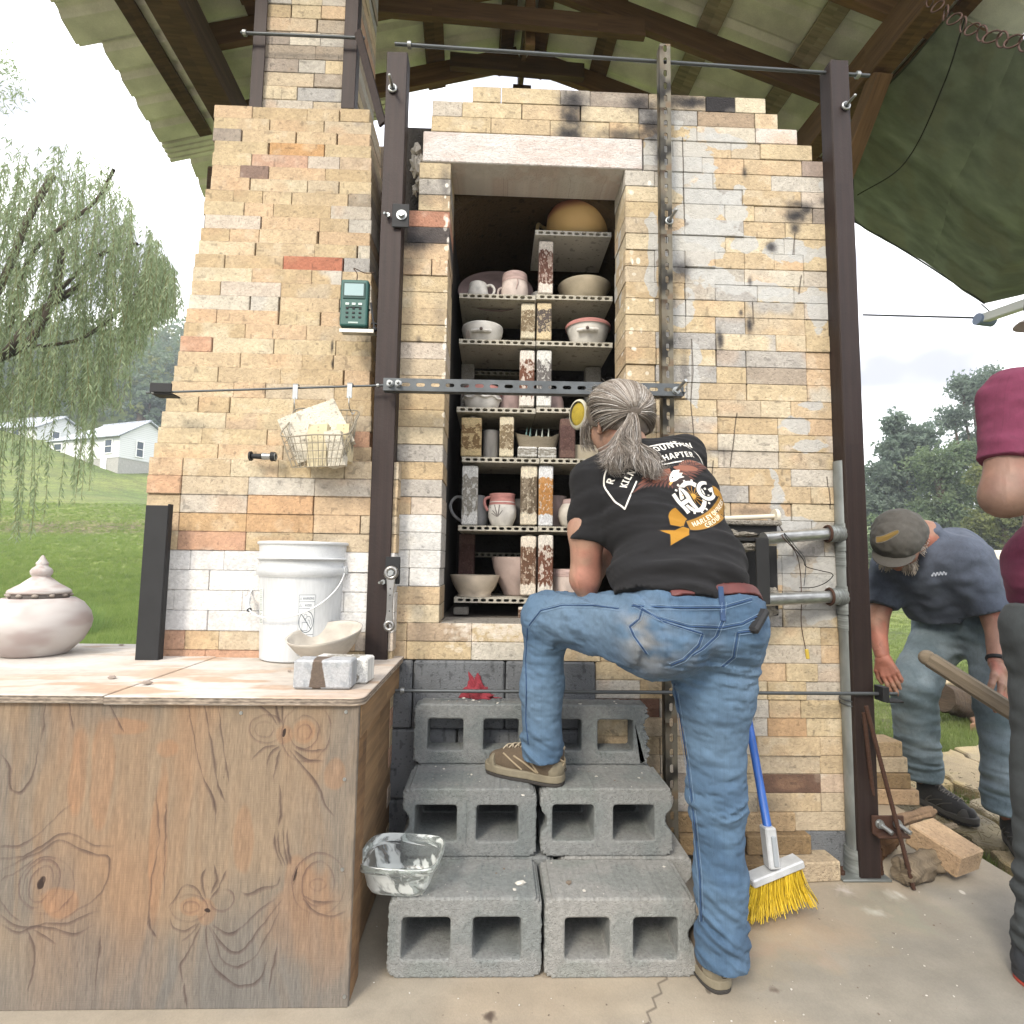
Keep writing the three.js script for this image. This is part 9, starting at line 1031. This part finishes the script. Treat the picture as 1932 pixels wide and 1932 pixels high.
// houses on the slope
function house(lab, A, B, px2, yEave, yRidge, D1, wins, gwins) {
  const b = at(B[0], B[1], D1), a0 = ray(A[0], A[1]), a = EYE.clone().addScaledVector(a0, A[2]), ab = V(a.x - b.x, 0, a.z - b.z), L = ab.length(), ux = ab.clone().normalize(), uz = V(ux.z, 0, -ux.x); if (uz.z > 0) uz.negate();
  const root = thing('house', lab, 'house', V(b.x, b.y - 0.4, b.z)); root.rotation.y = Math.atan2(-ux.z, ux.x); const inv = (p) => root.worldToLocal(p.clone()); root.updateMatrixWorld(); const lz = inv(b.clone().add(uz)).z > 0 ? 1 : -1, Wd = 7.2, H = at(B[0], yEave, D1).y - b.y + 0.4, RH = H + (yEave - yRidge) / CF * D1 * 1.12;
  const wl = std({ color: 0xdcdedd, roughness: 0.8, map: rep(tex(8, 64, (u, v, x, y) => g8((y % 8) === 0 ? 0.78 : 0.97)), 1, 0.6) }), st = std({ color: 0xb5b3ac, roughness: 1, map: rep(T_speck, 1) }), rf = std({ color: 0xb9bec6, roughness: 0.5, metalness: 0.3, map: rep(tex(64, 8, (u, v, x) => g8(x % 16 < 2 ? 0.8 : 0.96)), 0.25, 1) }), tr = std({ color: 0xf0f0ee }), gl = std({ color: 0x3a4650, roughness: 0.15 }), F = H * 0.42;
  part('foundation', bx(L - 0.1, F + 1.2, Wd - 0.1, L / 2, F / 2 - 0.6, lz * Wd / 2), st, root); part('wall', bx(L, H - F, Wd, L / 2, F + (H - F) / 2, lz * Wd / 2), wl, root);
  const gs = new THREE.Shape(); gs.moveTo(0, 0); gs.lineTo(Wd, 0); gs.lineTo(Wd * 0.42, RH - H - 0.06); gs.closePath(); part('gable', boxUV(clean(new THREE.ExtrudeGeometry(gs, { depth: L * 0.62, bevelEnabled: false }))).rotateY(lz > 0 ? -Math.PI / 2 : Math.PI / 2).translate(lz > 0 ? L * 0.62 + 0.05 : 0.05, H + 0.01, 0), wl, root);
  const pitch = (z0, y0, z1, y1, x0, x1, n) => { const d = Math.hypot(z1 - z0, y1 - y0), g = bx(x1 - x0, 0.1, d + 0.3).rotateX(-Math.atan2(y1 - y0, z1 - z0)).translate((x0 + x1) / 2, (y0 + y1) / 2 + 0.1, (z0 + z1) / 2); part('roof_slope', g, rf, root); }; pitch(-lz * 0.3, H - 0.05, lz * Wd * 0.42, RH, -0.3, L * 0.64, 0); pitch(lz * (Wd + 0.3), H - 0.05, lz * Wd * 0.42, RH, -0.3, L * 0.64, 1);
  { const s = new THREE.Shape(); const pts = [[L * 0.63, RH], [L + 0.3, H], [L * 0.63, H]]; part('hip_end', bx(0.1, 0.1, 0.1, L * 0.7, H, lz), rf, root); const q = new THREE.BufferGeometry(), r3 = [L * 0.63, RH + 0.05, lz * Wd * 0.42], f1 = [L + 0.35, H + 0.02, -lz * 0.35], f2 = [L + 0.35, H + 0.02, lz * (Wd + 0.3)], m1 = [L * 0.63, H + 0.02, -lz * 0.35], m2 = [L * 0.63, H + 0.02, lz * (Wd + 0.3)]; q.setAttribute('position', new THREE.Float32BufferAttribute([...r3, ...f1, ...m1, ...r3, ...f2, ...f1, ...r3, ...m2, ...f2, ...m1, ...f1, ...f2, ...m1, ...f2, ...m2], 3)); q.computeVertexNormals(); part('roof_hip', boxUV(q), std({ color: 0xb9bec6, roughness: 0.5, metalness: 0.3, side: THREE.DoubleSide }), root); }
  const win = (x, y, w, h, g) => { const o = sub('window', root); const B2 = (ww, hh, dx, dy, z, m, n, d) => part(n, g ? bx(d, hh, ww, -z, y + dy, lz * (x + dx), 0.01) : bx(ww, hh, d, x + dx, y + dy, -lz * z, 0.01), m, o); B2(w, h, 0, 0, 0.03, gl, 'pane', 0.05); for (const s of [-1, 1]) { B2(0.1, h + 0.2, s * (w / 2 + 0.05), 0, 0.06, tr, 'frame', 0.1); B2(w, 0.1, 0, s * (h / 2 + 0.05), 0.06, tr, 'frame', 0.1); } B2(w, 0.07, 0, 0, 0.065, tr, 'sash', 0.06); };
  for (const [f, w] of wins) win(L * f, F + (H - F) * 0.56, w, 1.35, 0); for (const [f, w] of gwins) win(Wd * f, F + (H - F) * 0.56, w, 1.6, 1);
  part('door', bx(0.9, 1.9, 0.06, L * 0.2, F * 0.45, -lz * 0.0, 0.01), tr, root); return root;
}
house('white clapboard house with a pale metal roof on the slope', [92, 852, 62], [222, 884], 286, 822, 786, 58, [[0.14, 1.0], [0.86, 1.2]], [[0.3, 0.7], [0.62, 0.7]]);
house('second white house half hidden by the willow at the left edge', [-60, 840, 66], [66, 852], 90, 806, 778, 64, [[0.3, 1.0]], [[0.3, 0.8]]);
{ // grey board fence corner and small shed roof at the far right
  const p = at(1905, 1105, 9), o = thing('garden_shed', 'low weathered shed with a pale ribbed roof behind the stooping man', 'shed', V(p.x, -0.13, p.z)), gw = std({ color: 0x9a9588, map: woodTex, roughness: 1 }); for (let i = 0; i < 9; i++) part('board', bx(0.19, 1.0, 0.03, -0.2 + i * 0.2, 0.5, 0, 0.005), gw, o); part('rail', bx(1.9, 0.1, 0.06, 0.6, 1.05, 0.02), gw, o); part('side_wall', bx(0.04, 1.0, 1.2, -0.3, 0.5, -0.62), gw, o); for (let i = 0; i < 6; i++) part('roof_panel', bar(V(-0.42 + i * 0.34, 1.12, 0.12), V(-0.25 + i * 0.34, 1.5, -0.6), 0.33, 0.02), std({ color: [0xb9b39f, 0xa39c88][i % 2], roughness: 0.8 }), o);
}
{ // weeping willow: limbs, hanging twigs and narrow leaves
  const o = thing('willow_tree', 'weeping willow with long hanging twigs at the left edge', 'willow', V(0, 0, 0)), b = at(-150, 1100, 10.5); b.y = groundY(b.x, b.z) - 0.1; const r = rng(151), limbs = [], c1 = at(-80, 700, 10.5); limbs.push(tube([b, b.clone().lerp(c1, 0.5).add(V(0.3, 0, 0)), c1], 0.3, 16, 10));
  for (const pts of [[[-60, 730], [20, 655], [60, 600], [150, 540]], [[-60, 700], [60, 640], [100, 560], [120, 470]], [[-70, 680], [10, 520], [60, 400], [100, 330]], [[60, 655], [150, 640], [230, 580], [290, 520]], [[20, 620], [60, 480], [180, 380], [215, 320]], [[100, 560], [190, 480], [260, 460]]]) limbs.push(tube(pts.map(([x, y], i) => at(x, y, 10.3 + 0.5 * n3(x, y, 1))), pts[0][0] < -50 ? 0.06 : 0.03, 20, 7)); part('trunk', merge(limbs), barkM, o);
  const topY = (x) => interp([[-200, 190], [0, 250], [60, 275], [130, 270], [210, 310], [262, 400], [322, 480], [340, 560]], x), botY = (x) => interp([[-200, 1050], [0, 1040], [90, 1010], [150, 1000], [192, 880], [206, 960], [225, 800], [250, 690], [290, 620], [330, 600]], x), leaf = leafGeo(0.021, 0.115), twigs = [], Ms = [], M4 = new THREE.Matrix4();
  for (let i = 0; i < 1150; i++) { const x = -170 + 500 * Math.pow(r(), 0.85), t0 = topY(x), b0 = botY(x), y0 = lerp(t0, Math.min(b0 - 60, 760), Math.pow(r(), 1.05)), low = x > 150 && x < 192 ? 0.5 : x > 196 && x < 210 ? 0.25 : x > 70 && x < 150 ? 0.05 : x < 70 ? 0.45 : 0, bb = r() < low ? b0 : Math.min(b0, 790 - 40 * r()), y1 = Math.min(bb + 10 * r(), y0 + 70 + 250 * r() * r() + (y0 > 560 && r() < 0.5 ? 200 : 0)), D = 9 + 3.2 * r(), p = at(x, y0, D), L = (y1 - y0) / CF * D, sx = (r() - 0.5) * 0.35, sz = (r() - 0.5) * 0.35, curve = (t) => V(p.x + sx * Math.sin(t * 1.5) + 0.03 * n3(i, t * 3, 0), p.y + 0.12 * Math.sin(Math.min(1, t * 3) * 2.4) - L * t, p.z + sz * Math.sin(t * 1.5)); twigs.push(new THREE.TubeGeometry(new THREE.CatmullRomCurve3([0, 0.15, 0.4, 0.7, 1].map(curve)), 7, 0.004, 3)); const n = Math.ceil(L / 0.026); for (let k = 0; k < n; k++) { if (r() < 0.12) continue; const q = curve(k / n), a = r() * 6.28, d = V(Math.cos(a) * 0.6, -0.7 - 0.5 * r(), Math.sin(a) * 0.6).normalize(), s = 0.75 + 0.6 * r(); Ms.push(new THREE.Matrix4().compose(q, new THREE.Quaternion().setFromUnitVectors(V(0, 1, 0), d), V(s, s, s))); } }
  for (let i = 0; i < 26; i++) { const q = at(-10 + 50 * r(), 80 + 130 * r(), 10); for (let k = 0; k < 14; k++) Ms.push(new THREE.Matrix4().compose(q.clone().add(V((r() - 0.5) * 0.3, (r() - 0.5) * 0.3, (r() - 0.5) * 0.3)), new THREE.Quaternion().setFromEuler(new THREE.Euler(r() * 6, r() * 6, r() * 6)), V(1, 1, 1))); }
  part('twigs', merge(twigs), std({ color: 0x6e6b46, roughness: 1 }), o); const m = new THREE.InstancedMesh(leaf, leafM, Ms.length), c = new THREE.Color(); m.name = 'crown'; m.userData.kind = 'stuff'; Ms.forEach((q, i) => { m.setMatrixAt(i, q); c.setRGB(...mixc([0.22, 0.28, 0.15], [0.38, 0.44, 0.27], r())); m.setColorAt(i, c); }); o.add(m);
}
{ // grass: tufts on the lawns that can be seen past the kiln, and taller weeds
  const r = rng(161), blade = (n, w, h, sp, s) => { const q = rng(s), L = []; for (let i = 0; i < n; i++) { const a = q() * 6.28, k = q() * sp, g = new THREE.BufferGeometry(), b = (q() - 0.5) * h * 0.9, e = (q() - 0.5) * h * 0.9, x = Math.cos(a) * k, z = Math.sin(a) * k, H = h * (0.6 + 0.6 * q()); g.setAttribute('position', new THREE.Float32BufferAttribute([x - w / 2, 0, z, x + w / 2, 0, z, x + b, H, z + e], 3)); g.computeVertexNormals(); L.push(g); } return mergeGeometries(L); };
  const put = (name, lab, g, N, area, sMin, sMax, cols) => { const Ms = []; for (let i = 0; i < N; i++) { const p = area(); if (!p) continue; const s = lerp(sMin, sMax, r()); Ms.push(new THREE.Matrix4().compose(V(p[0], groundY(p[0], p[1]) - 0.01, p[1]), new THREE.Quaternion().setFromEuler(new THREE.Euler(0, r() * 6, 0)), V(s, s * (0.7 + 0.6 * r()), s))); } const m = new THREE.InstancedMesh(g, leafM, Ms.length), c = new THREE.Color(); Ms.forEach((q, i) => { m.setMatrixAt(i, q); c.setRGB(...mixc(cols[0], cols[1], r())); m.setColorAt(i, c); }); m.name = numbered(name); m.userData = { kind: 'stuff', label: lab, category: 'grass' }; scene.add(m); };
  const view = (x0, x1, d0, d1) => () => { const D = d0 * Math.pow(d1 / d0, r()), px = lerp(x0, x1, r()), p = at(px, 1060, D); return [p.x, p.z]; }, gc = [[0.18, 0.27, 0.06], [0.3, 0.38, 0.11]];
  put('grass', 'short green lawn grass on the left below the willow', blade(14, 0.007, 0.06, 0.09, 1), 30000, view(-40, 330, 5.5, 30), 0.8, 1.7, gc);
  put('grass', 'lawn grass and weeds on the right round the flagstones', blade(14, 0.006, 0.05, 0.08, 2), 16000, () => { const q = view(1600, 1990, 2.3, 26)(); return q[0] < SLAB_R + 0.05 ? null : (-q[1] < 3.6 && vn(q[0] * 3, q[1] * 3, 5) < 0.5) ? null : q; }, 0.5, 1.2, [[0.16, 0.22, 0.06], [0.27, 0.32, 0.12]]);
  put('tall_grass', 'clump of taller grass on the lawn behind the lidded jar', blade(20, 0.012, 0.42, 0.12, 3), 160, () => { const p = at(130 + 110 * r() * (r() - 0.2), 1120, 8.2 + 1.2 * r()); return [p.x, p.z]; }, 0.5, 1.0, [[0.15, 0.25, 0.06], [0.26, 0.36, 0.12]]);
}
{ // cut log and stones on the far grass, litter between the flagstones
  const p = at(1800, 1245, 4.4), bk = std({ color: 0x5d5044, roughness: 1, map: woodTex, bumpMap: rep(T_grain, 3, 6), bumpScale: 0.02 }); const g = new THREE.CylinderGeometry(0.1, 0.12, 0.5, 24, 10), q = g.attributes.position; for (let i = 0; i < q.count; i++) { const a = Math.atan2(q.getZ(i), q.getX(i)), k = 1 + 0.12 * n3(Math.cos(a) * 3, q.getY(i) * 8, Math.sin(a) * 3); q.setX(i, q.getX(i) * k); q.setZ(i, q.getZ(i) * k); } g.computeVertexNormals(); const m = solo('log', g.rotateZ(1.35).rotateY(0.5), bk, 'rough-barked log lying on the grass behind the stooping man', 'log'); m.position.set(p.x, 0.03, p.z);
  const r = rng(171), L = []; for (let i = 0; i < 420; i++) { const q2 = atY(1660 + 250 * r(), 1480 + 90 * r() + 60 * (r() - 0.5), -0.06); if (q2.x < SLAB_R + 0.03) continue; L.push(tf(cbox(0.012 + 0.05 * r() * r(), 0.002, 0.002 + 0.003 * r(), 0.0005), [q2.x, -0.055, q2.z], [0.3 * (r() - 0.5), r() * 6, 0.3 * (r() - 0.5)])); } const m2 = solo('plant_litter', merge(L), std({ color: 0x6d6248, roughness: 1 }), 'dry stems and clippings strewn over the flagstones', 'litter'); m2.userData.kind = 'stuff';
}
scene.fog = new THREE.FogExp2(0xe2eaf2, 0.0014);
// ---------------------------------------------------------------- draw
scene.traverse((o) => { if (o.isMesh) { o.castShadow = true; o.receiveShadow = true; } });
renderer.setSize(1024, 1024);
renderer.render(scene, camera);
